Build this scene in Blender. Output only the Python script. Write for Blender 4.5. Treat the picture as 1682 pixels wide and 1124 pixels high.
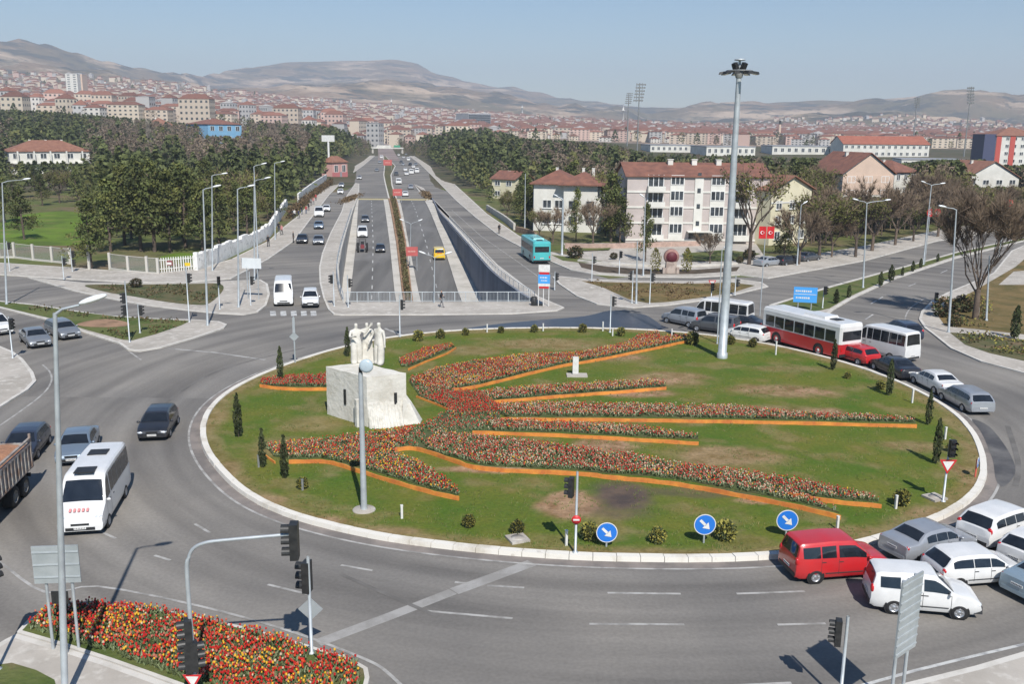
import bpy, bmesh, math, random
import numpy as np
from mathutils import Vector, Matrix, noise as mnoise
R = math.radians
rng = random.Random(7)
for o in list(bpy.data.objects): bpy.data.objects.remove(o)
sc = bpy.context.scene
col = sc.collection

# ------------------------------------------------------------------ camera
F_PX, Y_HOR, ROLL, CAM_H = 1550.0, 215.0, 0.010, 17.6      # on a 1682 x 1124 picture
IW, IH = 1682.0, 1124.0
TH = math.atan2(IH / 2 - Y_HOR, F_PX)
cam_d = bpy.data.cameras.new("camera")
cam = bpy.data.objects.new("camera", cam_d); col.objects.link(cam)
cam_d.sensor_width = 36.0
cam_d.lens = 36.0 * F_PX / IW
cam_d.clip_start = 0.5; cam_d.clip_end = 40000
cam.location = (0, 0, CAM_H)
cam.matrix_world = Matrix.Translation((0, 0, CAM_H)) @ Matrix.Rotation(R(90) - TH, 4, 'X') @ Matrix.Rotation(ROLL, 4, 'Z')
sc.camera = cam
sc.render.resolution_x, sc.render.resolution_y = 1024, 685

# ------------------------------------------------------------------ light
SUN_EL, SUN_AZ = 47.0, 15.0          # the sun stands behind the camera, a little to its right
w = bpy.data.worlds.new("World"); sc.world = w; w.use_nodes = True
nt = w.node_tree
bg = nt.nodes["Background"]
sky = nt.nodes.new("ShaderNodeTexSky"); sky.sky_type = 'NISHITA'; sky.sun_disc = False
sky.sun_elevation = R(SUN_EL); sky.sun_rotation = R(180 - SUN_AZ)
sky.altitude = 1000; sky.air_density = 1.15; sky.dust_density = 0.2; sky.ozone_density = 3.0
hs_ = nt.nodes.new("ShaderNodeHueSaturation"); hs_.inputs["Saturation"].default_value = 1.22
nt.links.new(sky.outputs[0], hs_.inputs["Color"]); nt.links.new(hs_.outputs[0], bg.inputs[0]); bg.inputs[1].default_value = 0.074
sd = bpy.data.lights.new("sun", 'SUN'); sd.energy = 4.3; sd.angle = R(0.53); sd.color = (1.0, 0.955, 0.89)
sun = bpy.data.objects.new("sun", sd); col.objects.link(sun)
to_sun = Vector((math.sin(R(SUN_AZ)) * math.cos(R(SUN_EL)), -math.cos(R(SUN_AZ)) * math.cos(R(SUN_EL)), math.sin(R(SUN_EL))))
sun.rotation_euler = to_sun.to_track_quat('Z', 'Y').to_euler()
sun.location = (60, -60, 120)
vs = sc.view_settings
vs.view_transform = 'Standard'; vs.look = 'None'; vs.gamma = 1.0; vs.use_curve_mapping = False
vs.exposure = 0.5
try: sc.cycles.volume_bounces = 0
except Exception: pass

# ------------------------------------------------------------------ survey: reading the ground plan off the photograph
cR, sR, cT, sT = math.cos(ROLL), math.sin(ROLL), math.cos(TH), math.sin(TH)
def ray(px, py):
    x = px - IW / 2; y = py - IH / 2
    x, y = cR * x + sR * y, -sR * x + cR * y
    return Vector((x, F_PX * cT - y * sT, -y * cT - F_PX * sT))
def G(px, py, z=0.0):
    d = ray(px, py); t = (z - CAM_H) / d.z
    return Vector((d.x * t, d.y * t, z))
def P(X, Y, Z):
    Z -= CAM_H
    f = Y * cT - Z * sT; u = Y * sT + Z * cT
    x = F_PX * X / f; y = -F_PX * u / f
    return IW / 2 + cR * x - sR * y, IH / 2 + sR * x + cR * y
def solve(fn, lo, hi, target):            # fn is decreasing
    for _ in range(46):
        m = (lo + hi) / 2
        if fn(m) > target: lo = m
        else: hi = m
    return lo
def height(b, py):                        # height of the point above base b that shows at picture row py
    return solve(lambda z: P(b.x, b.y, b.z + z)[1], 0, min(900, .8 * (CAM_H + b.y * cT / sT)), py)
def pxm(b):                               # picture pixels per metre at b
    return F_PX / (b.y * cT - (b.z - CAM_H) * sT)
def heading(a, b, z=0):
    d = G(*b, z) - G(*a, z); return math.atan2(d.y, d.x)
def interp(x, pts):
    if x <= pts[0][0]: return pts[0][1]
    for (x0, y0), (x1, y1) in zip(pts, pts[1:]):
        if x <= x1: return y0 + (y1 - y0) * (x - x0) / (x1 - x0)
    return pts[-1][1]
def sstep(a, b, x):
    t = min(1, max(0, (x - a) / (b - a))); return t * t * (3 - 2 * t)

# terrain beyond the flat junction
R0, R1, R2 = 258.0, 660.0, 2300.0
PA = [(-900, 200), (0, 203), (300, 212), (540, 234), (585, 257), (705, 257), (745, 244), (900, 238), (1200, 247), (1682, 253), (2400, 256)]
PB = [(-900, 120), (0, 122), (120, 126), (250, 134), (400, 155), (600, 174), (800, 188), (1000, 199), (1200, 207), (1682, 214), (2400, 214)]
RIDGE = [(-900, 80), (-300, 58), (0, 66), (50, 63), (100, 74), (160, 94), (230, 109), (300, 119), (345, 121), (400, 112), (470, 102), (540, 100),
         (600, 98), (650, 96), (685, 102), (715, 119), (760, 130), (800, 140), (840, 141), (880, 149), (920, 159), (960, 164), (1000, 168),
         (1060, 179), (1120, 178), (1180, 173), (1250, 169), (1330, 166), (1400, 166), (1450, 160), (1500, 157), (1560, 162), (1620, 166), (1682, 168), (2000, 175), (2600, 190)]
RD = [(-900, 3800), (0, 3900), (300, 4600), (420, 6000), (700, 6200), (1000, 5200), (1150, 4600), (1682, 4400), (2600, 4400)]
def az_px(X, Y):                          # picture column of that bearing at the horizon
    if Y <= 1e-3: return -900 if X < 0 else 2600
    return max(-900, min(2600, P(X, Y, CAM_H)[0]))
def z_at(px, py, r):
    X = None
    d = ray(px, py); h = math.hypot(d.x, d.y)
    return CAM_H + d.z / h * r
_ridge_cache = {}
def terrain(X, Y):
    r = math.hypot(X, Y)
    if r <= R0 or Y < 0: return 0.0
    a = az_px(X, Y)
    zA = max(0.0, z_at(a, interp(a, PA), R1))
    if r <= R1:
        t = (r - R0) / (R1 - R0); return zA * t * t
    zB = z_at(a, interp(a, PB), R2)
    if r <= R2:
        t = (r - R1) / (R2 - R1)
        s = zA * 2 / (R1 - R0) * (R2 - R1)
        return zA + (zB - zA) * (0.35 * t + 0.65 * t * t)
    D = interp(a, RD); zR = z_at(a, interp(a, RIDGE), D)
    t = (r - R2) / (D - R2)
    n1 = mnoise.fractal(Vector((X / 900, Y / 900, 1.7)), 0.9, 2.1, 6)
    n2 = mnoise.fractal(Vector((X / 260, Y / 260, 5.1)), 0.8, 2.1, 4)
    if t <= 1:
        base = zB + (zR - zB) * (0.45 * t + 0.55 * t * t)
        env = math.sin(math.pi * min(1, t)) ** 0.8 if t > 0 else 0
        return base + env * (n1 * 95 + n2 * 26) - env * 16
    return zR * max(0.0, 1 - (t - 1) * 1.4) + n1 * 8 * min(1, (t - 1) * 4)
def GT(px, py):                           # ray against the terrain
    d = ray(px, py); h = math.hypot(d.x, d.y); d = d / h
    r = 30.0
    while r < 9000:
        p = Vector((d.x * r, d.y * r, CAM_H + d.z * r))
        if p.z <= terrain(p.x, p.y):
            p.z = terrain(p.x, p.y); return p
        r += max(0.5, r * 0.003)
    return p
# the underpass dips below the junction
RAMP_Y0, RAMP_Y1, RAMP_D = 244.0, 114.0, 6.9
def ramp(Y):
    t = (RAMP_Y0 - Y) / (RAMP_Y0 - RAMP_Y1)
    if t <= 0: return 0.0
    t = min(t, 1.25)
    return -RAMP_D * (t * t * 1.6 if t < 0.3125 else t - 0.15625)
def GR(px, py):
    d = ray(px, py); lo, hi = 0.0, 600.0
    def f(Y): return CAM_H + d.z / d.y * Y - ramp(Y)
    lo, hi = 60.0, 900.0
    for _ in range(50):
        m = (lo + hi) / 2
        if f(m) > 0: lo = m
        else: hi = m
    return Vector((d.x / d.y * lo, lo, ramp(lo)))

# ------------------------------------------------------------------ materials
_m = {}
def mat(name, c, rough=0.6, metal=0.0, var=0.0, scale=1.0, c2=None, bump=0.0, bscale=None, coat=0.0, spec=0.5, rnd=0.0, detail=4.0, coord='Object', ramp_=(0.35, 0.65), spec_tint=None):
    """Principled surface, its colour broken up by noise between c and c2 (or darker c); rnd: brightness change from object to object."""
    if name in _m: return _m[name]
    m = bpy.data.materials.new(name); m.use_nodes = True
    n, l = m.node_tree.nodes, m.node_tree.links
    b = n["Principled BSDF"]
    b.inputs["Base Color"].default_value = (*c, 1)
    b.inputs["Roughness"].default_value = rough; b.inputs["Metallic"].default_value = metal
    b.inputs["Specular IOR Level"].default_value = spec
    b.inputs["Coat Weight"].default_value = coat; b.inputs["Coat Roughness"].default_value = 0.08
    out = None
    if c2 or var:
        if not c2: c2 = tuple(v * (1 - var) for v in c)
        tc = n.new("ShaderNodeTexCoord")
        nz = n.new("ShaderNodeTexNoise"); nz.inputs["Scale"].default_value = scale; nz.inputs["Detail"].default_value = detail; nz.inputs["Roughness"].default_value = 0.6
        l.new(tc.outputs[coord], nz.inputs["Vector"])
        cr = n.new("ShaderNodeValToRGB")
        cr.color_ramp.elements[0].position, cr.color_ramp.elements[1].position = ramp_
        cr.color_ramp.elements[0].color = (*c2, 1); cr.color_ramp.elements[1].color = (*c, 1)
        l.new(nz.outputs[0], cr.inputs[0]); out = cr.outputs[0]
    if rnd:
        oi = n.new("ShaderNodeObjectInfo")
        mr = n.new("ShaderNodeMapRange"); mr.inputs["To Min"].default_value = 1 - rnd; mr.inputs["To Max"].default_value = 1 + rnd
        l.new(oi.outputs["Random"], mr.inputs["Value"])
        mx = n.new("ShaderNodeMix"); mx.data_type = 'RGBA'; mx.blend_type = 'MULTIPLY'; mx.inputs[0].default_value = 1
        if out: l.new(out, mx.inputs[6])
        else: mx.inputs[6].default_value = (*c, 1)
        l.new(mr.outputs[0], mx.inputs[7]); out = mx.outputs[2]
    if out: l.new(out, b.inputs["Base Color"])
    if bump:
        tc = n.new("ShaderNodeTexCoord"); nz = n.new("ShaderNodeTexNoise"); nz.inputs["Scale"].default_value = bscale or scale * 4; nz.inputs["Detail"].default_value = 5
        l.new(tc.outputs[coord], nz.inputs["Vector"])
        bp = n.new("ShaderNodeBump"); bp.inputs["Strength"].default_value = bump; bp.inputs["Distance"].default_value = 0.1
        l.new(nz.outputs[0], bp.inputs["Height"]); l.new(bp.outputs[0], b.inputs["Normal"])
    _m[name] = m; return m
def noise_layers(name, base, layers, rough=0.9, bump=0.0, bscale=8.0, spec=0.2):
    """base colour, then layers of (colour, noise scale, lo, hi, (sx,sy,sz) stretch, rotation z) mixed over it"""
    if name in _m: return _m[name]
    m = bpy.data.materials.new(name); m.use_nodes = True
    n, l = m.node_tree.nodes, m.node_tree.links
    b = n["Principled BSDF"]; b.inputs["Roughness"].default_value = rough; b.inputs["Specular IOR Level"].default_value = spec
    geo = n.new("ShaderNodeNewGeometry"); cur = None
    for i, (c, s, lo, hi, st, rz) in enumerate(layers):
        mp = n.new("ShaderNodeMapping"); mp.inputs["Scale"].default_value = st; mp.inputs["Rotation"].default_value = (0, 0, rz); mp.inputs["Location"].default_value = (i * 13.7, i * 5.1, 0)
        l.new(geo.outputs["Position"], mp.inputs[0])
        nz = n.new("ShaderNodeTexNoise"); nz.inputs["Scale"].default_value = s; nz.inputs["Detail"].default_value = 6; nz.inputs["Roughness"].default_value = 0.62
        l.new(mp.outputs[0], nz.inputs["Vector"])
        mr = n.new("ShaderNodeMapRange"); mr.inputs[1].default_value = lo; mr.inputs[2].default_value = hi; l.new(nz.outputs[0], mr.inputs[0])
        mx = n.new("ShaderNodeMix"); mx.data_type = 'RGBA'; l.new(mr.outputs[0], mx.inputs[0])
        if cur is None: mx.inputs[6].default_value = (*base, 1)
        else: l.new(cur, mx.inputs[6])
        mx.inputs[7].default_value = (*c, 1); cur = mx.outputs[2]
    l.new(cur, b.inputs["Base Color"])
    if bump:
        nz = n.new("ShaderNodeTexNoise"); nz.inputs["Scale"].default_value = bscale; nz.inputs["Detail"].default_value = 6
        l.new(geo.outputs["Position"], nz.inputs["Vector"])
        bp = n.new("ShaderNodeBump"); bp.inputs["Strength"].default_value = bump; bp.inputs["Distance"].default_value = 0.08
        l.new(nz.outputs[0], bp.inputs["Height"]); l.new(bp.outputs[0], b.inputs["Normal"])
    _m[name] = m; return m

# ------------------------------------------------------------------ mesh builder
class MB:
    def __init__(s): s.v = []; s.f = []; s.m = []; s.smooth = []
    def add(s, vs_, fs_, mi=0, smooth=False):
        o = len(s.v); s.v += [tuple(v) for v in vs_]
        for f in fs_: s.f.append(tuple(i + o for i in f)); s.m.append(mi); s.smooth.append(smooth)
        return s
    def quad(s, a, b, c, d, mi=0): return s.add([a, b, c, d], [(0, 1, 2, 3)], mi)
    def box(s, c, d, mi=0, rz=0.0, taper=1.0):
        hx, hy, hz = d[0] / 2, d[1] / 2, d[2] / 2; ca, sa = math.cos(rz), math.sin(rz); vs_ = []
        for z, k in ((-hz, 1), (hz, taper)):
            for x, y in ((-hx, -hy), (hx, -hy), (hx, hy), (-hx, hy)):
                x *= k; y *= k
                vs_.append((c[0] + ca * x - sa * y, c[1] + sa * x + ca * y, c[2] + z))
        return s.add(vs_, [(3, 2, 1, 0), (4, 5, 6, 7), (0, 1, 5, 4), (1, 2, 6, 5), (2, 3, 7, 6), (3, 0, 4, 7)], mi)
    def tube(s, pts, rad, n=8, mi=0, cap=True, smooth=True):
        pts = [Vector(p) for p in pts]
        if not hasattr(rad, '__len__'): rad = [rad] * len(pts)
        vs_ = []; fs_ = []
        for i, p in enumerate(pts):
            d = (pts[min(i + 1, len(pts) - 1)] - pts[max(i - 1, 0)]).normalized()
            u = d.cross(Vector((0, 0, 1)) if abs(d.z) < 0.95 else Vector((0, 1, 0))).normalized(); w_ = d.cross(u)
            for k in range(n):
                a = 2 * math.pi * k / n
                vs_.append(p + (u * math.cos(a) + w_ * math.sin(a)) * rad[i])
        for i in range(len(pts) - 1):
            for k in range(n):
                k2 = (k + 1) % n; fs_.append((i * n + k, i * n + k2, (i + 1) * n + k2, (i + 1) * n + k))
        s.add(vs_, fs_, mi, smooth)
        if cap: s.add(vs_[:n], [tuple(range(n))], mi); s.add(vs_[-n:], [tuple(range(n))[::-1]], mi)
        return s
    def lathe(s, prof, n=16, axis='Z', c=(0, 0, 0), mi=0, smooth=True):
        vs_ = []; fs_ = []
        for r, h in prof:
            for k in range(n):
                a = 2 * math.pi * k / n; x, y, z = r * math.cos(a), r * math.sin(a), h
                if axis == 'Y': x, y, z = x, h, y
                if axis == 'X': x, y, z = h, x, y
                vs_.append((c[0] + x, c[1] + y, c[2] + z))
        for i in range(len(prof) - 1):
            for k in range(n):
                k2 = (k + 1) % n; fs_.append((i * n + k, i * n + k2, (i + 1) * n + k2, (i + 1) * n + k))
        return s.add(vs_, fs_, mi, smooth)
    def ball(s, c, r, n=10, m=7, mi=0):
        if not hasattr(r, '__len__'): r = (r, r, r)
        vs_ = []; fs_ = []
        for i in range(m + 1):
            t = math.pi * i / m
            for k in range(n):
                a = 2 * math.pi * k / n
                vs_.append((c[0] + r[0] * math.sin(t) * math.cos(a), c[1] + r[1] * math.sin(t) * math.sin(a), c[2] + r[2] * math.cos(t)))
        for i in range(m):
            for k in range(n):
                k2 = (k + 1) % n; fs_.append((i * n + k, (i + 1) * n + k, (i + 1) * n + k2, i * n + k2))
        return s.add(vs_, fs_, mi, True)
    def prism(s, poly, z0, z1, mi=0, mside=None):
        n = len(poly); a = sum(poly[i][0] * poly[(i + 1) % n][1] - poly[(i + 1) % n][0] * poly[i][1] for i in range(n))
        if a < 0: poly = poly[::-1]
        vs_ = [(p[0], p[1], z0) for p in poly] + [(p[0], p[1], z1) for p in poly]
        s.add(vs_, [tuple(range(n, 2 * n))], mi)
        s.add(vs_, [(i, (i + 1) % n, n + (i + 1) % n, n + i) for i in range(n)], mi if mside is None else mside)
        return s
    def build(s, name, mats, parent=None, loc=None, rz=0.0):
        me = bpy.data.meshes.new(name); me.from_pydata(s.v, [], s.f)
        if not isinstance(mats, (list, tuple)): mats = [mats]
        for m in mats: me.materials.append(m)
        if s.f:
            me.polygons.foreach_set("material_index", s.m); me.polygons.foreach_set("use_smooth", s.smooth)
        me.update()
        if getattr(s, 'sharp', 0): me.set_sharp_from_angle(angle=R(s.sharp))
        return link(name, me, parent, loc, rz)
def link(name, me, parent=None, loc=None, rz=0.0):
    o = bpy.data.objects.new(name, me); col.objects.link(o)
    if parent: o.parent = parent
    if loc is not None: o.location = loc
    o.rotation_euler = (0, 0, rz)
    return o
def tag(o, label=None, cat=None, group=None, kind=None):
    if label: o['label'] = label
    if cat: o['category'] = cat
    if group: o['group'] = group
    if kind: o['kind'] = kind
    return o
def thing(name, label, cat, loc=(0, 0, 0), rz=0.0, group=None):
    o = bpy.data.objects.new(name, None); col.objects.link(o)
    o.empty_display_size = 0.5; o.location = loc; o.rotation_euler = (0, 0, rz)
    return tag(o, label, cat, group)
def struct(name, mb, mats): return tag(mb.build(name, mats), kind='structure')
def copy_tree(o, loc, rz=0.0, sc_=1.0, label=None):
    c = o.copy(); col.objects.link(c); c.location = loc; c.rotation_euler = (0, 0, rz); c.scale = (sc_,) * 3 if not hasattr(sc_, '__len__') else sc_
    if label: c['label'] = label
    for ch in o.children:
        d = ch.copy(); col.objects.link(d); d.parent = c
        for g in ch.children:
            e = g.copy(); col.objects.link(e); e.parent = d
    return c
def inpoly(x, y, poly):
    r = False; n = len(poly); j = n - 1
    for i in range(n):
        xi, yi, xj, yj = poly[i][0], poly[i][1], poly[j][0], poly[j][1]
        if (yi > y) != (yj > y) and x < (xj - xi) * (y - yi) / (yj - yi) + xi: r = not r
        j = i
    return r
def gp(pts, z=0.0): return [G(x, y, z) for x, y in pts]
def dense(pts, step):                      # resample a polyline
    out = []
    for a, b in zip(pts, pts[1:]):
        a, b = Vector(a), Vector(b); k = max(1, int((b - a).length / step))
        out += [a + (b - a) * i / k for i in range(k)]
    return out + [Vector(pts[-1])]
def catmull(pts, closed=False, k=6):
    pts = [Vector(p) for p in pts]; n = len(pts); out = []
    for i in range(n if closed else n - 1):
        g = (lambda j: pts[j % n]) if closed else (lambda j: pts[max(0, min(n - 1, j))])
        a, b, c, d = g(i - 1), g(i), g(i + 1), g(i + 2)
        for q in range(k):
            t = q / k
            out.append(0.5 * (2 * b + (c - a) * t + (2 * a - 5 * b + 4 * c - d) * t * t + (3 * b - a - 3 * c + d) * t ** 3))
    if not closed: out.append(pts[-1])
    return out
def offset(poly, d):                       # inset (d > 0) a closed polygon
    n = len(poly); a = sum(poly[i][0] * poly[(i + 1) % n][1] - poly[(i + 1) % n][0] * poly[i][1] for i in range(n))
    s = 1 if a > 0 else -1; out = []
    for i in range(n):
        p0, p1, p2 = Vector(poly[i - 1][:2]), Vector(poly[i][:2]), Vector(poly[(i + 1) % n][:2])
        e1 = (p1 - p0).normalized(); e2 = (p2 - p1).normalized()
        n1 = Vector((-e1.y, e1.x)) * s; n2 = Vector((-e2.y, e2.x)) * s
        b = (n1 + n2); b = b.normalized() if b.length > 1e-4 else n1
        k = d / max(0.35, b.dot(n1)); q = p1 + b * k
        out.append(Vector((q.x, q.y, 0)))
    return out
# ------------------------------------------------------------------ setting: ground, hills, haze
M_GRASSLAND = noise_layers("grassland", (0.105, 0.125, 0.035), [((0.16, 0.12, 0.07), .06, .42, .62, (1, 1, 1), 0), ((0.05, 0.075, 0.02), .22, .5, .68, (1, 1, 1), 0), ((0.2, 0.16, 0.1), .9, .58, .75, (1, 1, 1), 0)], bump=.4)
M_FORESTFLOOR = noise_layers("forest_floor", (0.075, 0.07, 0.035), [((0.11, 0.09, 0.06), .03, .4, .6, (1, 1, 1), 0), ((0.045, 0.06, 0.025), .1, .5, .65, (1, 1, 1), 0)])
M_TOWNGROUND = noise_layers("town_ground", (0.2, 0.155, 0.12), [((0.26, 0.2, 0.16), .02, .4, .6, (1, 1, 1), 0), ((0.09, 0.1, 0.06), .012, .52, .66, (1, 1, 1), 0)])
M_HILL = noise_layers("hillside", (0.22, 0.145, 0.09), [((0.12, 0.1, 0.055), .0016, .42, .6, (1, 1, 1), 0), ((0.48, 0.36, 0.25), .0024, .5, .62, (1, 1, 7), 0.4), ((0.05, 0.05, 0.04), .005, .51, .58, (1, 1, 6), 0), ((0.42, 0.32, 0.24), .014, .58, .72, (1, 2.5, 1), 0.2), ((0.07, 0.06, 0.04), .03, .58, .66, (1, 1, 2), 0)], bump=0)

LW = [G(*p) for p in [(588, 326), (579, 350), (570, 380), (562, 410), (556.5, 440), (558, 470), (567, 498)]]
RW = [G(*p) for p in [(709, 327), (721, 350), (735, 366), (767.6, 404), (805, 448), (844, 479), (872, 497.5)]]
TRENCH = [(p.x, p.y) for p in LW] + [(p.x, p.y) for p in RW[::-1]]

def filled(name, loops, z, mat_, kind='structure'):
    bm = bmesh.new(); ed = []
    for lp in loops:
        vs_ = [bm.verts.new((p[0], p[1], z)) for p in lp]
        ed += [bm.edges.new((vs_[i], vs_[(i + 1) % len(vs_)])) for i in range(len(vs_))]
    bmesh.ops.triangle_fill(bm, use_beauty=True, use_dissolve=False, edges=ed)
    bmesh.ops.recalc_face_normals(bm, faces=bm.faces)
    if sum(f.normal.z for f in bm.faces) < 0: bmesh.ops.reverse_faces(bm, faces=bm.faces)
    me = bpy.data.meshes.new(name); bm.to_mesh(me); bm.free(); me.materials.append(mat_)
    return tag(link(name, me), kind=kind)

def azimuths():
    a = []; x = -180.0
    while x < 180: a.append(x); x += 0.3 if -36 <= x < 36 else 4.0
    return a
AZ = azimuths()
def polar(name, radii, mats_, pick, inner=None):
    v = []; f = []; mi = []; n = len(AZ)
    for r in radii:
        for a in AZ:
            X, Y = r * math.sin(R(a)), r * math.cos(R(a)); v.append((X, Y, terrain(X, Y)))
    for i in range(len(radii) - 1):
        for k in range(n):
            k2 = (k + 1) % n; f.append((i * n + k, i * n + k2, (i + 1) * n + k2, (i + 1) * n + k)); mi.append(pick((radii[i] + radii[i + 1]) / 2))
    bm = bmesh.new(); bv = [bm.verts.new(q) for q in v]
    for q, m_ in zip(f, mi):
        bf = bm.faces.new([bv[i] for i in q]); bf.material_index = m_; bf.smooth = True
    if inner is not None:
        ed = [bm.edges.get((bv[k], bv[(k + 1) % n])) for k in range(n)]
        hv = [bm.verts.new((p[0], p[1], 0)) for p in inner]
        ed += [bm.edges.new((hv[i], hv[(i + 1) % len(hv)])) for i in range(len(hv))]
        bmesh.ops.triangle_fill(bm, use_beauty=True, edges=ed)
    bmesh.ops.recalc_face_normals(bm, faces=bm.faces)
    if sum(q.normal.z for q in bm.faces) < 0: bmesh.ops.reverse_faces(bm, faces=bm.faces)
    me = bpy.data.meshes.new(name); bm.to_mesh(me); bm.free()
    for m_ in mats_: me.materials.append(m_)
    return tag(link(name, me), kind='structure')
rad1 = [R0, 270, 295, 325, 360, 400, 445, 495, 550, R1, 700, 800, 920, 1060, 1230, 1430, 1670, 1930, R2]
polar('ground', rad1, [M_GRASSLAND, M_FORESTFLOOR, M_TOWNGROUND], lambda r: 0 if r < 290 else (1 if r < 800 else 2), TRENCH)
rad2 = [R2]
while rad2[-1] < 8800: rad2.append(rad2[-1] * 1.028)
polar('hills', rad2, [M_HILL], lambda r: 0)

hz = MB(); hz.box((0, 4300, 282), (17000, 9400, 580)); hzo = struct('haze', hz, [])
hm = bpy.data.materials.new("haze"); hm.use_nodes = True; hm.node_tree.nodes.clear()
ho = hm.node_tree.nodes.new("ShaderNodeOutputMaterial"); hv_ = hm.node_tree.nodes.new("ShaderNodeVolumePrincipled")
hv_.inputs["Color"].default_value = (0.80, 0.88, 1.0, 1); hv_.inputs["Density"].default_value = 1.95e-4; hv_.inputs["Anisotropy"].default_value = 0.0
hm.node_tree.links.new(hv_.outputs[0], ho.inputs["Volume"]); hzo.data.materials.append(hm); hzo['kind'] = 'stuff'

# ------------------------------------------------------------------ asphalt
def asphalt_material():
    m = bpy.data.materials.new("asphalt"); m.use_nodes = True
    n, l = m.node_tree.nodes, m.node_tree.links; b = n["Principled BSDF"]; b.inputs["Roughness"].default_value = 0.85; b.inputs["Specular IOR Level"].default_value = 0.25
    geo = n.new("ShaderNodeNewGeometry")
    sub = n.new("ShaderNodeVectorMath"); sub.operation = 'SUBTRACT'; l.new(geo.outputs["Position"], sub.inputs[0]); sub.inputs[1].default_value = (4.8, 60.4, 0)
    ln = n.new("ShaderNodeVectorMath"); ln.operation = 'LENGTH'; l.new(sub.outputs[0], ln.inputs[0])
    sp = n.new("ShaderNodeSeparateXYZ"); l.new(sub.outputs[0], sp.inputs[0])
    at = n.new("ShaderNodeMath"); at.operation = 'ARCTAN2'; l.new(sp.outputs[1], at.inputs[0]); l.new(sp.outputs[0], at.inputs[1])
    cb = n.new("ShaderNodeCombineXYZ"); l.new(ln.outputs["Value"], cb.inputs[0])
    mul = n.new("ShaderNodeMath"); mul.operation = 'MULTIPLY'; mul.inputs[1].default_value = 1.6; l.new(at.outputs[0], mul.inputs[0]); l.new(mul.outputs[0], cb.inputs[1])
    nz = n.new("ShaderNodeTexNoise"); nz.inputs["Scale"].default_value = 0.55; nz.inputs["Detail"].default_value = 5; l.new(cb.outputs[0], nz.inputs["Vector"])   # wear running round the ring
    nb = n.new("ShaderNodeTexNoise"); nb.inputs["Scale"].default_value = 0.09; nb.inputs["Detail"].default_value = 6; l.new(geo.outputs["Position"], nb.inputs["Vector"])
    nf = n.new("ShaderNodeTexNoise"); nf.inputs["Scale"].default_value = 7; nf.inputs["Detail"].default_value = 4; l.new(geo.outputs["Position"], nf.inputs["Vector"])
    r1 = n.new("ShaderNodeValToRGB"); l.new(nz.outputs[0], r1.inputs[0]); e = r1.color_ramp.elements; e[0].position = .32; e[1].position = .66; e[0].color = (0.142, 0.134, 0.125, 1); e[1].color = (0.232, 0.22, 0.203, 1)
    r2 = n.new("ShaderNodeValToRGB"); l.new(nb.outputs[0], r2.inputs[0]); e = r2.color_ramp.elements; e[0].position = .3; e[1].position = .72; e[0].color = (.74, .74, .75, 1); e[1].color = (1.24, 1.21, 1.16, 1)
    r3 = n.new("ShaderNodeValToRGB"); l.new(nf.outputs[0], r3.inputs[0]); e = r3.color_ramp.elements; e[0].position = .3; e[1].position = .7; e[0].color = (.9, .9, .9, 1); e[1].color = (1.08, 1.08, 1.08, 1)
    x1 = n.new("ShaderNodeMix"); x1.data_type = 'RGBA'; x1.blend_type = 'MULTIPLY'; x1.inputs[0].default_value = 1; l.new(r1.outputs[0], x1.inputs[6]); l.new(r2.outputs[0], x1.inputs[7])
    x2 = n.new("ShaderNodeMix"); x2.data_type = 'RGBA'; x2.blend_type = 'MULTIPLY'; x2.inputs[0].default_value = 1; l.new(x1.outputs[2], x2.inputs[6]); l.new(r3.outputs[0], x2.inputs[7])
    l.new(x2.outputs[2], b.inputs["Base Color"])
    bp = n.new("ShaderNodeBump"); bp.inputs["Strength"].default_value = .15; bp.inputs["Distance"].default_value = .02; l.new(nf.outputs[0], bp.inputs["Height"]); l.new(bp.outputs[0], b.inputs["Normal"])
    return m
M_ASPHALT = asphalt_material()
M_ASPHALT2 = noise_layers("asphalt_old", (0.165, 0.16, 0.153), [((0.115, 0.112, 0.108), .35, .4, .62, (1, .06, 1), R(-8)), ((0.19, 0.185, 0.18), .08, .52, .7, (1, 1, 1), 0)], rough=.85)
M_ASPHALT3 = noise_layers("asphalt_dark", (0.1, 0.1, 0.104), [((0.07, 0.07, 0.075), .2, .4, .62, (1, 1, 1), 0), ((0.14, 0.138, 0.135), .1, .55, .7, (1, 1, 1), 0)], rough=.85)
M_PAVE = noise_layers("paving", (0.43, 0.395, 0.35), [((0.345, 0.315, 0.275), .25, .42, .6, (1, 1, 1), 0), ((0.54, 0.51, 0.46), 1.6, .52, .7, (1, 1, 1), 0), ((0.3, 0.275, 0.24), .7, .62, .78, (1, 1, 1), 0)], rough=.9)
M_KERB = noise_layers("kerb_stone", (0.56, 0.535, 0.49), [((0.42, 0.395, 0.35), .8, .45, .68, (1, 1, 1), 0)], rough=.85)
M_KERBW = noise_layers("kerb_white", (0.66, 0.63, 0.57), [((0.5, 0.46, 0.39), .6, .5, .66, (1, 1, 1), 0), ((0.36, 0.32, 0.27), 2.5, .62, .8, (1, 1, 1), 0)], rough=.8)
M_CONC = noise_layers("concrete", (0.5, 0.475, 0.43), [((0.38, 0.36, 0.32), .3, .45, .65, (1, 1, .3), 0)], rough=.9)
M_WALLSHADE = noise_layers("concrete_in_shade", (0.2, 0.215, 0.25), [((0.14, 0.15, 0.18), .25, .42, .62, (1, 1, .4), 0)], rough=.9)  # bluish dark concrete: the right wall's shade is put into this colour
M_LINE = noise_layers("road_paint", (0.5, 0.5, 0.48), [((0.26, 0.26, 0.26), 1.4, .45, .62, (1, 1, 1), 0)], rough=.7)
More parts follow.
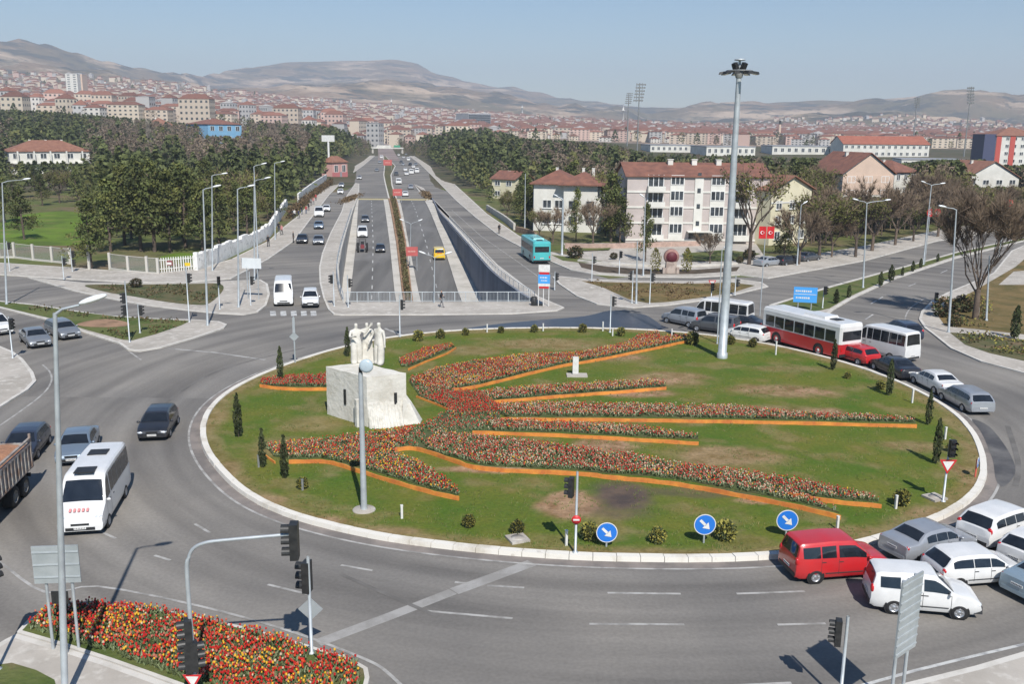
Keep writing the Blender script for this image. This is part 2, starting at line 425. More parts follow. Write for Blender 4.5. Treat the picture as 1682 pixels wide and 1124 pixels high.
M_LINE2 = noise_layers("road_paint_worn", (0.4, 0.39, 0.37), [((0.24, 0.23, 0.215), 1.1, .42, .6, (1, 1, 1), 0)], rough=.75)
M_VERGE = noise_layers("verge_grass", (0.12, 0.105, 0.05), [((0.06, 0.08, 0.03), .35, .45, .6, (1, 1, 1), 0), ((0.2, 0.14, 0.085), .5, .54, .68, (1, 1, 1), 0), ((0.1, 0.09, 0.05), 3, .5, .7, (1, 1, 1), 0)], bump=.8, bscale=5)
M_VERGE2 = noise_layers("verge_green", (0.11, 0.125, 0.04), [((0.07, 0.1, 0.025), .3, .45, .6, (1, 1, 1), 0), ((0.17, 0.13, 0.075), .4, .56, .7, (1, 1, 1), 0)], bump=.8, bscale=5)
M_DRY = noise_layers("dry_grass", (0.185, 0.13, 0.055), [((0.1, 0.085, 0.03), .3, .42, .6, (1, 1, 1), 0), ((0.24, 0.18, 0.1), .7, .56, .72, (1, 1, 1), 0)], bump=.8, bscale=5)
M_EARTH = noise_layers("bare_earth", (0.32, 0.2, 0.13), [((0.2, 0.13, 0.08), .8, .45, .65, (1, 1, 1), 0)], bump=.6)

ROADPOLY = [(-150, 1500), (1850, 1500), (1850, 345), (1682, 372), (1541, 395), (1420, 428), (1260, 457), (1090, 452), (1000, 458), (930, 440), (862, 408), (781, 356), (749, 328), (712, 290), (690, 268),
            (668, 252), (655, 245), (640, 240.5), (627, 240.5), (618, 252), (598, 270), (570, 289), (540, 318), (509, 361), (484, 394), (473, 403), (441, 425), (417, 438), (380, 457), (300, 464), (-150, 448)]
filled('road', [gp(ROADPOLY), TRENCH], 0.02, M_ASPHALT)

# underpass: floor bands, walls, bridge
def xline(pts):
    q = sorted((g.y, g.x) for g in (GR(*p) for p in pts)); return q
La = xline([(590.5, 300), (589, 330), (585, 400), (576, 480), (573, 500), (566, 540)])
Lb = xline([(627, 290), (630, 330), (640, 400), (648, 480), (651, 500), (656, 540)])
Lc = xline([(631, 290), (638, 330), (650.7, 400), (660, 480), (663, 500), (668, 540)])
Ld = xline([(640, 290), (651.5, 330), (667, 400), (676, 480), (679, 500), (684, 540)])
Le = xline([(645, 296), (656.6, 330), (671, 400), (687, 480), (692, 500), (700, 540)])
Lf = xline([(688, 315), (697, 330), (727, 400), (752, 480), (760, 500), (774, 540)])
XL = sorted((p.y, p.x) for p in LW); XR = sorted((p.y, p.x) for p in RW)
YS = [244 - i * 4.5 for i in range(36)]; YS = [y for y in YS if y > 93] + [88.0]
def band(name, la, lb, mat_, dz=0.0):
    b = MB(); v = []
    for y in YS:
        za = ramp(y) + dz
        v += [(interp(y, la), y, za), (interp(y, lb), y, za)]
    b.add(v, [(2 * i, 2 * i + 1, 2 * i + 3, 2 * i + 2) for i in range(len(YS) - 1)])
    struct(name, b, mat_)
band('underpass_base', XL, XR, M_ASPHALT2, 0.0)
def raised(name, la, lb, mat_, h, mats_top=None):
    b = MB(); v = []
    for y in YS:
        z0 = ramp(y); xa, xb = interp(y, la), interp(y, lb)
        v += [(xa, y, z0), (xa, y, z0 + h), (xb, y, z0 + h), (xb, y, z0)]
    for j in range(3): b.add(v, [(4 * i + j, 4 * i + j + 1, 4 * i + 5 + j, 4 * i + 4 + j) for i in range(len(YS) - 1)])
    struct(name, b, mat_)
XLi = [(y, x + 0.02) for y, x in XL]; XRi = [(y, x - 0.02) for y, x in XR]
raised('underpass_walk', XLi, La, M_CONC, 0.16)
raised('underpass_kerb', Lb, Lc, M_CONC, 0.18)
raised('underpass_planter', Lc, Ld, M_EARTH, 0.5)
raised('underpass_kerb', Ld, Le, M_CONC, 0.18)
raised('underpass_walk', Lf, XRi, M_CONC, 0.16)
def wallstrip(name, line, mat_, side, top=0.35):
    b = MB(); th = 0.3 * side; pts = catmull([(p.x, p.y, 0) for p in line], k=4)
    v = []
    for p in pts:
        v += [(p.x, p.y, ramp(p.y) - 0.3), (p.x, p.y, top), (p.x + th, p.y, top), (p.x + th, p.y, 0.0)]
    n = len(pts)
    for j in range(3): b.add(v, [(4 * i + j, 4 * i + j + 1, 4 * i + 5 + j, 4 * i + 4 + j) for i in range(n - 1)], 0)
    b.add(v[:4], [(0, 1, 2, 3)]); b.add(v[-4:], [(3, 2, 1, 0)])
    return b.build(name, mat_)
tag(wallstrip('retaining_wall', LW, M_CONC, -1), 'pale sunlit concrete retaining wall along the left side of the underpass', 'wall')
tag(wallstrip('retaining_wall', RW, M_WALLSHADE, 1), 'dark shaded retaining wall along the right side of the underpass', 'wall')
b = MB(); p0, p1 = G(567, 498), G(872, 497.5)
b.box(((p0.x + p1.x) / 2, p0.y - 0.45, -0.55), (p1.x - p0.x + 1.0, 0.8, 1.05)); struct('bridge_edge', b, M_CONC)

# pavements and islands: kerb all round, paving inside
def slab(name, pts, h=0.13, top=M_PAVE, kw=0.25, px=True, smooth_=False):
    poly = gp(pts) if px else [Vector((p[0], p[1], 0)) for p in pts]
    if smooth_: poly = catmull(poly, True, 4)
    b = MB(); b.prism([(p.x, p.y) for p in poly], 0.0, h, 0)
    inn = offset(poly, kw)
    b.add([(p.x, p.y, h + 0.004) for p in inn], [tuple(range(len(inn)))], 1)
    if b.f:
        pass
    return struct(name, b, [M_KERB, top])
def patch(name, pts, z, m_, px=True, smooth_=False):
    poly = gp(pts) if px else pts
    if smooth_: poly = catmull(poly, True, 4)
    return filled(name, [poly], z, m_)
RWp = [(709, 327), (721, 350), (735, 366), (767.6, 404), (805, 448), (844, 479), (872, 497.5)]
LWp = [(588, 326), (579, 350), (570, 380), (562, 410), (556.5, 440), (558, 470), (567, 498)]
slab('pavement', [(584, 301), (568, 324), (561, 348), (542, 385), (529, 417), (524, 441), (525, 466), (531, 492), (539, 510), (548, 518), (560, 518.8), (700, 518.6), (840, 517), (915, 512), (927, 507), (905, 497.5), (886, 489.5),
                  (818, 437), (768, 386.5), (725, 341), (713, 329), (695, 309), (680, 303), (690, 318), (700, 327)] + RWp + LWp[::-1] + [(590, 320), (590, 302)], kw=0.2)
slab('pavement', [(-150, 431), (0, 433), (120, 441), (200, 447), (260, 449), (330, 442), (380, 427), (410, 412), (441, 397), (468, 372), (490, 355), (520, 322), (560, 287), (598, 264), (613, 251), (622, 244.5), (626, 245), (617, 255), (598, 271.5), (571, 291), (541, 320.5),
                  (509, 363), (485, 395.5), (473, 404.5), (441.6, 426.5), (417, 440), (380, 459), (300, 465.5), (200, 464.5), (100, 459), (0, 452.5), (-150, 449)])
slab('traffic_island', [(45, 457), (70, 459.5), (110, 463.5), (140, 466.5), (220, 467), (330, 465), (385, 463), (428, 461), (440, 468), (443.5, 485), (438, 503), (424, 514), (400, 518.5), (360, 516.5), (300, 510.5), (240, 503), (180, 492), (120, 479)])
patch('verge', [(140, 470.5), (220, 469.5), (310, 468.5), (358, 468), (367, 478), (345, 500), (322, 503), (275, 498.5), (215, 488.5), (175, 482)], 0.15, M_VERGE, smooth_=True)
slab('traffic_island', [(-150, 480), (0, 496), (57, 502), (125, 512.5), (175, 520), (250, 525), (320, 527), (360, 530), (373, 535), (368, 541), (320, 557), (265, 573), (230, 579), (210, 577), (195, 566), (135, 547), (85, 529), (0, 507), (-150, 486)])
patch('verge', [(-150, 481.5), (0, 498), (57, 504), (125, 514.5), (200, 523.5), (312, 530), (298, 537), (255, 552), (218, 562), (202, 561), (140, 544), (90, 527), (0, 505.5), (-150, 485)], 0.15, M_VERGE2)
patch('bare_earth', [(126, 536), (150, 529), (178, 527), (205, 531), (213, 537), (190, 540), (150, 540)], 0.158, M_EARTH, smooth_=True)
slab('pavement', [(-250, 545), (0, 571), (22, 580), (38, 592), (55, 614), (60, 628), (47, 642), (0, 672), (-250, 800)])
slab('pavement', [(1360, 1160), (1504, 1124), (1601, 1100), (1682, 1076), (1900, 1010), (1950, 1300), (1300, 1300)])
# right side: pavement of the park, islands of the right-hand avenue
slab('pavement', [(655, 246.5), (668, 253.5), (690, 269.5), (712, 291.5), (749, 330), (781, 358), (818, 387), (862, 410.5), (903, 430), (937, 444.5), (975, 451.5), (1040, 456), (1140, 457), (1215, 453), (1262, 458.5), (1420, 429.5), (1541, 396.5), (1682, 374), (1850, 347),
                  (1850, 330), (1682, 356), (1541, 379), (1420, 405), (1300, 425), (1200, 434), (1100, 436), (990, 432), (905, 415), (852, 388), (800, 352), (735, 292), (712, 277), (680, 256), (662, 246)])
slab('traffic_island', [(907, 456), (922, 455.5), (960, 459.5), (1040, 463), (1140, 463.5), (1210, 459.5), (1250, 465), (1262, 472), (1215, 483.5), (1165, 493.5), (1100, 502.5), (1040, 507), (980, 501), (947, 488), (918, 468)])
patch('verge', [(955, 463.5), (1015, 466), (1140, 468), (1200, 466), (1240, 471), (1205, 482.5), (1150, 491.5), (1095, 498.5), (1062, 500), (1033, 494), (990, 474)], 0.15, M_DRY)
slab('traffic_island', [(1262, 503), (1310, 488.5), (1360, 472.5), (1435, 452), (1511, 432), (1574, 414), (1682, 391), (1850, 362), (1850, 366), (1682, 397), (1572, 425), (1471, 459), (1400, 492), (1370, 510), (1362, 517), (1330, 522), (1290, 515)], kw=0.35)
patch('verge', [(1275, 503), (1310, 491.5), (1360, 476), (1435, 455), (1511, 434.5), (1574, 416.5), (1682, 392.5), (1682, 395.5), (1568, 422.5), (1466, 457), (1394, 490), (1362, 509), (1325, 517)], 0.15, M_VERGE2)
slab('pavement', [(1850, 371), (1682, 404), (1661, 413), (1631, 450), (1590, 468), (1556, 482), (1530, 496), (1513, 513), (1509, 526), (1519, 541), (1530, 549), (1561, 574), (1611, 596), (1682, 615), (1850, 650), (2000, 560), (1950, 420)])
patch('verge', [(1850, 400), (1700, 412), (1668, 440), (1600, 480), (1552, 505), (1540, 520), (1552, 538), (1600, 543), (1682, 552), (1850, 560)], 0.15, M_DRY)
patch('verge', [(1560, 549), (1600, 551), (1682, 561), (1850, 575), (1850, 625), (1682, 596), (1625, 583), (1585, 569)], 0.15, M_VERGE)
patch('plaza', [(1640, 470), (1665, 448), (1690, 446), (1850, 440), (1850, 470), (1682, 470)], 0.156, M_PAVE)
# park beside the apartment block
patch('verge', [(950, 433), (1000, 440), (1060, 444), (1140, 445), (1215, 440), (1210, 447), (1140, 452), (1040, 452.5), (985, 449), (955, 441)], 0.15, noise_layers("dark_soil", (0.1, 0.075, 0.055), [((0.06, 0.05, 0.035), 1.2, .45, .6, (1, 1, 1), 0)]))
patch('lawn', [(905, 420), (940, 425), (990, 431), (960, 434), (925, 430)], 0.15, M_VERGE2)
patch('plaza', [(925, 400), (1240, 398), (1260, 428), (1180, 434), (1100, 436), (990, 432), (940, 420)], 0.03, M_PAVE)
patch('lawn', [(1120, 418), (1190, 412), (1250, 418), (1200, 430), (1130, 430)], 0.15, M_VERGE2)
patch('lawn', [(935, 404), (1010, 402), (1000, 412), (945, 414)], 0.15, M_VERGE2)
patch('lawn', [(-20, 376), (45, 352), (122, 348), (172, 364), (160, 398), (60, 404), (-20, 408)], 0.02, noise_layers('bright_lawn', (0.12, 0.19, 0.022), [((0.08, 0.12, 0.02), .12, .42, .6, (1, 1, 1), 0), ((0.2, 0.17, 0.06), .2, .56, .7, (1, 1, 1), 0)]), smooth_=True)
patch('lawn', [(262, 424), (290, 416), (330, 418), (350, 426), (300, 434)], 0.02, _m['bright_lawn'], smooth_=True)
# median of the avenue beyond the underpass
slab('median', [(637.5, 326), (631.5, 300), (629.5, 288), (631, 274), (630, 263), (629.5, 256), (633, 256), (640, 263), (650, 273), (643, 288), (645, 305), (652, 326)], .16, M_VERGE, .4)
# foreground flower island
BEDF = [(28, 1045), (45, 1026), (75, 1008), (130, 997), (200, 1000), (260, 1006), (330, 1020), (400, 1036), (470, 1055), (530, 1074), (580, 1090), (604, 1104), (607, 1120), (600, 1150), (560, 1190), (420, 1180), (340, 1150), (250, 1117), (180, 1092), (110, 1069)]
slab('pavement', [(-30, 1080), (10, 1056), (28, 1047), (110, 1071), (180, 1094), (250, 1119), (340, 1152), (420, 1182), (420, 1300), (-150, 1300), (-150, 1130)])
patch('lawn', [(-60, 1108), (20, 1096), (60, 1108), (90, 1124), (100, 1160), (-60, 1200)], 0.15, M_VERGE2)
slab('flower_island', BEDF, 0.15, M_VERGE2, kw=0.15)

# road markings
mk = MB()
_sz = [0.0]
def stripe(pts, wd, m_=0, z=None, b=mk):
    if z is None: _sz[0] = (_sz[0] + 0.0007) % 0.0098; z = 0.0245 + _sz[0]
    pts = [Vector((p[0], p[1], 0)) for p in pts]
    l_, r_ = [], []
    for i, p in enumerate(pts):
        d = (pts[min(i + 1, len(pts) - 1)] - pts[max(i - 1, 0)]).normalized(); nn = Vector((-d.y, d.x, 0)) * wd / 2
        l_.append((p.x + nn.x, p.y + nn.y, z)); r_.append((p.x - nn.x, p.y - nn.y, z))
    n = len(pts); b.add(l_ + r_, [(n + i, n + i + 1, i + 1, i) for i in range(n - 1)], m_)
for a, c in [((998, 975.5), (1118, 977)), ((968, 1026.5), (1124, 1027.5)), ((697, 1005), (842, 1017.5)), ((800, 963.5), (861, 967)), ((747, 958), (772, 960.5)), ((1210, 977), (1322, 973)), ((1277, 1028), (1356, 1026)), ((254, 914), (280, 922)), ((160, 872), (190, 886)), ((560, 930), (612, 939)), ((1180, 1130), (1300, 1124)), ((440, 962), (505, 978)), ((320, 862), (345, 877))]:
    stripe([G(*a), G(*c)], 0.14, 1)
stripe(catmull(gp([(-40, 900), (0, 925), (75, 975), (160, 965), (330, 998), (480, 1040), (600, 1085), (640, 1110), (680, 1150)]), k=4), 0.13, 1)
stripe(gp([(1390, 1135), (1504, 1103), (1601, 1079), (1682, 1060), (1800, 1030)]), 0.14, 0)
stripe(gp([(874, 926), (820, 946), (746, 973)]), 0.6, 2); stripe(gp([(744, 973.5), (640, 1014), (522, 1058)]), 0.52, 2)
stripe(gp([(275, 573), (355, 580), (435, 592)]), 0.3, 1)
stripe(catmull(gp([(-10, 705), (0, 700), (66, 652), (84, 628), (82, 612), (70, 600)]), k=5), 0.13, 1)
stripe(gp([(212, 578), (232, 592)]), 0.14, 1)
for x in (448, 465, 482, 498.6, 514.5): stripe([G(x, 511.5), G(x + 1, 519.5)], 0.55, 0)
for a, c in [((1430, 500), (1440, 494)), ((1443, 493), (1450, 488)), ((1492, 471), (1504, 466)), ((1422, 525), (1434, 517)), ((1545, 449), (1556, 444))]: stripe([G(*a), G(*c)], 0.15, 0)
stripe(catmull(gp([(1488, 540), (1487, 522), (1497, 505), (1520, 490)]), k=4), 0.12, 1)
stripe(gp([(742, 345), (790, 388), (850, 430), (905, 470)]), 0.12, 1)
stripe(gp([(632, 540), (660, 551)]), 0.3, 1)
struct('road_marking', mk, [M_LINE, M_LINE2, noise_layers('stop_line_worn', (0.33, 0.32, 0.305), [((0.25, 0.24, 0.225), .9, .42, .62, (1, 1, 1), 0)])])
tm_ = MB()
for pts, wd in (([(268, 668), (290, 650), (345, 616), (414, 593), (500, 572)], .22), ([(1655, 700), (1672, 760), (1668, 800)], .3), ([(560, 945), (640, 980), (720, 1015)], .2)):
    stripe(catmull(gp(pts), k=6), wd, 0, b=tm_)
struct('tyre_marks', tm_, noise_layers('tyre_mark', (0.125, 0.118, 0.11), [((0.175, 0.166, 0.155), .5, .4, .6, (1, 1, 1), 0)]))
mk2 = MB()
for pts in ([(610, 330), (613, 400), (611, 480), (610, 500)], [(676, 330), (700, 400), (719, 480), (725, 500)]):
    g = [GR(*p) for p in pts]; yy = [q.y for q in g]; y = max(yy)
    ln = sorted((q.y, q.x) for q in g)
    while y > min(yy):
        q = [(interp(y, ln), y), (interp(y - 2.5, ln), y - 2.5)]
        mk2.quad((q[1][0] - .08, q[1][1], ramp(q[1][1]) + .012), (q[1][0] + .08, q[1][1], ramp(q[1][1]) + .012), (q[0][0] + .08, q[0][1], ramp(q[0][1]) + .012), (q[0][0] - .08, q[0][1], ramp(q[0][1]) + .012)); y -= 6.5
struct('underpass_marking', mk2, M_LINE)
M_DARKROAD = mat('smooth_dark_asphalt', (0.04, 0.043, 0.055), rough=0.3, var=.35, scale=.5)  # darker, smoother tone for a patch of the ring road
patch('dark_patch', [(748, 544.5), (800, 535), (880, 527), (960, 520), (1000, 511), (1030, 514), (1060, 518), (1085, 534), (1090, 540.5), (965, 537.5), (850, 539)], 0.031, M_DARKROAD, smooth_=True)
patch('dark_patch', [(1596, 690), (1625, 702), (1655, 740), (1668, 775), (1650, 800), (1636, 790), (1630, 755), (1612, 712)], 0.031, mat('mottled_asphalt', (0.16, 0.152, 0.142), rough=.7, c2=(.06, .058, .06), scale=.3, detail=8, ramp_=(.42, .66)), smooth_=True)  # patch of asphalt mottled darker by noise
# ------------------------------------------------------------------ the round island
RINGPX = [(346, 766), (382.5, 808), (421, 831), (467, 851), (518.5, 867), (590, 883), (660, 897), (797, 912), (919.7, 922), (1049.5, 926), (1180, 926), (1245, 923), (1330, 917), (1407, 905), (1471, 886), (1536, 863), (1585, 839), (1613, 813),
          (1624, 786), (1622, 760), (1614, 736), (1602, 711), (1574, 681), (1528, 653), (1466, 623), (1385, 596), (1310, 578), (1260, 567), (1180, 554), (1090, 544.5), (965, 540.5), (840, 541), (732, 545), (632, 556), (560, 572), (487, 594), (420, 619), (370, 645), (342, 670), (327, 697), (326, 722), (334, 745)]
RING = catmull(gp(RINGPX), True, 6)
for _ in range(40): RING = [(RING[i - 1] + RING[i] * 2 + RING[(i + 1) % len(RING)]) / 4 for i in range(len(RING))]
C0 = sum(RING, Vector((0, 0, 0))) / len(RING)
def ring_at(d):   # outline moved outward by d metres
    return [p + (p - C0).normalized() * d for p in RING]
kb = MB(); cur = RING + [RING[0]]
seg = dense(cur, 0.2); acc = 0; start = 0; i = 0
L_ = [0.0]
for a, c in zip(seg, seg[1:]): L_.append(L_[-1] + (c - a).length)
stone = 1.0; k = 0
def at_len(t):
    j = min(len(seg) - 2, max(0, int(np.searchsorted(L_, t)) - 1)); f = (t - L_[j]) / max(1e-6, L_[j + 1] - L_[j]); return seg[j] + (seg[j + 1] - seg[j]) * f
while k * stone < L_[-1] - stone * .5:
    t0, t1 = k * stone + 0.012, min((k + 1) * stone - 0.012, L_[-1]); k += 1
    a, c = at_len(t0), at_len(t1); na, nc = (a - C0).normalized(), (c - C0).normalized(); h = 0.24 + rng.uniform(-.008, .008)
    o = rng.uniform(-.012, .012)
    v = []
    for p, n_ in ((a, na), (c, nc)):
        for d, z in ((o, 0), (o - .03, h), (o - .36, h + .01), (o - .4, 0)): v.append((p.x + n_.x * d, p.y + n_.y * d, z))
    kb.add(v, [(0, 1, 5, 4), (1, 2, 6, 5), (2, 3, 7, 6), (0, 3, 2, 1), (4, 5, 6, 7)])
struct('kerb', kb, M_KERBW)
mk = MB(); q = ring_at(0.62); stripe(q + [q[0]], 0.13, 0, b=mk); struct('edge_line', mk, M_LINE2)
gt = MB(); a_, c_ = ring_at(0.54), ring_at(-0.05); n = len(a_)
gt.add([(p.x, p.y, .024) for p in a_] + [(p.x, p.y, .024) for p in c_], [(i, (i + 1) % n, n + (i + 1) % n, n + i) for i in range(n)]); struct('gutter', gt, noise_layers("gutter_dirt", (0.24, 0.21, 0.19), [((0.16, 0.145, 0.135), .5, .42, .6, (1, 1, 1), 0)]))

# lawn with bare and muddy patches
def ell(px, py, rx, ry, wgt=1.0):
    c = G(px, py); return (c.x, c.y, (G(px + rx, py).x - c.x), max(0.3, (G(px, py - ry).y - c.y)), wgt)
BARE = [ell(1290, 648, 95, 11, .8), ell(1330, 648, 42, 5, 1.0), ell(1360, 682, 30, 7, .9), ell(1095, 628, 70, 13, .75), ell(1092, 629, 40, 5, 1), ell(1035, 650, 75, 7, 1), ell(1000, 738, 52, 12, 1), ell(1190, 757, 100, 20, .75), ell(1010, 590, 60, 9, .7),
        ell(1040, 592, 25, 4, .95), ell(938, 836, 56, 24, 1.5), ell(800, 777, 75, 6, 1.0), ell(1245, 830, 40, 5, 1.1), ell(900, 570, 120, 10, .6), ell(770, 580, 60, 8, .5), ell(1270, 680, 110, 10, .65), ell(640, 880, 60, 6, .7), ell(430, 830, 60, 12, .75), ell(370, 780, 30, 20, .7), ell(345, 700, 20, 30, .55), ell(520, 862, 70, 7, .8),
        ell(1500, 740, 60, 10, .6), ell(1590, 790, 25, 30, .7), ell(1530, 850, 50, 14, .75), ell(1400, 880, 80, 10, .6), ell(780, 905, 120, 6, .5), ell(1060, 915, 160, 5, .6), ell(1600, 745, 14, 30, .6), ell(520, 700, 60, 15, .45), ell(740, 610, 60, 5, .5), ell(1300, 610, 70, 6, .5), ell(460, 740, 60, 20, .45)]
MUD = [ell(1022, 822, 52, 26, 1.0), ell(1010, 848, 60, 14, .6), ell(1130, 815, 120, 8, .6)]
v, f = [], []; nr = 90; out = offset([(p.x, p.y) for p in RING], 0.0); n = len(RING)
bare, mud = [], []
for j in range(nr + 1):
    t = j / nr
    for p in RING:
        d = (C0 - p); q = p + d.normalized() * .38; q = q + (C0 - q) * t
        nz1 = mnoise.fractal(Vector((q.x * .35, q.y * .35, 0)), 1, 2, 5); nz2 = mnoise.fractal(Vector((q.x * 1.3, q.y * 1.3, 3)), 1, 2, 4)
        v.append((q.x, q.y, 0.2 + 0.02 * nz2))
        def field(lst):
            m_ = 0
            for cx, cy, rx, ry, wg in lst:
                e = math.hypot((q.x - cx) / rx, (q.y - cy) / ry); m_ = max(m_, wg * (1 - sstep(0.55, 1.25, e + nz1 * .35 + nz2 * .15)))
            return m_
        edge = .5 * (1 - sstep(.02, .055, t + .03 * nz1))
        bare.append(min(1, max(field(BARE), edge, .35 * sstep(.1, .5, nz1)))); mud.append(min(1, field(MUD)))
for j in range(nr):
    for i in range(n):
        i2 = (i + 1) % n; f.append((j * n + i, j * n + i2, (j + 1) * n + i2, (j + 1) * n + i))
me = bpy.data.meshes.new('lawn'); me.from_pydata(v, [], f); me.update()
for nm, dat in (('bare', bare), ('mud', mud)):
    at = me.attributes.new(nm, 'FLOAT', 'POINT'); at.data.foreach_set('value', dat)
me.polygons.foreach_set("use_smooth", [True] * len(f))
def lawn_material():
    m = bpy.data.materials.new("island_lawn"); m.use_nodes = True; n_, l = m.node_tree.nodes, m.node_tree.links; b = n_["Principled BSDF"]; b.inputs["Roughness"].default_value = .9; b.inputs["Specular IOR Level"].default_value = .15
    geo = n_.new("ShaderNodeNewGeometry")
    def nz(s, lo, hi, c0, c1, det=6):
        t = n_.new("ShaderNodeTexNoise"); t.inputs["Scale"].default_value = s; t.inputs["Detail"].default_value = det; t.inputs["Roughness"].default_value = .65; l.new(geo.outputs["Position"], t.inputs["Vector"])
        r = n_.new("ShaderNodeValToRGB"); l.new(t.outputs[0], r.inputs[0]); e = r.color_ramp.elements; e[0].position, e[1].position = lo, hi; e[0].color, e[1].color = (*c0, 1), (*c1, 1); return r.outputs[0]
    def mix(fac, a, c, mode='MIX'):
        x = n_.new("ShaderNodeMix"); x.data_type = 'RGBA'; x.blend_type = mode
        if hasattr(fac, 'links'): l.new(fac, x.inputs[0])
        else: x.inputs[0].default_value = fac
        l.new(a, x.inputs[6]); l.new(c, x.inputs[7]); return x.outputs[2]
    grass = nz(.28, .35, .65, (0.07, 0.125, 0.016), (0.135, 0.142, 0.026))
    fine = nz(5, .3, .7, (.72, .74, .7), (1.2, 1.18, 1.1), 8)
    grass = mix(1.0, grass, fine, 'MULTIPLY')
    earth = nz(.9, .35, .65, (0.2, 0.115, 0.06), (0.38, 0.25, 0.165)); earth = mix(1.0, earth, fine, 'MULTIPLY')
    mudc = nz(.5, .35, .65, (0.07, 0.055, 0.05), (0.15, 0.105, 0.075))
    a1 = n_.new("ShaderNodeAttribute"); a1.attribute_name = 'bare'; a2 = n_.new("ShaderNodeAttribute"); a2.attribute_name = 'mud'
    c = mix(a1.outputs["Fac"], grass, earth); c = mix(a2.outputs["Fac"], c, mudc); l.new(c, b.inputs["Base Color"])
    t = n_.new("ShaderNodeTexNoise"); t.inputs["Scale"].default_value = 9; t.inputs["Detail"].default_value = 6; l.new(geo.outputs["Position"], t.inputs["Vector"])
    bp = n_.new("ShaderNodeBump"); bp.inputs["Strength"].default_value = .7; bp.inputs["Distance"].default_value = .08; l.new(t.outputs[0], bp.inputs["Height"]); l.new(bp.outputs[0], b.inputs["Normal"])
    return m
me.materials.append(lawn_material()); tag(link('lawn', me), kind='structure')

# tulips
M_RED = mat('petal_red', (0.56, 0.022, 0.018), .5, var=.35, scale=3); M_RED2 = mat('petal_orange_red', (0.66, 0.075, 0.022), .5, var=.3, scale=3); M_YEL = mat('petal_yellow', (0.75, 0.42, 0.03), .5); M_CRM = mat('petal_cream', (0.64, 0.5, 0.34), .5); M_PNK = mat('petal_dull_red', (0.5, 0.16, 0.11), .5)
M_LEAF = mat('tulip_leaf', (0.165, 0.2, 0.09), .55, var=.4, scale=2); M_STEM = mat('tulip_stem', (0.09, 0.16, 0.05), .6)
PETALS = [M_RED, M_RED2, M_YEL, M_CRM, M_PNK]
def tulips(name, spots, label, big):
    """spots: (x, y, z, colour index, height, bloom size); every flower has stem, leaves and a cup of petals"""
    V, Fq, Mi = [], [], []
    for (x, y, z, ci, h, s) in spots:
        a0 = rng.uniform(0, 6.28); o = len(V)
        lx, ly = rng.uniform(-.04, .04), rng.uniform(-.04, .04)
        k = 5 if big else 4; rows = [(.35 * s, 0), (.62 * s, .5 * s), (.48 * s, 1.25 * s)]
        for r, zz in rows:
            for i in range(k):
                a = a0 + 6.283 * i / k; rr = r * (1.15 if (zz > s and i % 2) else 1); V.append((x + lx + rr * math.cos(a), y + ly + rr * math.sin(a), z + h + zz))
        V.append((x + lx, y + ly, z + h - .1 * s))
        for j in range(2):
            for i in range(k): Fq.append((o + j * k + i, o + j * k + (i + 1) % k, o + (j + 1) * k + (i + 1) % k, o + (j + 1) * k + i)); Mi.append(ci)
        Fq.append(tuple(o + 2 * k + i for i in range(k))); Mi.append(ci)
        o = len(V); V += [(x - .008, y, z), (x + .008, y, z), (x + lx, y + ly, z + h)]; Fq.append((o, o + 1, o + 2)); Mi.append(6)
        for j in range(3):
            a = rng.uniform(0, 6.28); w_ = .035; L = rng.uniform(.1, .2); hh = h * rng.uniform(.55, 1.0); o = len(V); c, s_ = math.cos(a), math.sin(a)
            V += [(x - s_ * w_, y + c * w_, z), (x + s_ * w_, y - c * w_, z), (x + c * L * .6 + s_ * w_, y + s_ * L * .6 - c * w_, z + hh * .8), (x + c * L, y + s_ * L, z + hh), (x + c * L * .6 - s_ * w_, y + s_ * L * .6 + c * w_, z + hh * .8)]
            Fq.append((o, o + 1, o + 2, o + 3, o + 4)); Mi.append(5)
    me = bpy.data.meshes.new(name); me.from_pydata(V, [], Fq)
    for m_ in PETALS + [M_LEAF, M_STEM]: me.materials.append(m_)
    me.polygons.foreach_set("material_index", Mi); me.update()
    return tag(link(name, me), label, 'flowers', kind='stuff')
def scatter(poly, dens, fn):
    poly = [(p.x, p.y) for p in poly]; xs, ys = [p[0] for p in poly], [p[1] for p in poly]; out = []
    st = dens ** -.5; y = min(ys)
    while y < max(ys):
        x = min(xs)
        while x < max(xs):
            xx, yy = x + rng.uniform(-.45, .45) * st, y + rng.uniform(-.45, .45) * st
            if inpoly(xx, yy, poly):
                q = fn(xx, yy)
                if q: out.append(q)
            x += st
        y += st
    return out
def pick(wts):
    t = rng.random() * sum(wts)
    for i, w_ in enumerate(wts):
        t -= w_
        if t < 0: return i
    return 0
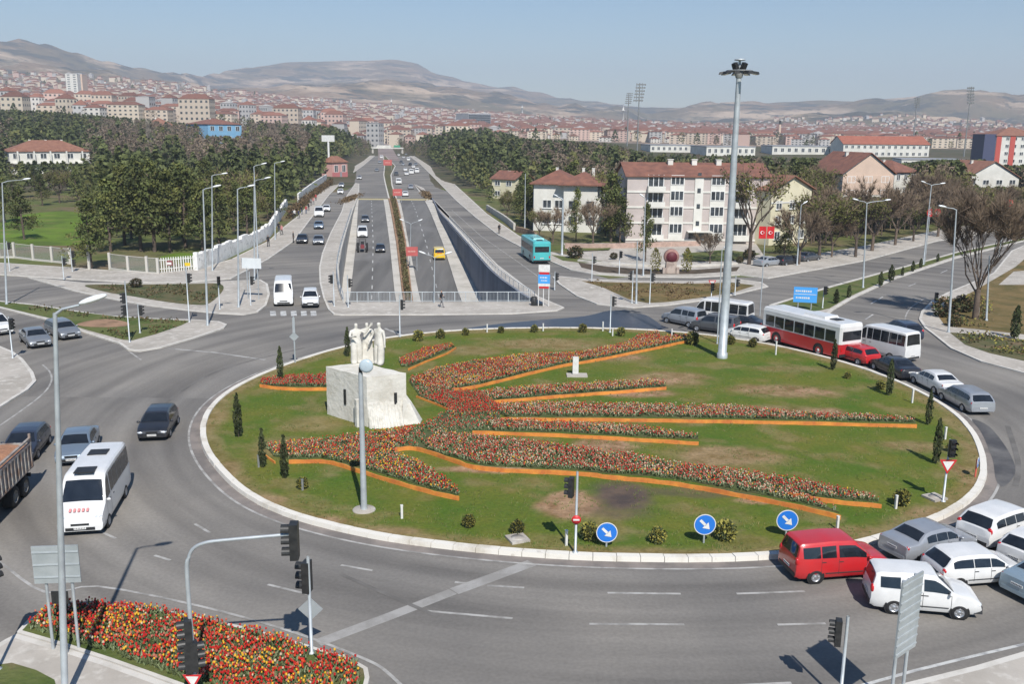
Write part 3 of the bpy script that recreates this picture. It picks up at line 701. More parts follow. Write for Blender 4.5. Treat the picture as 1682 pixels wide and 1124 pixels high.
BED = {
 1: ([(430, 630), (471, 625), (536, 622), (536, 641), (428, 640)], [9, 2, .3, .3, 1]),
 2: ([(655, 598), (676, 588), (696, 579), (739, 572), (748, 574), (702, 595), (671, 608), (660, 607)], [5, 3, 1.5, .5, 1]),
 3: ([(672, 630), (717, 612), (801, 597), (856, 590), (949, 586), (1026, 571), (1051, 556), (1079, 549.5), (1084, 559), (1135, 556.5), (1135, 561), (1073, 575), (980, 594), (918, 604), (825, 627), (779, 639), (742, 645), (700, 645)], [4, 3, 2.2, 2.2, 1.5]),
 4: ([(790, 652), (801, 649), (856, 644), (949, 638), (1073, 632), (1093, 635), (1093, 640), (1011, 647), (918, 654), (820, 662), (805, 664)], [2.5, 1.5, 1, 3, 2]),
 5: ([(812, 680), (822, 672), (887, 669.5), (1011, 672), (1200, 675), (1300, 685), (1433, 691.5), (1502, 697), (1504, 701), (1300, 695.5), (1133, 692), (1000, 690.5), (830, 690)], [2.2, 1, .5, 3.4, 2.2]),
 6: ([(800, 700), (816, 697), (918, 701.5), (1042, 709), (1145, 724), (1147, 728), (1042, 723), (918, 716), (780, 713)], [2.6, 1, .4, 3, 2.5]),
 7: ([(700, 735), (717, 720), (794, 725), (918, 740), (1042, 755.6), (1100, 770), (1200, 781), (1300, 796), (1400, 817), (1443, 832), (1400, 829), (1366, 826), (1300, 817), (1316, 822), (1378, 850), (1316, 834), (1233, 816), (1133, 798), (1066, 789), (1000, 785), (950, 779), (797, 772), (745, 758), (702, 745)], [3.2, 1.2, .5, 3.2, 2.4]),
 8: ([(437, 740), (514, 731), (571, 724), (628, 717), (685, 708), (648, 745), (651, 752), (685, 768), (727, 793), (753, 814), (753, 821), (713, 812), (656, 794), (585, 772), (554, 764), (528, 759), (475, 761), (451, 757)], [6, 3, 1.6, 1.4, 2]),
 9: ([(672, 632), (742, 646), (790, 652), (805, 666), (820, 672), (822, 694), (800, 700), (776, 716), (717, 721), (700, 742), (673, 743), (648, 745), (640, 722), (685, 708), (713, 697), (738, 679), (712, 668), (690, 658)], [6, 2, .3, .5, 2.5]),
}
soil = MB(); spots = []
CEN = G(775, 668)
for kx, (pts, wts) in BED.items():
    poly = gp(pts); 
    soil.prism([(p.x, p.y) for p in poly], 0.2, 0.235 + kx * .003)
    def fn(x, y, wts=wts, kx=kx):
        nn = mnoise.noise(Vector((x * .45, y * .45, kx))); w2 = list(wts); w2[3] *= .8; w2[4] *= 2.2; w2[0] *= .8
        if mnoise.noise(Vector((x * 1.1, y * 1.1, 20 + kx))) < -.28 and rng.random() < .6: return None
        if nn > .12: w2[0] *= 3.2; w2[1] *= 1.6
        if nn < -.2: w2[2] *= 1.8; w2[3] *= 1.8
        if kx == 9:
            d = math.hypot((x - CEN.x) / 3.2, (y - CEN.y) / 2.6)
            if d > 1 and rng.random() < .62: return None
            if d <= 1: w2 = [9, 3, .1, .1, 1]
        elif rng.random() < .1: return None
        if kx == 8 and x > G(600, 760).x: w2[2] *= 2.6
        return (x, y, .24, pick(w2), rng.uniform(.12, .24), rng.uniform(.042, .066))
    spots += scatter(poly, 50, fn)
struct('flower_soil', soil, noise_layers("bed_soil", (0.085, 0.085, 0.04), [((0.07, 0.1, 0.035), .8, .4, .6, (1, 1, 1), 0)]))
tulips('tulips', spots, 'red, cream and yellow tulips planted in a starburst of beds on the roundabout', False)
bf = gp(BEDF); bf = offset(bf, 0.3)
def fn2(x, y):
    nn = mnoise.noise(Vector((x * .7, y * .7, 9)))
    if mnoise.noise(Vector((x * 1.6, y * 1.6, 31))) < -.22 and rng.random() < .75: return None
    return (x, y, .16, pick([5 + 9 * max(0, nn), 3.5, max(.6, 2.6 - 6 * nn), .5, 2.4]), rng.uniform(.2, .38), rng.uniform(.045, .07))
tulips('tulips', scatter(bf, 80, fn2), 'red and yellow tulips filling the kerbed bed in the foreground', True)
# orange edging boards of the beds
M_ORANGE = mat('edging_orange', (0.7, 0.27, 0.045), .7, c2=(0.5, 0.15, 0.035), scale=1.6, detail=8)
EDG = [("orange edging of the short red bed left of the stone monument", [(427, 641), (475, 646.5), (537, 646.5)], .3),
       ("orange edging of the small tulip bed behind the monument", [(671, 613), (702, 599), (733, 587), (749, 577)], .2),
       ("long orange edging of the topmost tulip bed near the floodlight mast", [(742, 648), (779, 643), (825, 632), (918, 609), (980, 598), (1073, 579), (1136, 565)], .3),
       ("orange edging of the tulip bed just below the white box", [(807, 668.5), (918, 659), (1011, 652), (1094, 645)], .3),
       ("longest straight orange edging, crossing the lawn to the right", [(822, 697), (1000, 698), (1133, 700), (1300, 703), (1505, 708.5)], .3),
       ("short orange edging of the thin bed ending mid lawn", [(776, 719), (918, 724), (1042, 731), (1147, 737.5)], .3),
       ("orange edging of the big lower tulip bed, curving down to the right", [(648, 748), (673, 745.5), (698, 750), (745, 766), (797, 780), (950, 788), (1000, 794), (1066, 800), (1133, 809), (1233, 828), (1316, 845), (1380, 861)], .32),
       ("orange edging of the upper tip of the big lower bed", [(1293, 822), (1366, 834), (1447, 842)], .3),
       ("wavy orange edging of the bed in front of the monument", [(475, 768), (528, 767.5), (554, 772), (585, 782), (656, 804), (713, 820), (754, 829)], .3),
       ("short orange edging between the monument and the red centre", [(684, 658), (715, 670), (742, 682)], .18),
       ("little dull red edging at the left tip of the front bed", [(430, 752), (452, 768)], .18)]
for lab, pts, h in EDG:
    c = catmull(gp(pts), k=4); b = MB(); v = []
    for i, p in enumerate(c):
        d = (c[min(i + 1, len(c) - 1)] - c[max(i - 1, 0)]).normalized(); nn = Vector((-d.y, d.x, 0)) * .03
        z = .19 + h * .74 * (1 + .08 * math.sin(i * 2.1)); v += [(p.x - nn.x, p.y - nn.y, .18), (p.x - nn.x, p.y - nn.y, z), (p.x + nn.x, p.y + nn.y, z), (p.x + nn.x, p.y + nn.y, .18)]
    m_ = len(c)
    for j in range(3): b.add(v, [(4 * i + j, 4 * i + j + 1, 4 * i + 5 + j, 4 * i + 4 + j) for i in range(m_ - 1)])
    b.add(v[:4], [(3, 2, 1, 0)]); b.add(v[-4:], [(0, 1, 2, 3)])
    tag(b.build('bed_edging', M_ORANGE), lab, 'edging', 'orange edgings of the tulip beds')

# tufts of rougher grass on the lawn
V_, F_, M_I = [], [], []; rg = random.Random(3); ringp = [(p.x, p.y) for p in ring_at(-.6)]; x0, x1, y0, y1 = min(p[0] for p in ringp), max(p[0] for p in ringp), min(p[1] for p in ringp), max(p[1] for p in ringp); beds_ = [[(p.x, p.y) for p in gp(v[0])] for v in BED.values()]
for _ in range(15000):
    x, y = rg.uniform(x0, x1), y0 + (y1 - y0) * rg.random() ** 1.4
    nn = mnoise.noise(Vector((x * .5, y * .5, 8)))
    if nn < -.05 or not inpoly(x, y, ringp) or any(inpoly(x, y, b_) for b_ in beds_): continue
    for k in range(5):
        a = rg.uniform(0, 6.28); w_ = .012; h = rg.uniform(.05, .13); bx_, by_ = x + rg.gauss(0, .05), y + rg.gauss(0, .05); o = len(V_)
        V_ += [(bx_ - w_, by_, .19), (bx_ + w_, by_, .19), (bx_ + .06 * math.cos(a), by_ + .06 * math.sin(a), .2 + h)]; F_.append((o, o + 1, o + 2)); M_I.append(0 if rg.random() < .7 else 1)
me = bpy.data.meshes.new('grass'); me.from_pydata(V_, [], F_); me.materials.append(mat('grass_blade', (.1, .16, .025), .8, var=.4, scale=.4)); me.materials.append(mat('grass_blade_dry', (.25, .21, .08), .8, var=.4, scale=.4)); me.polygons.foreach_set('material_index', M_I); me.update()
tag(link('grass', me), 'scattered tufts of rougher grass on the roundabout lawn', 'grass', kind='stuff')
# ------------------------------------------------------------------ vehicles (built nose along +x, on z = 0)
M_GLASS = mat('car_glass', (0.018, 0.022, 0.028), .06, spec=.8, var=.5, scale=1.5)
M_TYRE = mat('tyre', (0.018, 0.018, 0.019), .85, var=.4, scale=6)
M_RIM = mat('rim_alloy', (0.45, 0.46, 0.48), .35, .7)
M_RIMD = mat('rim_steel', (0.3, 0.29, 0.27), .6, .3, var=.4, scale=8)
M_DARKP = mat('dark_plastic', (0.025, 0.026, 0.028), .55, var=.4, scale=3)
M_HEAD = mat('headlight_glass', (0.75, 0.78, 0.8), .12, .3, spec=.8)
M_TAIL = mat('taillight_red', (0.5, 0.012, 0.015), .2, spec=.7)
M_PLATE = mat('plate_white', (0.72, 0.72, 0.7), .5)
M_INK = mat('plate_ink', (0.03, 0.03, 0.04), .6)
M_UNDER = mat('underbody', (0.012, 0.012, 0.013), .9)
M_SEAM = mat('door_seam', (0.03, 0.03, 0.032), .7)
def paint(name, c, metal=0.0, rough=.32):
    return mat('paint_' + name, c, rough, metal, c2=tuple(v * .86 + .012 for v in c), scale=1.1, coat=.6, detail=5)
WHITE = paint('white', (0.7, 0.7, 0.69)); SILVER = paint('silver', (0.36, 0.38, 0.41), .35); GREY = paint('grey', (0.22, 0.235, 0.255), .3); DGREY = paint('dark_grey', (0.085, 0.09, 0.1), .25)
BLACK = paint('black', (0.014, 0.016, 0.022)); RED = paint('red', (0.5, 0.016, 0.02)); DRED = paint('dark_red', (0.42, 0.014, 0.02)); SBLUE = paint('steel_blue', (0.19, 0.245, 0.31), .35); LBLUE = paint('light_blue', (0.3, 0.39, 0.45), .35)
NAVY = paint('navy', (0.02, 0.028, 0.05)); YELLOW = paint('taxi_yellow', (0.78, 0.52, 0.02)); TEAL = paint('teal', (0.07, 0.45, 0.46)); PALE = paint('pale_grey', (0.5, 0.5, 0.5)); BUSRED = paint('bus_red', (0.46, 0.018, 0.025))

# profile: (x as a share of length from the tail -.5 to the nose .5, height); belt: window sill height at tail and nose
KIND = {
 'hatch':   dict(L=4.05, W=1.74, wb=(-.315, .30), r=.31, prof=[(-.5, .62), (-.492, .92), (-.44, 1.14), (-.375, 1.40), (-.31, 1.46), (-.08, 1.49), (.08, 1.455), (.12, 1.42), (.27, .99), (.30, .95), (.43, .82), (.485, .70), (.5, .55)], belt=(.98, .90), side=[(-.385, -.155), (-.145, .04), (.05, .205)], rear=(-.475, -.385), wind=(.13, .262)),
 'sedan':   dict(L=4.45, W=1.76, wb=(-.29, .315), r=.315, prof=[(-.5, .62), (-.492, .95), (-.47, 1.02), (-.34, 1.06), (-.205, 1.38), (-.15, 1.43), (.0, 1.45), (.08, 1.425), (.11, 1.40), (.255, .98), (.28, .94), (.43, .80), (.485, .68), (.5, .54)], belt=(.97, .90), side=[(-.225, -.10), (-.09, .05), (.06, .19)], rear=(-.325, -.215), wind=(.12, .248)),
 'wagon':   dict(L=4.5, W=1.77, wb=(-.285, .31), r=.315, prof=[(-.5, .62), (-.492, .95), (-.455, 1.12), (-.40, 1.40), (-.35, 1.47), (-.08, 1.51), (.08, 1.475), (.12, 1.44), (.26, 1.0), (.29, .96), (.43, .84), (.485, .72), (.5, .56)], belt=(1.0, .92), side=[(-.42, -.26), (-.25, -.09), (-.08, .06), (.07, .2)], rear=(-.48, -.405), wind=(.13, .252)),
 'suv':     dict(L=4.4, W=1.83, wb=(-.29, .31), r=.36, prof=[(-.5, .7), (-.492, 1.05), (-.46, 1.2), (-.39, 1.55), (-.33, 1.63), (-.08, 1.67), (.08, 1.63), (.12, 1.59), (.26, 1.13), (.29, 1.09), (.43, .98), (.485, .84), (.5, .62)], belt=(1.13, 1.05), side=[(-.40, -.26), (-.25, -.09), (-.08, .06), (.07, .2)], rear=(-.48, -.395), wind=(.13, .252)),
 'mpv':     dict(L=4.3, W=1.80, wb=(-.30, .32), r=.32, prof=[(-.5, .66), (-.496, 1.05), (-.485, 1.2), (-.455, 1.70), (-.43, 1.77), (-.1, 1.82), (.08, 1.79), (.12, 1.76), (.285, 1.10), (.31, 1.06), (.43, .95), (.488, .80), (.5, .58)], belt=(1.12, 1.03), side=[(-.43, -.255), (-.24, -.09), (-.06, .225)], rear=(-.487, -.457), wind=(.13, .277)),
 'smallvan': dict(L=3.95, W=1.72, wb=(-.285, .30), r=.31, prof=[(-.5, .64), (-.496, 1.02), (-.488, 1.15), (-.46, 1.62), (-.43, 1.69), (-.1, 1.73), (.06, 1.70), (.09, 1.66), (.245, 1.1), (.275, 1.04), (.42, .90), (.486, .74), (.5, .55)], belt=(1.08, 1.0), side=[(-.03, .21)], rear=(-.489, -.462), wind=(.1, .238), panel=True),
 'minibus': dict(L=6.4, W=1.98, wb=(-.25, .34), r=.345, prof=[(-.5, .8), (-.497, 1.4), (-.49, 1.7), (-.478, 2.5), (-.46, 2.62), (-.1, 2.68), (.2, 2.66), (.25, 2.6), (.285, 2.42), (.375, 1.42), (.395, 1.34), (.465, 1.08), (.492, .86), (.5, .55)], belt=(1.36, 1.36), side=[(-.47, -.345), (-.335, -.2), (-.19, -.055), (-.045, .09), (.1, .19), (.215, .335)], rear=(-.494, -.479), wind=(.29, .37)),
 'van':     dict(L=5.2, W=1.95, wb=(-.27, .33), r=.335, prof=[(-.5, .8), (-.497, 1.3), (-.49, 1.5), (-.478, 2.0), (-.46, 2.1), (-.1, 2.14), (.17, 2.12), (.21, 2.07), (.335, 1.3), (.365, 1.22), (.46, 1.02), (.492, .84), (.5, .55)], belt=(1.28, 1.22), side=[(-.46, -.29), (-.28, -.09), (-.08, .1), (.13, .29)], rear=(-.494, -.479), wind=(.215, .33)),
}
def shell(K, L):
    prof, W = K['prof'], K['W']; hw = W / 2
    def top(x): return interp(x, prof)
    ztop_max = max(p[1] for p in prof)
    tall = ztop_max > 2.0
    def width(x):
        t = max(0, (abs(x) - .36) / .14); return hw * (1 - (.05 if tall else .115) * t * t)
    def ring(x):
        zt = top(x); w_ = width(x); bl = K['belt'][0] + (K['belt'][1] - K['belt'][0]) * (x + .5)
        zb = .24 if abs(x) < .47 else .3
        f = max(0, min(1, (zt - bl) / (ztop_max - bl)))
        yb = w_ * .965; tum = (.1 if tall else .2)
        if zt > bl + .04:
            yr = yb - hw * tum * f; zr = zt - (.03 + .07 * f)
            return [(w_ * .90, zb), (w_ * .985, .40), (w_, .62 if zt > .75 else zt * .8), (yb, bl), (yr, zr), (yr * .90, zt - .015), (yr * .5, zt + .0), (0, zt + .012)]
        z3 = min(bl, zt - .05)
        return [(w_ * .90, min(zb, zt - .2)), (w_ * .985, min(.40, zt - .12)), (w_, min(.62, zt - .08)), (yb, z3), (yb * .95, zt - .025), (yb * .85, zt - .004), (yb * .45, zt + .012), (0, zt + .02)]
    return top, width, ring
def on_side(K, L, ring, x, f, s, off):
    r = ring(x); (y0, z0), (y1, z1) = r[3], r[4]; y = y0 + (y1 - y0) * f; z = z0 + (z1 - z0) * f
    return (x * L, s * (y + off), z + off * .25)
def car_parts(kind, L_=None, detail=2):
    K = KIND[kind]; L = L_ or K['L']; top, width, ring = shell(K, L); W = K['W']; hw = W / 2; out = {}
    xs = [p[0] for p in K['prof']]
    xs = sorted(xs + [x for x in [(-.5 + .05 * i) for i in range(21)] if min(abs(x - q) for q in xs) > .012]); b = MB()
    v = []; n = 15
    for x in xs:
        r = ring(x); v += [(x * L, -y, z) for y, z in r] + [(x * L, y, z) for y, z in r[-2::-1]]
    f = []
    for i in range(len(xs) - 1):
        for k in range(n - 1): f.append((i * n + k, i * n + k + 1, (i + 1) * n + k + 1, (i + 1) * n + k))
    b.add(v, f, 0, True); b.add(v[:n], [tuple(range(n))[::-1]], 0); b.add(v[-n:], [tuple(range(n))], 0)
    b.add(v, [(i * n, (i + 1) * n, (i + 1) * n + n - 1, i * n + n - 1) for i in range(len(xs) - 1)], 1); b.sharp = 38
    out['body'] = b
    def side_win(x0, x1, s):
        g = MB(); k = 5; vv = []
        for i in range(k + 1):
            x = x0 + (x1 - x0) * i / k; vv += [on_side(K, L, ring, x, .10, s, .012), on_side(K, L, ring, x, .88, s, .012)]
        g.add(vv, [(2 * i, 2 * i + 2, 2 * i + 3, 2 * i + 1) if s < 0 else (2 * i, 2 * i + 1, 2 * i + 3, 2 * i + 2) for i in range(k)]); return g
    wins = []
    sides = K['side']
    for s in (-1, 1):
        for x0, x1 in sides: wins.append(side_win(x0, x1, s))
        if K.get('panel'): wins.append(side_win(-.18, -.09, s)); wins.append(side_win(-.42, -.24, s))
    out['side_window'] = wins
    def cross(x0, x1, sgn, kx=.9):
        g = MB(); vv = []; m_ = 5
        for i in range(m_ + 1):
            x = x0 + (x1 - x0) * i / m_; r = ring(x); d = 1e-3; sl = (top(x + d) - top(x - d)) / (2 * d * L); nn = Vector((-sl, 0, 1)).normalized() * .014
            pts = [(-r[4][0], r[4][1]), (-r[5][0], r[5][1]), (-r[6][0], r[6][1]), (0, r[7][1]), (r[6][0], r[6][1]), (r[5][0], r[5][1]), (r[4][0], r[4][1])]
            for y, z in pts: vv.append((x * L + nn.x, y * kx, z + nn.z + (.02 if abs(y) > .95 * r[4][0] else 0)))
        g.add(vv, [(i * 7 + k, (i + 1) * 7 + k, (i + 1) * 7 + k + 1, i * 7 + k + 1) for i in range(m_) for k in range(6)], 0, True); return g
    out['windscreen'] = cross(*K['wind'], 1); out['rear_window'] = cross(*K['rear'], -1, .86)
    # wheels
    wh = []; r = K['r']
    for wx in K['wb']:
        for s in (-1, 1):
            t = MB(); y0 = s * (width(wx) - .19); y1 = s * (width(wx) + .012)
            t.lathe([(r * .6, y1), (r * .93, y1), (r, y1 - s * .03), (r, y0), (0.01, y0)], 18, 'Y', (wx * L, 0, r), 0)
            q = MB(); q.lathe([(0.005, y1 - s * .012), (r * .2, y1 - s * .008), (r * .24, y1 - s * .025), (r * .6, y1 - s * .02), (r * .63, y1 + s * .002)], 18, 'Y', (wx * L, 0, r), 0)
            for k in range(5):
                a = 6.283 * k / 5; q.box((wx * L + math.cos(a) * r * .4, y1 - s * .012, r + math.sin(a) * r * .4), (.05, .02, .05), 0)
            a_ = MB(); a_.lathe([(r + .055, y1 - s * .02), (r * .5, y1 - s * .024)], 18, 'Y', (wx * L, 0, r + .01), 0)
            wh.append((t, q, a_))
    out['wheel'] = wh
    zl = K['belt'][1]
    fx = [x for x in np.linspace(.3, .5, 60) if top(x) < zl * .86 + .02][0] if not kind == 'minibus' else .478
    out['headlight'] = []; out['taillight'] = []
    for s in (-1, 1):
        hx = .468; rr = ring(hx); h = MB(); h.ball((hx * L, s * rr[3][0] * .80, rr[4][1] - .10), (.14, .2, .085), 10, 6); out['headlight'].append(h)
        t = MB(); tz = .88 if kind in ('hatch', 'sedan', 'wagon') else (1.0 if kind in ('mpv', 'smallvan', 'suv') else 1.05)
        th = .10 if kind in ('hatch', 'sedan', 'wagon') else .2
        t.ball((-.474 * L - (.05 if kind in ('mpv', 'smallvan', 'minibus', 'van') else 0), s * width(-.47) * .84, tz), (.075, .13, th), 10, 6); out['taillight'].append(t)
    if kind == 'smallvan': fb = MB(); fb.box((.47 * L, 0, .44), (.3, width(.44) * 1.9, .3), 0, 0, .93); out['front_bumper'] = fb
    bm_ = MB(); wF, wR = width(.49), width(-.49)
    bm_.box((.496 * L, 0, .40), (.05, wF * 1.3, .16)); bm_.box((.497 * L, 0, .62), (.05, wF * .8, .1)); out['grille'] = bm_
    br = MB(); br.box((-.497 * L, 0, .40), (.06, wR * 1.7, .16)); out['rear_bumper'] = br
    for nm, x in (('front', .502 * L + .022), ('rear', -.5 * L - .03)):
        p = MB(); z = .46 if nm == 'front' else (.62 if kind not in ('sedan',) else .74)
        if nm == 'rear' and kind in ('hatch', 'wagon'): z = .56
        p.box((x, 0, z), (.015, .5, .115), 0)
        for i in range(7): p.box((x + (.009 if x > 0 else -.009), -.2 + i * .066, z), (.004, .035, .06), 1)
        out['plate_' + nm] = p
    out['mirror'] = []
    xm = K['wind'][1] - .035
    for s in (-1, 1):
        q = MB(); rr = ring(xm); q.ball((xm * L, s * (rr[3][0] + .09), rr[3][1] + .06), (.06, .1, .075), 8, 6); out['mirror'].append(q)
    gaps, hands, mould = [], [], []
    for s in (-1, 1):
        for x in set([sides[-1][0] - .005, sides[-1][1] + .01] + ([sides[-2][0] - .005] if len(sides) > 1 and kind not in ('minibus',) else [])):
            rr = ring(x); sm = MB(); pts = [(x * L, s * (rr[j][0] + .006), rr[j][1]) for j in range(1, 4)]
            sm.add([(x * L + q * .008, y, z) for _, y, z in pts for q in (-1, 1)], [(0, 1, 3, 2), (2, 3, 5, 4)]); gaps.append(sm)
        for x in (sides[-1][0] + .02, (sides[-2][0] + .02) if len(sides) > 1 else sides[-1][0] - .03):
            rr = ring(x); sm = MB(); sm.box((x * L, s * (rr[3][0] + .012), rr[3][1] - .12), (.17, .02, .035)); hands.append(sm)
        xa, xb = K['wb'][0] + .1, K['wb'][1] - .1
        if kind in ('smallvan', 'hatch', 'mpv', 'van'):
            sm = MB(); sm.box(((xa + xb) / 2 * L, s * (width(0) + .004), .47), ((xb - xa) * L, .02, .035)); mould.append(sm)
    out['door_gap'] = gaps; out['door_handle'] = hands; out['side_moulding'] = mould
    return out
_cache = {}
def mesh_of(key, b, mats):
    k = (key, tuple(m.name for m in mats))
    if k not in _cache:
        o = b.build(key[-1] if isinstance(key, tuple) else key, mats); _cache[k] = o.data; bpy.data.objects.remove(o)
    return _cache[k]
_parts = {}
def vehicle(kind, pt, label, cat, ref, px, hd, name, detail=2, z=0.02, L=None, rim=None, group=None, dx=0.0, pos=None, sign=None):
    if (kind, L) not in _parts: _parts[(kind, L)] = car_parts(kind, L)
    pp = _parts[(kind, L)]; Lv = L or KIND[kind]['L']
    q = pos if pos is not None else G(*px, z)
    rz = hd if isinstance(hd, float) else heading(hd[0], hd[1], z)
    d = Vector((math.cos(rz), math.sin(rz), 0)); off = {'f': -.5, 'r': .5, 'c': 0}[ref] * Lv
    t = thing(name, label, cat, q + d * off, rz, group)
    t.scale = (1, 1, .93)
    def put(nm, b, mats, parent=t, idx=0):
        return link(nm, mesh_of((kind, L, idx, nm), b, mats), parent)
    put('body', pp['body'], [pt, M_UNDER])
    put('windscreen', pp['windscreen'], [M_GLASS]); put('rear_window', pp['rear_window'], [M_GLASS])
    for i, g in enumerate(pp['side_window']): put('side_window', g, [M_GLASS], idx=i)
    for i, (ty, ri, ar) in enumerate(pp['wheel']):
        o = put('wheel', ty, [M_TYRE], idx=i)
        if detail > 0: put('rim', ri, [rim or M_RIM], o, i); put('wheel_arch', ar, [M_UNDER], idx=i)
    if detail > 0:
        for i, g in enumerate(pp['headlight']): put('headlight', g, [M_HEAD], idx=i)
        for i, g in enumerate(pp['taillight']): put('taillight', g, [M_TAIL], idx=i)
        if 'front_bumper' in pp: put('front_bumper', pp['front_bumper'], [M_DARKP])
        put('grille', pp['grille'], [M_DARKP]); put('rear_bumper', pp['rear_bumper'], [M_DARKP if kind in ('smallvan', 'mpv', 'van', 'minibus', 'suv') else pt])
    if detail > 1:
        for nm in ('front', 'rear'): put('number_plate', pp['plate_' + nm], [M_PLATE, M_INK], idx=nm)
        for i, g in enumerate(pp['mirror']): put('mirror', g, [pt], idx=i)
        for nm in ('door_gap', 'door_handle', 'side_moulding'):
            for i, g in enumerate(pp[nm]): put(nm, g, [M_SEAM], idx=i)
    return t
V = vehicle
# left side of the ring and the left road
V('hatch', NAVY, 'dark blue car half hidden behind the loaded truck', 'car', 'f', (28, 764), ((60, 722), (30, 757)), 'car')
V('sedan', SBLUE, 'steel blue saloon car following the white minibus, seen from the front', 'car', 'f', (118, 768), ((140, 722), (119, 762)), 'car')
mb = V('minibus', WHITE, 'white minibus with two dark roof hatches beside the foreground lamp post', 'minibus', 'f', (133, 883), ((214, 808), (178, 872)), 'minibus', L=6.0)
V('hatch', BLACK, 'black hatchback driving alone on the left of the roundabout', 'car', 'f', (250, 727), ((287, 703), (275, 723)), 'car')
V('sedan', GREY, 'older grey saloon car waiting on the left road, nearer the pavement', 'car', 'f', (68, 573), ((34, 560), (50, 574)), 'car')
V('wagon', GREY, 'grey estate car on the left road beside the grass median', 'car', 'f', (118, 559), ((77, 546), (104, 559)), 'car')
V('mpv', WHITE, 'white car cut by the left edge of the picture', 'car', 'f', (7, 552), ((-30, 539), (2, 552)), 'car')
# left service road
V('minibus', WHITE, 'white minibus waiting at the zebra crossing of the service road', 'minibus', 'f', (466, 504), ((469, 470), (466, 504)), 'minibus', 1, L=5.6)
V('smallvan', WHITE, 'white small van waiting at the zebra crossing, right of the minibus', 'van', 'f', (510, 507), ((511, 480), (510, 507)), 'small_van')
V('sedan', BLACK, 'black car on the service road next to the pavement', 'car', 'f', (496, 401), ((503, 380), (496, 401)), 'car', 1)
V('sedan', GREY, 'grey car on the service road beside the black car', 'car', 'f', (523, 403), ((527, 380), (523, 403)), 'car', 1)
V('sedan', SBLUE, 'blue grey car on the service road just ahead of the white van', 'car', 'f', (523.5, 377), ((527, 357), (523.5, 377)), 'car', 1)
V('van', WHITE, 'white van on the service road behind two grey cars', 'van', 'f', (524, 357), ((529, 340), (524, 357)), 'van', 1)
V('hatch', WHITE, 'small white car half hidden behind the white van on the service road', 'car', 'f', (536, 348), ((541, 333), (536, 348)), 'car', 1)
V('hatch', WHITE, 'white car further up the left service road, nearest of its pair', 'car', 'f', (559, 319), ((565, 306), (559, 319)), 'car', 1)
V('hatch', SILVER, 'silver car just behind the white car up the service road', 'car', 'f', (560.5, 308), ((567, 297), (560.5, 308)), 'car', 1)
V('sedan', PALE, 'pale car near the pink kiosk', 'car', 'f', (590, 295), ((597, 285), (590, 295)), 'car', 1)
# underpass
def RV(kind, pt, label, cat, ref, px, name, **k):
    q = GR(*px); q2 = GR(px[0] + (px[0] - 640) * 0.0, px[1] - 6)
    ln = La if px[0] < 650 else Lf
    hd_ = math.atan2(40, interp(q.y + 40, ln) - interp(q.y, ln)) + (math.pi if ref == 'f' else 0)
    return V(kind, pt, label, cat, ref, px, float(hd_), name, 1, pos=q, **k)
RV('van', WHITE, 'white van driving in the left lane of the underpass', 'van', 'f', (595.5, 391), 'van', L=4.8)
RV('hatch', DGREY, 'dark car close behind the white van in the underpass', 'car', 'f', (600, 366), 'car')
RV('hatch', BLACK, 'black car in the underpass beside the tractor', 'car', 'f', (625, 416), 'car')
tx = RV('van', YELLOW, 'yellow shared taxi van with red lettering in the underpass', 'taxi', 'r', (722, 428), 'taxi_van', L=4.6)
for (px, kd, pt, lab) in [((655, 303), 'van', WHITE, 'white van on the avenue above the upper red banner'), ((666, 323), 'hatch', WHITE, 'white car entering the underpass right of the upper red banner'), ((675, 311), 'hatch', SILVER, 'silver car entering the underpass near the dividing island'),
                          ((676, 286), 'van', WHITE, 'white van in the far queue, nearer of the two'), ((685, 284), 'van', WHITE, 'white van in the far queue, to the right of the other'), ((651, 288), 'hatch', DGREY, 'dark car in the left lane of the avenue before the queue'),
                          ((666, 281), 'sedan', WHITE, 'white car in the middle lane beside the far white vans'), ((674, 272), 'sedan', BLACK, 'black car in the far queue on the avenue'), ((662, 272), 'hatch', SILVER, 'silver car in the far queue on the avenue'), ((671, 264), 'van', WHITE, 'white van deep in the far queue'),
                          ((663, 260), 'hatch', PALE, 'pale car deep in the far queue'), ((626.5, 260), 'van', WHITE, 'white van coming down the far end of the avenue'), ((655, 256), 'hatch', WHITE, 'tiny white car at the far end of the avenue, foremost of its lane'), ((667, 255), 'sedan', SILVER, 'tiny silver car at the far end of the avenue'),
                          ((668, 288), 'hatch', WHITE, 'white car between the two lanes of the far queue'), ((659, 268), 'sedan', DGREY, 'dark grey car in the far queue, left lane'), ((679, 276), 'hatch', WHITE, 'white car behind the two far white vans'), ((683, 272), 'sedan', GREY, 'grey car at the right kerb of the far queue'), ((624, 268), 'hatch', SILVER, 'silver car coming down the avenue left of the far median'), ((619, 282), 'sedan', GREY, 'grey car coming down the avenue above the pink kiosk level'), ((661, 253), 'van', PALE, 'pale van last in the far queue')]:
    q = G(*px, .03)
    V(kd, pt, lab, 'van' if kd == 'van' else 'car', 'r', px, float(R(98)), 'van' if kd == 'van' else 'car', 0 if px[1] < 290 else 1, pos=q, group='traffic on the avenue')
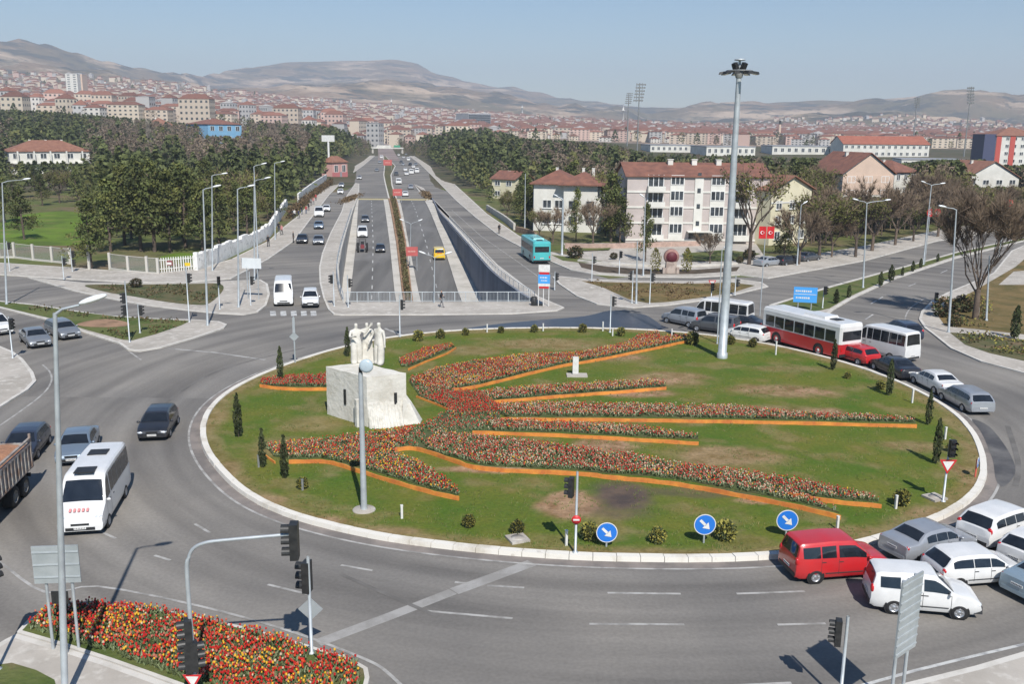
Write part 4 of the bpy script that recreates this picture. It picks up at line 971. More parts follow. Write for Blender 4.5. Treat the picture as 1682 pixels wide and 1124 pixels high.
# right cluster
V('mpv', SILVER, 'silver people carrier queuing left of the floodlight mast', 'car', 'r', (1153, 539), ((1141, 541), (1108, 534)), 'car')
V('minibus', WHITE, 'white minibus passing behind the floodlight mast', 'minibus', 'r', (1233, 540), ((1222, 541), (1158, 533)), 'minibus', L=6.0)
V('mpv', DGREY, 'dark grey people carrier partly hidden by the floodlight mast', 'car', 'r', (1211, 550), ((1205, 551), (1155, 544)), 'car')
V('sedan', BLACK, 'black car between the white minibus and the white hatchback', 'car', 'r', (1256, 545), ((1250, 546), (1212, 541)), 'car', 1)
V('hatch', WHITE, 'white hatchback on the ring in front of the red and white bus', 'car', 'r', (1261, 564), ((1248, 564), (1212, 558)), 'car')
V('hatch', RED, 'red hatchback behind the rear corner of the red and white bus', 'car', 'r', (1434, 602), ((1421, 601), (1388, 591)), 'car')
V('minibus', WHITE, 'white minibus with a silver flank, right of the red and white bus', 'minibus', 'r', (1498, 596), ((1481, 594), (1425, 580)), 'minibus', L=5.4)
V('suv', NAVY, 'dark blue car beyond the white minibus by the right hand kerb', 'car', 'r', (1502, 563), ((1510, 562), (1484, 551)), 'car')
V('sedan', BLACK, 'black saloon car with red tail lights on the right of the ring', 'car', 'r', (1496, 627), ((1470, 625), (1444, 613)), 'car')
V('sedan', WHITE, 'white saloon car between the black saloon and the silver estate', 'car', 'r', (1565, 653), ((1542, 654), (1518, 642)), 'car')
V('wagon', SILVER, 'silver estate car at the end of the queue on the right', 'car', 'r', (1614, 684), ((1590, 683), (1565, 669)), 'car')
# near right
V('suv', WHITE, 'white crossover car furthest back in the near right group', 'car', 'r', (1594, 899), ((1619, 905), (1678, 884)), 'car', L=4.35)
V('hatch', WHITE, 'white car with dark open tailgate at the right edge', 'car', 'r', (1662, 935), ((1674, 937), (1735, 914)), 'car')
V('sedan', SILVER, 'silver saloon car next to the kerb of the roundabout', 'car', 'r', (1463, 921), ((1495, 928), (1582, 908)), 'car', L=4.1)
V('hatch', WHITE, 'white hatchback between the silver saloon and the white delivery van', 'car', 'r', (1527, 957), ((1550, 969), (1629, 963)), 'car', L=3.75)
sv = V('smallvan', WHITE, 'white delivery van with black bumpers behind the large metal sign', 'van', 'r', (1421, 989), ((1450, 1005), (1579, 1016)), 'delivery_van')
V('mpv', RED, 'red passenger van with three dark side windows beside the kerb', 'van', 'r', (1291, 946), ((1320, 964), (1415, 957)), 'passenger_van', L=4.1)
V('sedan', LBLUE, 'light blue car cut by the lower right edge', 'car', 'r', (1667, 988), ((1640, 985), (1705, 967)), 'car')
# parked by the apartment block
V('sedan', SILVER, 'silver car parked among the trees beyond the right avenue', 'car', 'c', (1262, 437), ((1243, 440), (1282, 436)), 'car', 1)
V('hatch', BLACK, 'black car parked under the dark conifer by the right avenue', 'car', 'c', (1292, 435), ((1280, 437), (1303, 434)), 'car', 1)
V('sedan', DGREY, 'dark grey car parked under bare trees by the right avenue', 'car', 'c', (1326, 429), ((1313, 431), (1340, 427)), 'car', 1)

# buses
def bus(name, label, L, W, H, low, up, ref, px, hd_, stripe_=None, z=.02):
    rz = heading(hd_[0], hd_[1], z) if not isinstance(hd_, float) else hd_
    d = Vector((math.cos(rz), math.sin(rz), 0)); q = G(*px, z)
    t = thing(name, label, 'bus', q + d * ({'r': .5, 'f': -.5}[ref] * L), rz)
    def body(z0, z1, nm, m_, infl=0.0):
        b = MB(); hx, hy = L / 2 + infl, W / 2 + infl; c = .14; ring_ = [(-hx + c, -hy), (hx - c, -hy), (hx, -hy + c), (hx, hy - c), (hx - c, hy), (-hx + c, hy), (-hx, hy - c), (-hx, -hy + c)]
        k = len(ring_)
        if nm == 'roof':
            v = [(x, y, z0) for x, y in ring_] + [(x * .99, y * .94, z1 - .05) for x, y in ring_] + [(x * .97, y * .8, z1) for x, y in ring_]
            b.add(v, [(j * k + i, j * k + (i + 1) % k, (j + 1) * k + (i + 1) % k, (j + 1) * k + i) for j in range(2) for i in range(k)] + [tuple(range(2 * k, 3 * k))])
        else: b.prism(ring_, z0, z1)
        return b.build(nm, m_, t)
    body(.32, 1.35, 'lower_body', low); body(1.35, H - .32, 'upper_body', up, -.01); body(H - .32, H, 'roof', up, .0)
    n = 7
    for s in (-1, 1):
        for i in range(n):
            x0 = -L / 2 + .55 + i * (L - .9) / n; x1 = x0 + (L - .9) / n - .14; b = MB(); y = s * (W / 2 + .004)
            b.box(((x0 + x1) / 2, y, 1.92), (x1 - x0, .02, .92)); b.build('side_window', M_GLASS, t)
    b = MB(); b.box((-L / 2 - .002, 0, 2.0), (.03, W * .8, .75)); b.build('rear_window', M_GLASS, t)
    b = MB(); b.box((L / 2 + .002, 0, 1.85), (.03, W * .86, 1.15)); b.build('windscreen', M_GLASS, t)
    for wx in (-L * .25, L * .29):
        for s in (-1, 1):
            b = MB(); y1 = s * (W / 2 + .015); b.lathe([(.3, y1), (.46, y1), (.49, y1 - s * .03), (.49, y1 - s * .28), (.01, y1 - s * .28)], 18, 'Y', (wx, 0, .49)); o = b.build('wheel', M_TYRE, t)
            b = MB(); b.lathe([(.01, y1 - s * .01), (.12, y1), (.15, y1 - s * .04), (.29, y1 - s * .02)], 16, 'Y', (wx, 0, .49)); b.build('rim', M_PLATE, o)
            b = MB(); b.lathe([(.58, y1 - s * .012), (.3, y1 - s * .014)], 18, 'Y', (wx, 0, .5)); b.build('wheel_arch', M_UNDER, t)
    for s in (-1, 1):
        b = MB(); b.box((-L / 2 - .01, s * W * .42, .95), (.04, .16, .3)); b.build('taillight', M_TAIL, t)
        b = MB(); b.ball((L / 2 - .03, s * W * .38, .75), (.08, .2, .12)); b.build('headlight', M_HEAD, t)
    b = MB(); b.box((-L / 2 - .02, 0, .45), (.1, W * .96, .22)); b.build('rear_bumper', M_DARKP, t)
    b = MB(); b.box((-L / 2 - .012, 0, .8), (.02, .5, .12), 0)
    for i in range(7): b.box((-L / 2 - .024, -.2 + i * .066, .8), (.004, .035, .06), 1)
    b.build('number_plate', [M_PLATE, M_INK], t)
    b = MB(); b.box((-L * .12, 0, H + .09), (2.4, W * .62, .2), 0, 0, .9); b.build('roof_unit', up, t)
    b = MB(); b.box((-L * .12 - 1.7, 0, H + .02), (.8, .8, .07)); b.build('roof_hatch', M_DARKP, t)
    return t
bus_m = bus('city_bus', 'long city bus, white above and red below, queuing on the ring', 8.9, 2.5, 3.0, BUSRED, WHITE, 'r', (1396, 592), ((1373, 588), (1262, 557)))
bus('city_bus', 'teal city bus driving away up the right service road', 9.5, 2.45, 3.05, TEAL, TEAL, 'r', (890, 434), ((879, 434), (866, 424.5)))
b = MB()
for i, x in enumerate((-1.2, -.8, -.45, -.1, .3, .65)): b.box((x, -1.262, 1.05), (.25, .01, .1))
b.build('lettering', M_PLATE, bus_m)

# loaded tipper truck on the left edge
rz = heading((58, 802), (-10, 874)); q = G(57, 803, .02); d = Vector((math.cos(rz), math.sin(rz), 0)); s_ = Vector((-d.y, d.x, 0))
tr = thing('tipper_truck', 'weathered tipper truck loaded with reddish soil, cut by the left edge', 'truck', q + s_ * -1.22, rz)
M_TRK = mat('truck_side', (0.36, 0.34, 0.31), .7, c2=(0.2, 0.13, 0.1), scale=2.2, detail=8, ramp_=(.36, .62)); M_SOIL = mat('load_soil', (0.42, 0.21, 0.12), .95, c2=(0.3, 0.15, 0.085), scale=1.6, bump=.9, bscale=6)
bx = MB(); L, W = 6.2, 2.44
for s in (-1, 1):
    bx.box((L / 2, s * (W / 2 - .03), 1.8), (L, .06, 1.2))
    for i in range(15): bx.box((.1 + i * (L - .2) / 14, s * (W / 2 + .03), 1.75), (.1, .08, 1.15))
    for z in (1.2, 2.35, 2.62): bx.box((L / 2, s * (W / 2 + .0), z), (L, .12, .09))
bx.box((.03, 0, 1.8), (.06, W, 1.2)); bx.box((L, 0, 1.95), (.06, W, 1.6)); bx.box((L / 2, 0, 1.15), (L, W, .1))
for i in range(5): bx.box((-.03, -1 + i * .5, 1.8), (.08, .09, 1.2))
for s in (-1, 1): bx.box((-.02, s * (W / 2), 2.0), (.1, .1, 1.7))
bx.build('tipper_body', M_TRK, tr)
ld = MB(); v = []; nx, ny = 22, 10
for i in range(nx + 1):
    for j in range(ny + 1):
        x, y = .1 + i * (L - .2) / nx, -1.14 + j * 2.28 / ny; v.append((x, y, 2.2 + .55 * (1 - (y / 1.25) ** 2) * (1 - abs(x - L * .45) / (L * .6)) + .05 * mnoise.noise(Vector((x * 2, y * 2, 0)))))
ld.add(v, [(i * (ny + 1) + j, (i + 1) * (ny + 1) + j, (i + 1) * (ny + 1) + j + 1, i * (ny + 1) + j + 1) for i in range(nx) for j in range(ny)], 0, True); ld.build('soil_load', M_SOIL, tr)
ch = MB(); ch.box((L / 2 + .6, 0, .85), (L + 2.2, .9, .3)); ch.box((.0, 0, .75), (.12, 2.2, .16)); ch.build('chassis', M_UNDER, tr)
cb = MB(); v = [(L + .3, .6), (L + .3, 2.6), (L + 1.9, 2.6), (L + 2.25, 1.7), (L + 2.3, .6)]
for s in (1,):
    m_ = len(v); cb.add([(x, -1.2, z) for x, z in v] + [(x, 1.2, z) for x, z in v], [tuple(range(m_))[::-1], tuple(range(m_, 2 * m_))] + [(i, (i + 1) % m_, m_ + (i + 1) % m_, m_ + i) for i in range(m_)])
cb.build('cab', paint('truck_cab', (0.5, 0.48, 0.44)), tr)
wn = MB(); wn.box((L + 2.02, 0, 2.15), (.2, 2.1, .8)); wn.build('windscreen', M_GLASS, tr)
for wx in (1.0, 2.35, L + 1.1):
    for s in (-1, 1):
        t_ = MB(); y1 = s * (W / 2 - .02); t_.lathe([(.3, y1), (.48, y1), (.52, y1 - s * .04), (.52, y1 - s * .5), (.01, y1 - s * .5)], 20, 'Y', (wx, 0, .52)); o = t_.build('wheel', M_TYRE, tr)
        r_ = MB(); r_.lathe([(.01, y1 - s * .02), (.1, y1), (.13, y1 - s * .1), (.25, y1 - s * .12), (.3, y1 + s * .004)], 20, 'Y', (wx, 0, .52)); r_.build('rim', M_RIMD, o)
# small farm tractor in the underpass
q = GR(595.5, 413); tk = thing('farm_tractor', 'small dark farm tractor in front of the white van in the underpass', 'tractor', q, math.atan2(-40, -(interp(q.y + 40, La) - interp(q.y, La))))
b = MB(); b.box((.65, 0, .95), (1.5, .6, .55)); b.box((-.35, 0, .75), (.9, .7, .4)); b.build('engine_hood', mat('tractor_red', (0.2, 0.035, 0.04), .5), tk)
b = MB(); b.box((-.45, 0, 1.15), (.5, .55, .12)); b.box((-.72, 0, 1.4), (.1, .55, .5)); b.build('seat', M_DARKP, tk)
b = MB()
for s in (-1, 1): b.tube([(-.9, s * .55, .9), (-.9, s * .55, 2.1)], .04); b.box((-.7, s * .72, 1.32), (.95, .36, .06))
b.tube([(-.9, -.55, 2.1), (-.9, .55, 2.1)], .04); b.tube([(.3, .2, 1.2), (.3, .2, 1.75)], .04); b.build('roll_bar', M_DARKP, tk)
for wx, r, y in ((-.7, .72, .78), (1.05, .42, .68)):
    for s in (-1, 1): b = MB(); b.lathe([(.02, s * (y - .12)), (r * .55, s * (y - .1)), (r * .9, s * (y - .16)), (r, s * (y - .0)), (r, s * (y + .14)), (r * .9, s * (y + .2)), (r * .5, s * (y + .1)), (.02, s * (y + .1))], 18, 'Y', (wx, 0, r)); b.build('wheel', M_TYRE, tk)
# fittings on particular vehicles
for x in (1.35, -1.1): b = MB(); b.box((x, 0, 2.7), (.75, .85, .06)); b.build('roof_hatch', M_DARKP, mb)
b = MB()
for i, y in enumerate((-.42, -.24, -.06, .12, .3)): b.box((2.72, y, 1.245), (.17, .1, .012))
o = b.build('lettering', mat('letter_pale_red', (0.6, 0.25, 0.24), .5), mb)
for ch in o.data.vertices: ch.co.z += (2.72 - ch.co.x) * .55
b = MB()
for y in (-.3, -.1, .12, .32): b.box((-2.305, y, 1.35), (.012, .12, .2))
b.build('lettering', mat('letter_red', (0.5, 0.02, 0.02), .5), tx)
# ------------------------------------------------------------------ street furniture
M_STEEL = mat('galvanised_steel', (0.5, 0.54, 0.56), .5, .35, c2=(0.38, 0.41, 0.43), scale=1.4)
M_STEELD = mat('weathered_steel', (0.3, 0.31, 0.31), .55, .4, c2=(0.2, 0.21, 0.21), scale=1.4)
M_PAINTW = mat('white_paint', (0.72, 0.72, 0.7), .5, c2=(0.58, 0.57, 0.54), scale=3)
M_LAMPG = mat('lamp_lens', (0.8, 0.82, 0.82), .2, spec=.7)
M_SIGNAL = mat('signal_housing', (0.014, 0.015, 0.016), .5, c2=(0.03, 0.03, 0.03), scale=5)
M_BLUE = mat('sign_blue', (0.015, 0.16, 0.58), .45); M_BLUE2 = mat('sign_blue_pale', (0.06, 0.32, 0.72), .5); M_SRED = mat('sign_red', (0.52, 0.02, 0.025), .5); M_BACK = mat('sign_back', (0.4, 0.43, 0.44), .55, .25, c2=(0.31, 0.34, 0.35), scale=1.2)
M_BACKL = mat('sign_sheet_white', (0.68, 0.71, 0.72), .55, c2=(.6, .63, .64), scale=1)
M_FLAG = mat('flag_red', (0.6, 0.015, 0.02), .7, c2=(.45, .012, .015), scale=2); M_WHITEF = mat('flag_white', (.8, .8, .8), .7)
M_LENSR = mat('lens_red', (0.09, 0.012, 0.012), .3); M_LENSY = mat('lens_amber', (0.1, 0.06, 0.01), .3); M_LENSG = mat('lens_green', (0.01, 0.07, 0.045), .3)

def head_mesh():
    b = MB(); b.ball((0.42, 0, .04), (.45, .17, .1), 12, 8); return b
def lamp(label, base, top, arms, w=(.1, .055), group='street lamps', z=0.13, b=None, head=.9, hb=None, M=None):
    """arms: list of (picture x, picture y) of the lamp head tips"""
    q = b if b is not None else G(*base, z)
    H = height(q, top[1]) if hb is None else hb; s = pxm(q + Vector((0, 0, H)))
    t = thing('street_lamp', label, 'street lamp', q, 0, group)
    t.rotation_euler.y = max(-.07, min(.07, (top[0] - P(q.x, q.y, q.z + H)[0]) / s / H))
    m = MB(); m.lathe([(w[0] * 1.5, 0), (w[0] * 1.5, .12), (w[0], .2), (w[0] * .98, H * .3), (w[1], H)], 10); m.build('pole', M or M_STEEL, t)
    for ax, ay in arms:
        ex = (ax - top[0]) / s; ez = (top[1] - ay) / s; ln = math.hypot(ex, ez) or 1
        d = Vector((ex, ex * .12, ez)); e = d * max(.05, (1 - .75 * head / max(ln, .9))); 
        a = MB(); a.tube([(0, 0, H - .05), (e.x * .3, e.y * .3, H + e.z * .45), (e.x, e.y, H + e.z)], [w[1] * .8, w[1] * .7, w[1] * .55], 7); o = a.build('arm', M or M_STEEL, t)
        hd_ = head_mesh(); hm_ = hd_.build('lamp_head', M_LAMPG, t); k = head
        hm_.scale = (k, k, k); hm_.location = (e.x, e.y, H + e.z); hm_.rotation_euler = (0, -math.atan2(d.z, math.hypot(d.x, d.y)), math.atan2(d.y, d.x))
    return t
lamp('tall lamp post in the foreground, its pole crossing the white minibus', (107, 1152), (108, 512), [(185, 481)], (.105, .06), head=.95)
lamp('lamp post at the far left edge on the grass median', (11, 500), (5, 299), [(48, 290)])
lamp('lamp post on the left nose of the median, the leftmost of a pair', (341, 535), (333.5, 311), [(361, 304)])
lamp('lamp post in front of the white wall, left of centre in the pine wood', (349, 445), (348, 288), [(372, 283)])
lamp('lamp post on the paved island beside the big white sign', (392, 505), (390, 310), [(417, 303)])
lamp('lamp post on the pavement behind the big white sign, with one arm', (418, 461), (417.5, 297), [(443, 290)])
lamp('lamp post just behind the white sign, its top showing above another lamp', (424, 436), (417, 273), [(437, 268)])
lamp('farthest lamp post on the left pavement by the fence', (452, 394), (451, 268), [(467, 264)])
lamp('lamp post by the bare tree on the right, arm to the left', (1558, 546), (1571, 344), [(1541, 337)])
lamp('double armed lamp post on the right median near the blue sign', (1417.5, 473), (1424, 333), [(1400, 326), (1464, 330)])
lamp('double armed lamp post on the right median carrying red flags', (1516.5, 435), (1530, 304), [(1512, 298), (1553, 301)])
lamp('lamp post on the park pavement in front of the white houses', (862, 378), (863, 285), [])
lamp('thick grey post on the pavement beside the teal bus', (923, 419), (925, 328), [(910, 320)], (.16, .13))
lamp('slim lamp post at the park corner in front of the apartment block', (1056.5, 453), (1060, 326), [(1052, 320)])
lamp('tall slim post with a small board on the dry grass island', (1045, 499), (1047, 396), [])
lamp('lamp post among the trees right of the cream gabled house', (1309, 436), (1316, 337), [(1326, 331)])
lamp('thin pole standing beside the floodlight mast', (1178, 566), (1186, 410), [(1198, 402)], (.06, .04))
q = G(713, 497.5, .14)
lamp('double armed lamp on the bridge railing in front of the yellow taxi', (713, 497), (714, 423), [(689, 414), (741, 414)], (.06, .04), b=q)
q = GR(673, 440); q.z += .5
lamp('double armed lamp in the hedge strip of the underpass', (673, 440), (675, 368), [(657, 361), (693, 360)], (.07, .045), b=q)
lamp('thin pole at the far right behind the dry lawn', (1620, 527), (1622, 420), [])
# short projector post in the middle of the lawn
q = G(598, 838, .2); H = height(q, 612); t = thing('projector_post', 'short grey post on a round concrete foot in front of the monument', 'lamp post', q)
b = MB(); b.lathe([(.17, .05), (.15, .2), (.125, H * .5), (.1, H)], 12); b.build('pole', M_STEEL, t)
b = MB(); b.lathe([(0.01, .06), (.5, .06), (.54, .02), (.54, -.02)], 20); b.build('foot', M_PAVE, t)
b = MB(); b.box((0, 0, H + .1), (.14, .14, .3)); b.box((.15, -.06, H + .1), (.3, .06, .06)); b.build('bracket', M_SIGNAL, t)
b = MB(); b.lathe([(.01, -.1), (.2, -.09), (.3, -.06), (.32, .0), (.3, .1), (.16, .18), (.01, .2)], 16, 'Y', (.3, -.2, H + .35)); b.build('projector', mat('projector_glass', (.42, .5, .55), .25), t)
# floodlight mast
q = G(1186, 588, .2); H = height(q, 122); t = thing('floodlight_mast', 'very tall grey floodlight mast with a ring of lamps on the roundabout', 'light mast', q)
b = MB(); b.lathe([(.42, 0), (.42, .4), (.34, .45), (.32, H * .25), (.26, H * .6), (.19, H)], 16); b.build('mast', M_STEEL, t)
b = MB(); b.lathe([(.25, H - .25), (.32, H), (.25, H + .25)], 10); b.lathe([(.95, H + .2), (1.0, H + .25), (.95, H + .3), (.9, H + .25), (.95, H + .2)], 20)
for i in range(6): a = i * 1.047; b.tube([(0, 0, H + .25), (math.cos(a) * .95, math.sin(a) * .95, H + .25)], .035, 6)
b.build('lamp_ring', M_STEELD, t)
for i in range(9):
    a = .2 + i * .698; b = MB(); b.box((.33, 0, 0), (.66, .42, .16), 0, 0, .75); o = b.build('floodlight', M_SIGNAL, t)
    o.location = (math.cos(a) * .85, math.sin(a) * .85, H + .18); o.rotation_euler = (0, R(10), a)
    b = MB(); b.box((.34, 0, -.085), (.5, .34, .02)); b.build('lens', M_LAMPG, o)
for i in range(4):
    a = .6 + i * 1.57; b = MB(); b.box((.12, 0, .3), (.3, .34, .5)); o = b.build('floodlight', M_SIGNAL, t); o.location = (math.cos(a) * .2, math.sin(a) * .2, H + .35); o.rotation_euler = (0, R(25), a)
b = MB(); b.lathe([(.01, .12), (.38, .1), (.42, 0), (.01, 0)], 14, 'Z', (0, 0, H + 1.0)); b.tube([(0, 0, H + .3), (0, 0, H + 1.0)], .1, 8); b.build('cap', M_STEEL, t)

# traffic lights: head of three lamps with visors, turned by rz
_hk = {}
def signal_head(t, loc, rz, s=1.0, two=False):
    b = MB(); b.box((0, 0, 0), (.22, .34, 1.0)); o = b.build('signal_head', M_SIGNAL, t, loc, rz); o.scale = (s, s, s)
    for i, m in enumerate((M_LENSR, M_LENSY, M_LENSG)):
        z = .32 - .32 * i
        b = MB(); b.lathe([(.01, .125), (.1, .12), (.12, .105)], 12, 'X', (0, 0, z)); b.build('lens', m, o)
        b = MB(); n = 10; v = []
        for k in range(n + 1):
            a = math.pi * (-.1 + 1.2 * k / n); c, d = math.cos(a) * .14, math.sin(a) * .14; v += [(.11, c, z + d), (.33, c, z + d)]
        b.add(v, [(2 * k, 2 * k + 1, 2 * k + 3, 2 * k + 2) for k in range(n)]); b.build('visor', M_SIGNAL, o)
    return o
def triangle_sign(t, z, x=-.08, s=.42):
    b = MB(); r = lambda k, d: [(d, -k, z + k * .58), (d, k, z + k * .58), (d, 0, z - k * 1.15)]
    b.add(r(s, x), [(0, 1, 2)], 0); b.add(r(s * .66, x - .01), [(0, 1, 2)], 1); b.add(r(s, x + .012), [(2, 1, 0)], 2)
    return b
def signal(label, base, top, heads, z=.13, b=None, extra=None, w=.055, sc_=1.0):
    """heads: (picture y of the head's middle, yaw degrees, sideways metres)"""
    q = b if b is not None else G(*base, z); H = height(q, top)
    t = thing('traffic_light', label, 'traffic light', q, 0, 'traffic lights of the junction')
    m = MB(); m.lathe([(w * 2.4, 0), (w * 2.4, .03), (w, .06), (w * .9, H)], 9); m.build('pole', M_STEEL, t)
    for hy, yaw, dx in heads:
        zz = height(q, hy); a = R(yaw); off = Vector((math.cos(a) * .2, math.sin(a) * .2, 0))
        signal_head(t, (off.x + dx, off.y, zz), a, sc_ * .86)
    if extra == 'yield':
        b = triangle_sign(t, H - 1.25 if H > 2.2 else H); o = b.build('yield_sign', [M_SRED, M_PAINTW, M_BACK], t); o.rotation_euler = (0, 0, R(90)); o.location = (0, -.0, 0)
    if extra == 'noentry':
        b = MB(); zz = height(q, 853); b.lathe([(.01, -.10), (.2, -.10), (.2, -.08), (.01, -.08)], 16, 'Y', (0, 0, zz), 0); b.box((0, -.105, zz), (.26, .01, .07), 1); b.build('no_entry_sign', [M_SRED, M_PAINTW], t)
    if extra == 'yellow':
        b = MB(); b.box((.2, -.06, H - .12), (.5, .03, .3)); b.build('yellow_plate', mat('sign_yellow', (.7, .5, .03), .5), t)
    return t
W_, E_, S_, N_ = 180, 0, -90, 90
signal('traffic light at the foot of the roundabout lawn with a small no entry disc', (945, 908), 775, [(802, 160, -.05)], .24, extra='noentry')
signal('traffic light with a give way sign at the right end of the lawn', (1549, 824), 722, [(735, -80, .02)], .22, extra='yield')
signal('traffic light at the bottom right beside the large metal sign', (1380, 1150), 1013, [(1041, 165, -.05)])
signal('traffic light cut by the left edge above the foreground pavement', (-3, 1100), 918, [(940, 60, 0)])
signal('traffic light on the far edge of the lawn behind the monument', (657, 553), 484, [(501, 15, 0)], .22)
signal('traffic light at the far edge of the lawn beside the dark asphalt', (1002, 546), 484, [(495, 0, .0)], .22)
signal('double headed traffic light at the left nose of the median', (213, 562), 462, [(490, 180, 0), (510, 175, 0)])
signal('short traffic light beside the double headed one on the left median', (230, 547), 500, [(510, 0, 0)])
signal('traffic light beside the grey saloon on the left pavement', (21, 588), 520, [(532, -20, 0)])
signal('traffic light with a yellow plate near the grass island on the left', (311, 529), 432, [(457, 0, 0)], extra='yellow')
signal('traffic light at the tip of the left grass island', (361, 508), 455, [(461, -60, 0)])
signal('traffic light on the paved island right of the white sign', (412, 501), 446, [(461, 0, 0)])
signal('traffic light at the corner of the pavement left of the underpass', (549, 503), 446, [(459, 170, 0)])
signal('traffic light right at the left end of the bridge railing', (572, 505), 452, [(465, 0, 0)])
signal('traffic light next to the striped information sign', (911, 476), 446, [(455, 30, 0)])
signal('traffic light on the park pavement behind the dry grass island', (972, 462), 416, [(427, 0, 0)])
signal('wide traffic light in front of the park wall', (1017, 450), 411, [(418, -60, 0)])
signal('left traffic light of the pair on the dry grass island', (1038, 498), 444, [(454, 170, 0)])
signal('right traffic light of the pair on the dry grass island', (1067, 499), 442, [(456, 10, 0)])
signal('traffic light with a give way sign left of the floodlight mast', (1168, 493), 464, [(471, -80, 0)], extra='yield')
signal('traffic light just right of the floodlight mast', (1207, 485), 452, [(465, 0, 0)])
signal('traffic light on the median right of the blue direction sign', (1351, 506), 472, [(477, -60, 0)])
signal('traffic light with a green lens on the right hand pavement', (1534, 511), 481, [(487, -90, 0)])
signal('traffic light on the left road pavement, left of the fence gap', (105, 459), 420, [(430, 0, 0)])
signal('tall double traffic light against the fence on the left', (119, 446), 408, [(418, 0, 0), (432, 0, 0)])
signal('traffic light against the fence at the far left', (16, 445), 396, [(404, 0, 0)])
# signal on a curved mast arm in the foreground
q = G(322, 1152, .15); Ht = height(q, 893); s = pxm(q + Vector((0, 0, Ht))); ln = (498 - 322) / s
t = thing('traffic_light', 'foreground traffic light with a long curved arm over the flower island', 'traffic light', q, 0, 'traffic lights of the junction')
b = MB(); b.lathe([(.16, 0), (.16, .03), (.075, .08), (.07, Ht * .55)], 10); pts = [(0, 0, Ht * .5), (0, 0, Ht - 1.0), (.05, .02, Ht - .55), (.22, .04, Ht - .2), (.55, .06, Ht - .02), (1.1, .1, Ht + .06), (ln, .3, Ht + .2)]
b.tube(catmull(pts, k=4), [.07] * 9 + [.055] * 16, 8); b.build('pole', M_STEEL, t)
signal_head(t, (ln + .0, .3, Ht - .02), R(185), 1.15)
for (py, yaw, dx) in ((1040, 200, -.05), (1075, 20, .08), (1078, 190, -.08)): signal_head(t, (dx, -.1, height(q, py)), R(yaw), 1.0 if py < 1060 else .95)
b = triangle_sign(t, height(q, 1112), s=.3); o = b.build('yield_sign', [M_SRED, M_PAINTW, M_BACK], t); o.rotation_euler = (0, 0, R(90)); o.location = (0, -.1, 0)
q = G(512, 1073, .15); H = height(q, 915); t = thing('traffic_light', 'foreground traffic light seen from behind, with a diamond sign on its pole', 'traffic light', q, 0, 'traffic lights of the junction')
b = MB(); b.lathe([(.14, 0), (.14, .03), (.06, .07), (.055, H)], 10); b.build('pole', M_STEEL, t); signal_head(t, (-.08, .1, height(q, 950)), R(170), 1.1)
b = MB(); z = height(q, 1003); b.add([(x * .42, .07, z + y * .42) for x, y in ((-1, 0), (0, -1), (1, 0), (0, 1))] + [(x * .42, .09, z + y * .42) for x, y in ((-1, 0), (0, -1), (1, 0), (0, 1))], [(0, 1, 2, 3), (7, 6, 5, 4), (0, 4, 5, 1), (1, 5, 6, 2), (2, 6, 7, 3), (3, 7, 4, 0)]); b.build('diamond_sign', M_BACK, t)

# round blue arrow signs
def arrow_sign(label, base, cy, rpx, yaw=0, z=.21, red=False):
    q = G(*base, z); zc = height(q, cy); r = rpx / pxm(q); t = thing('arrow_sign', label, 'road sign', q, R(yaw), 'blue arrow signs')
    b = MB(); b.tube([(0, .04, 0), (0, .04, zc + r * .6)], .045, 8); b.build('post', mat('post_red_white', (.6, .12, .08), .5) if red else M_STEEL, t)
    b = MB(); b.lathe([(.01, 0), (r * .95, 0)], 28, 'Y', (0, -.03, zc), 0, False); b.lathe([(r * .93, -.004), (r, -.004), (r, .02), (.01, .02)], 28, 'Y', (0, -.03, zc), 1, False); b.build('disc', [M_BLUE, M_PAINTW], t)
    b = MB(); k = r * .62; c = .7071
    def pt(u, v): return (k * (u * c + v * c), -.042, zc + k * (-u * c + v * c))
    b.add([pt(-1, -.2), pt(.15, -.2), pt(.15, .2), pt(-1, .2)], [(0, 1, 2, 3)]); b.add([pt(.1, -.62), pt(1.0, 0), pt(.1, .62)], [(0, 1, 2)]); b.build('arrow', M_PAINTW, t)
arrow_sign('blue arrow sign left of the three in front, by the traffic light pole', (996, 899), 875, 17.5)
arrow_sign('blue arrow sign in the middle of the three along the lawn edge', (1156, 893), 862, 18)
arrow_sign('blue arrow sign just above the red van', (1291, 882), 855, 18)
arrow_sign('small blue arrow sign at the right hand kerb of the lawn', (1603, 784), 760, 9, 55, red=True)
# backs of large direction signs
def board(name, label, cat, base, cx, top, bot, wpx, yaw, m_, posts=2, z=.13, ribs=0, face=None, thick=.05, group=None):
    q = G(*base, z); s = pxm(q); zt, zb = height(q, top), height(q, bot); w_ = wpx / s; t = thing(name, label, cat, q, R(yaw), group); dx = (cx - base[0]) / s
    for i in range(posts):
        x = dx + (0 if posts == 1 else (-.28 + .56 * i / (posts - 1)) * w_); b = MB(); b.tube([(x, .09, 0), (x, .09, zt - .05)], .055, 8); b.build('post', M_STEEL, t)
    b = MB(); b.box((dx, 0, (zt + zb) / 2), (w_, thick, zt - zb)); o = b.build('panel', m_, t)
    for i in range(ribs):
        b = MB(); zz = zb + (zt - zb) * (i + .5) / ribs; b.box((dx, -thick / 2 - .012, zz), (w_ * .99, .03, .045)); b.build('rib', M_STEEL, t)
    return t, dx, w_, zt, zb
board('direction_sign', 'large metal sign seen from behind, on two posts at the bottom right', 'road sign', (1474, 1178), 1474, 948, 1073, 66, 40, M_BACK, 2, ribs=9)
t, dx, w_, zt, zb = board('direction_sign', 'grey back of a wide sign behind the foreground lamp post', 'road sign', (107, 1068), 107, 897, 958, 72, 6, M_BACK, 2, ribs=3)
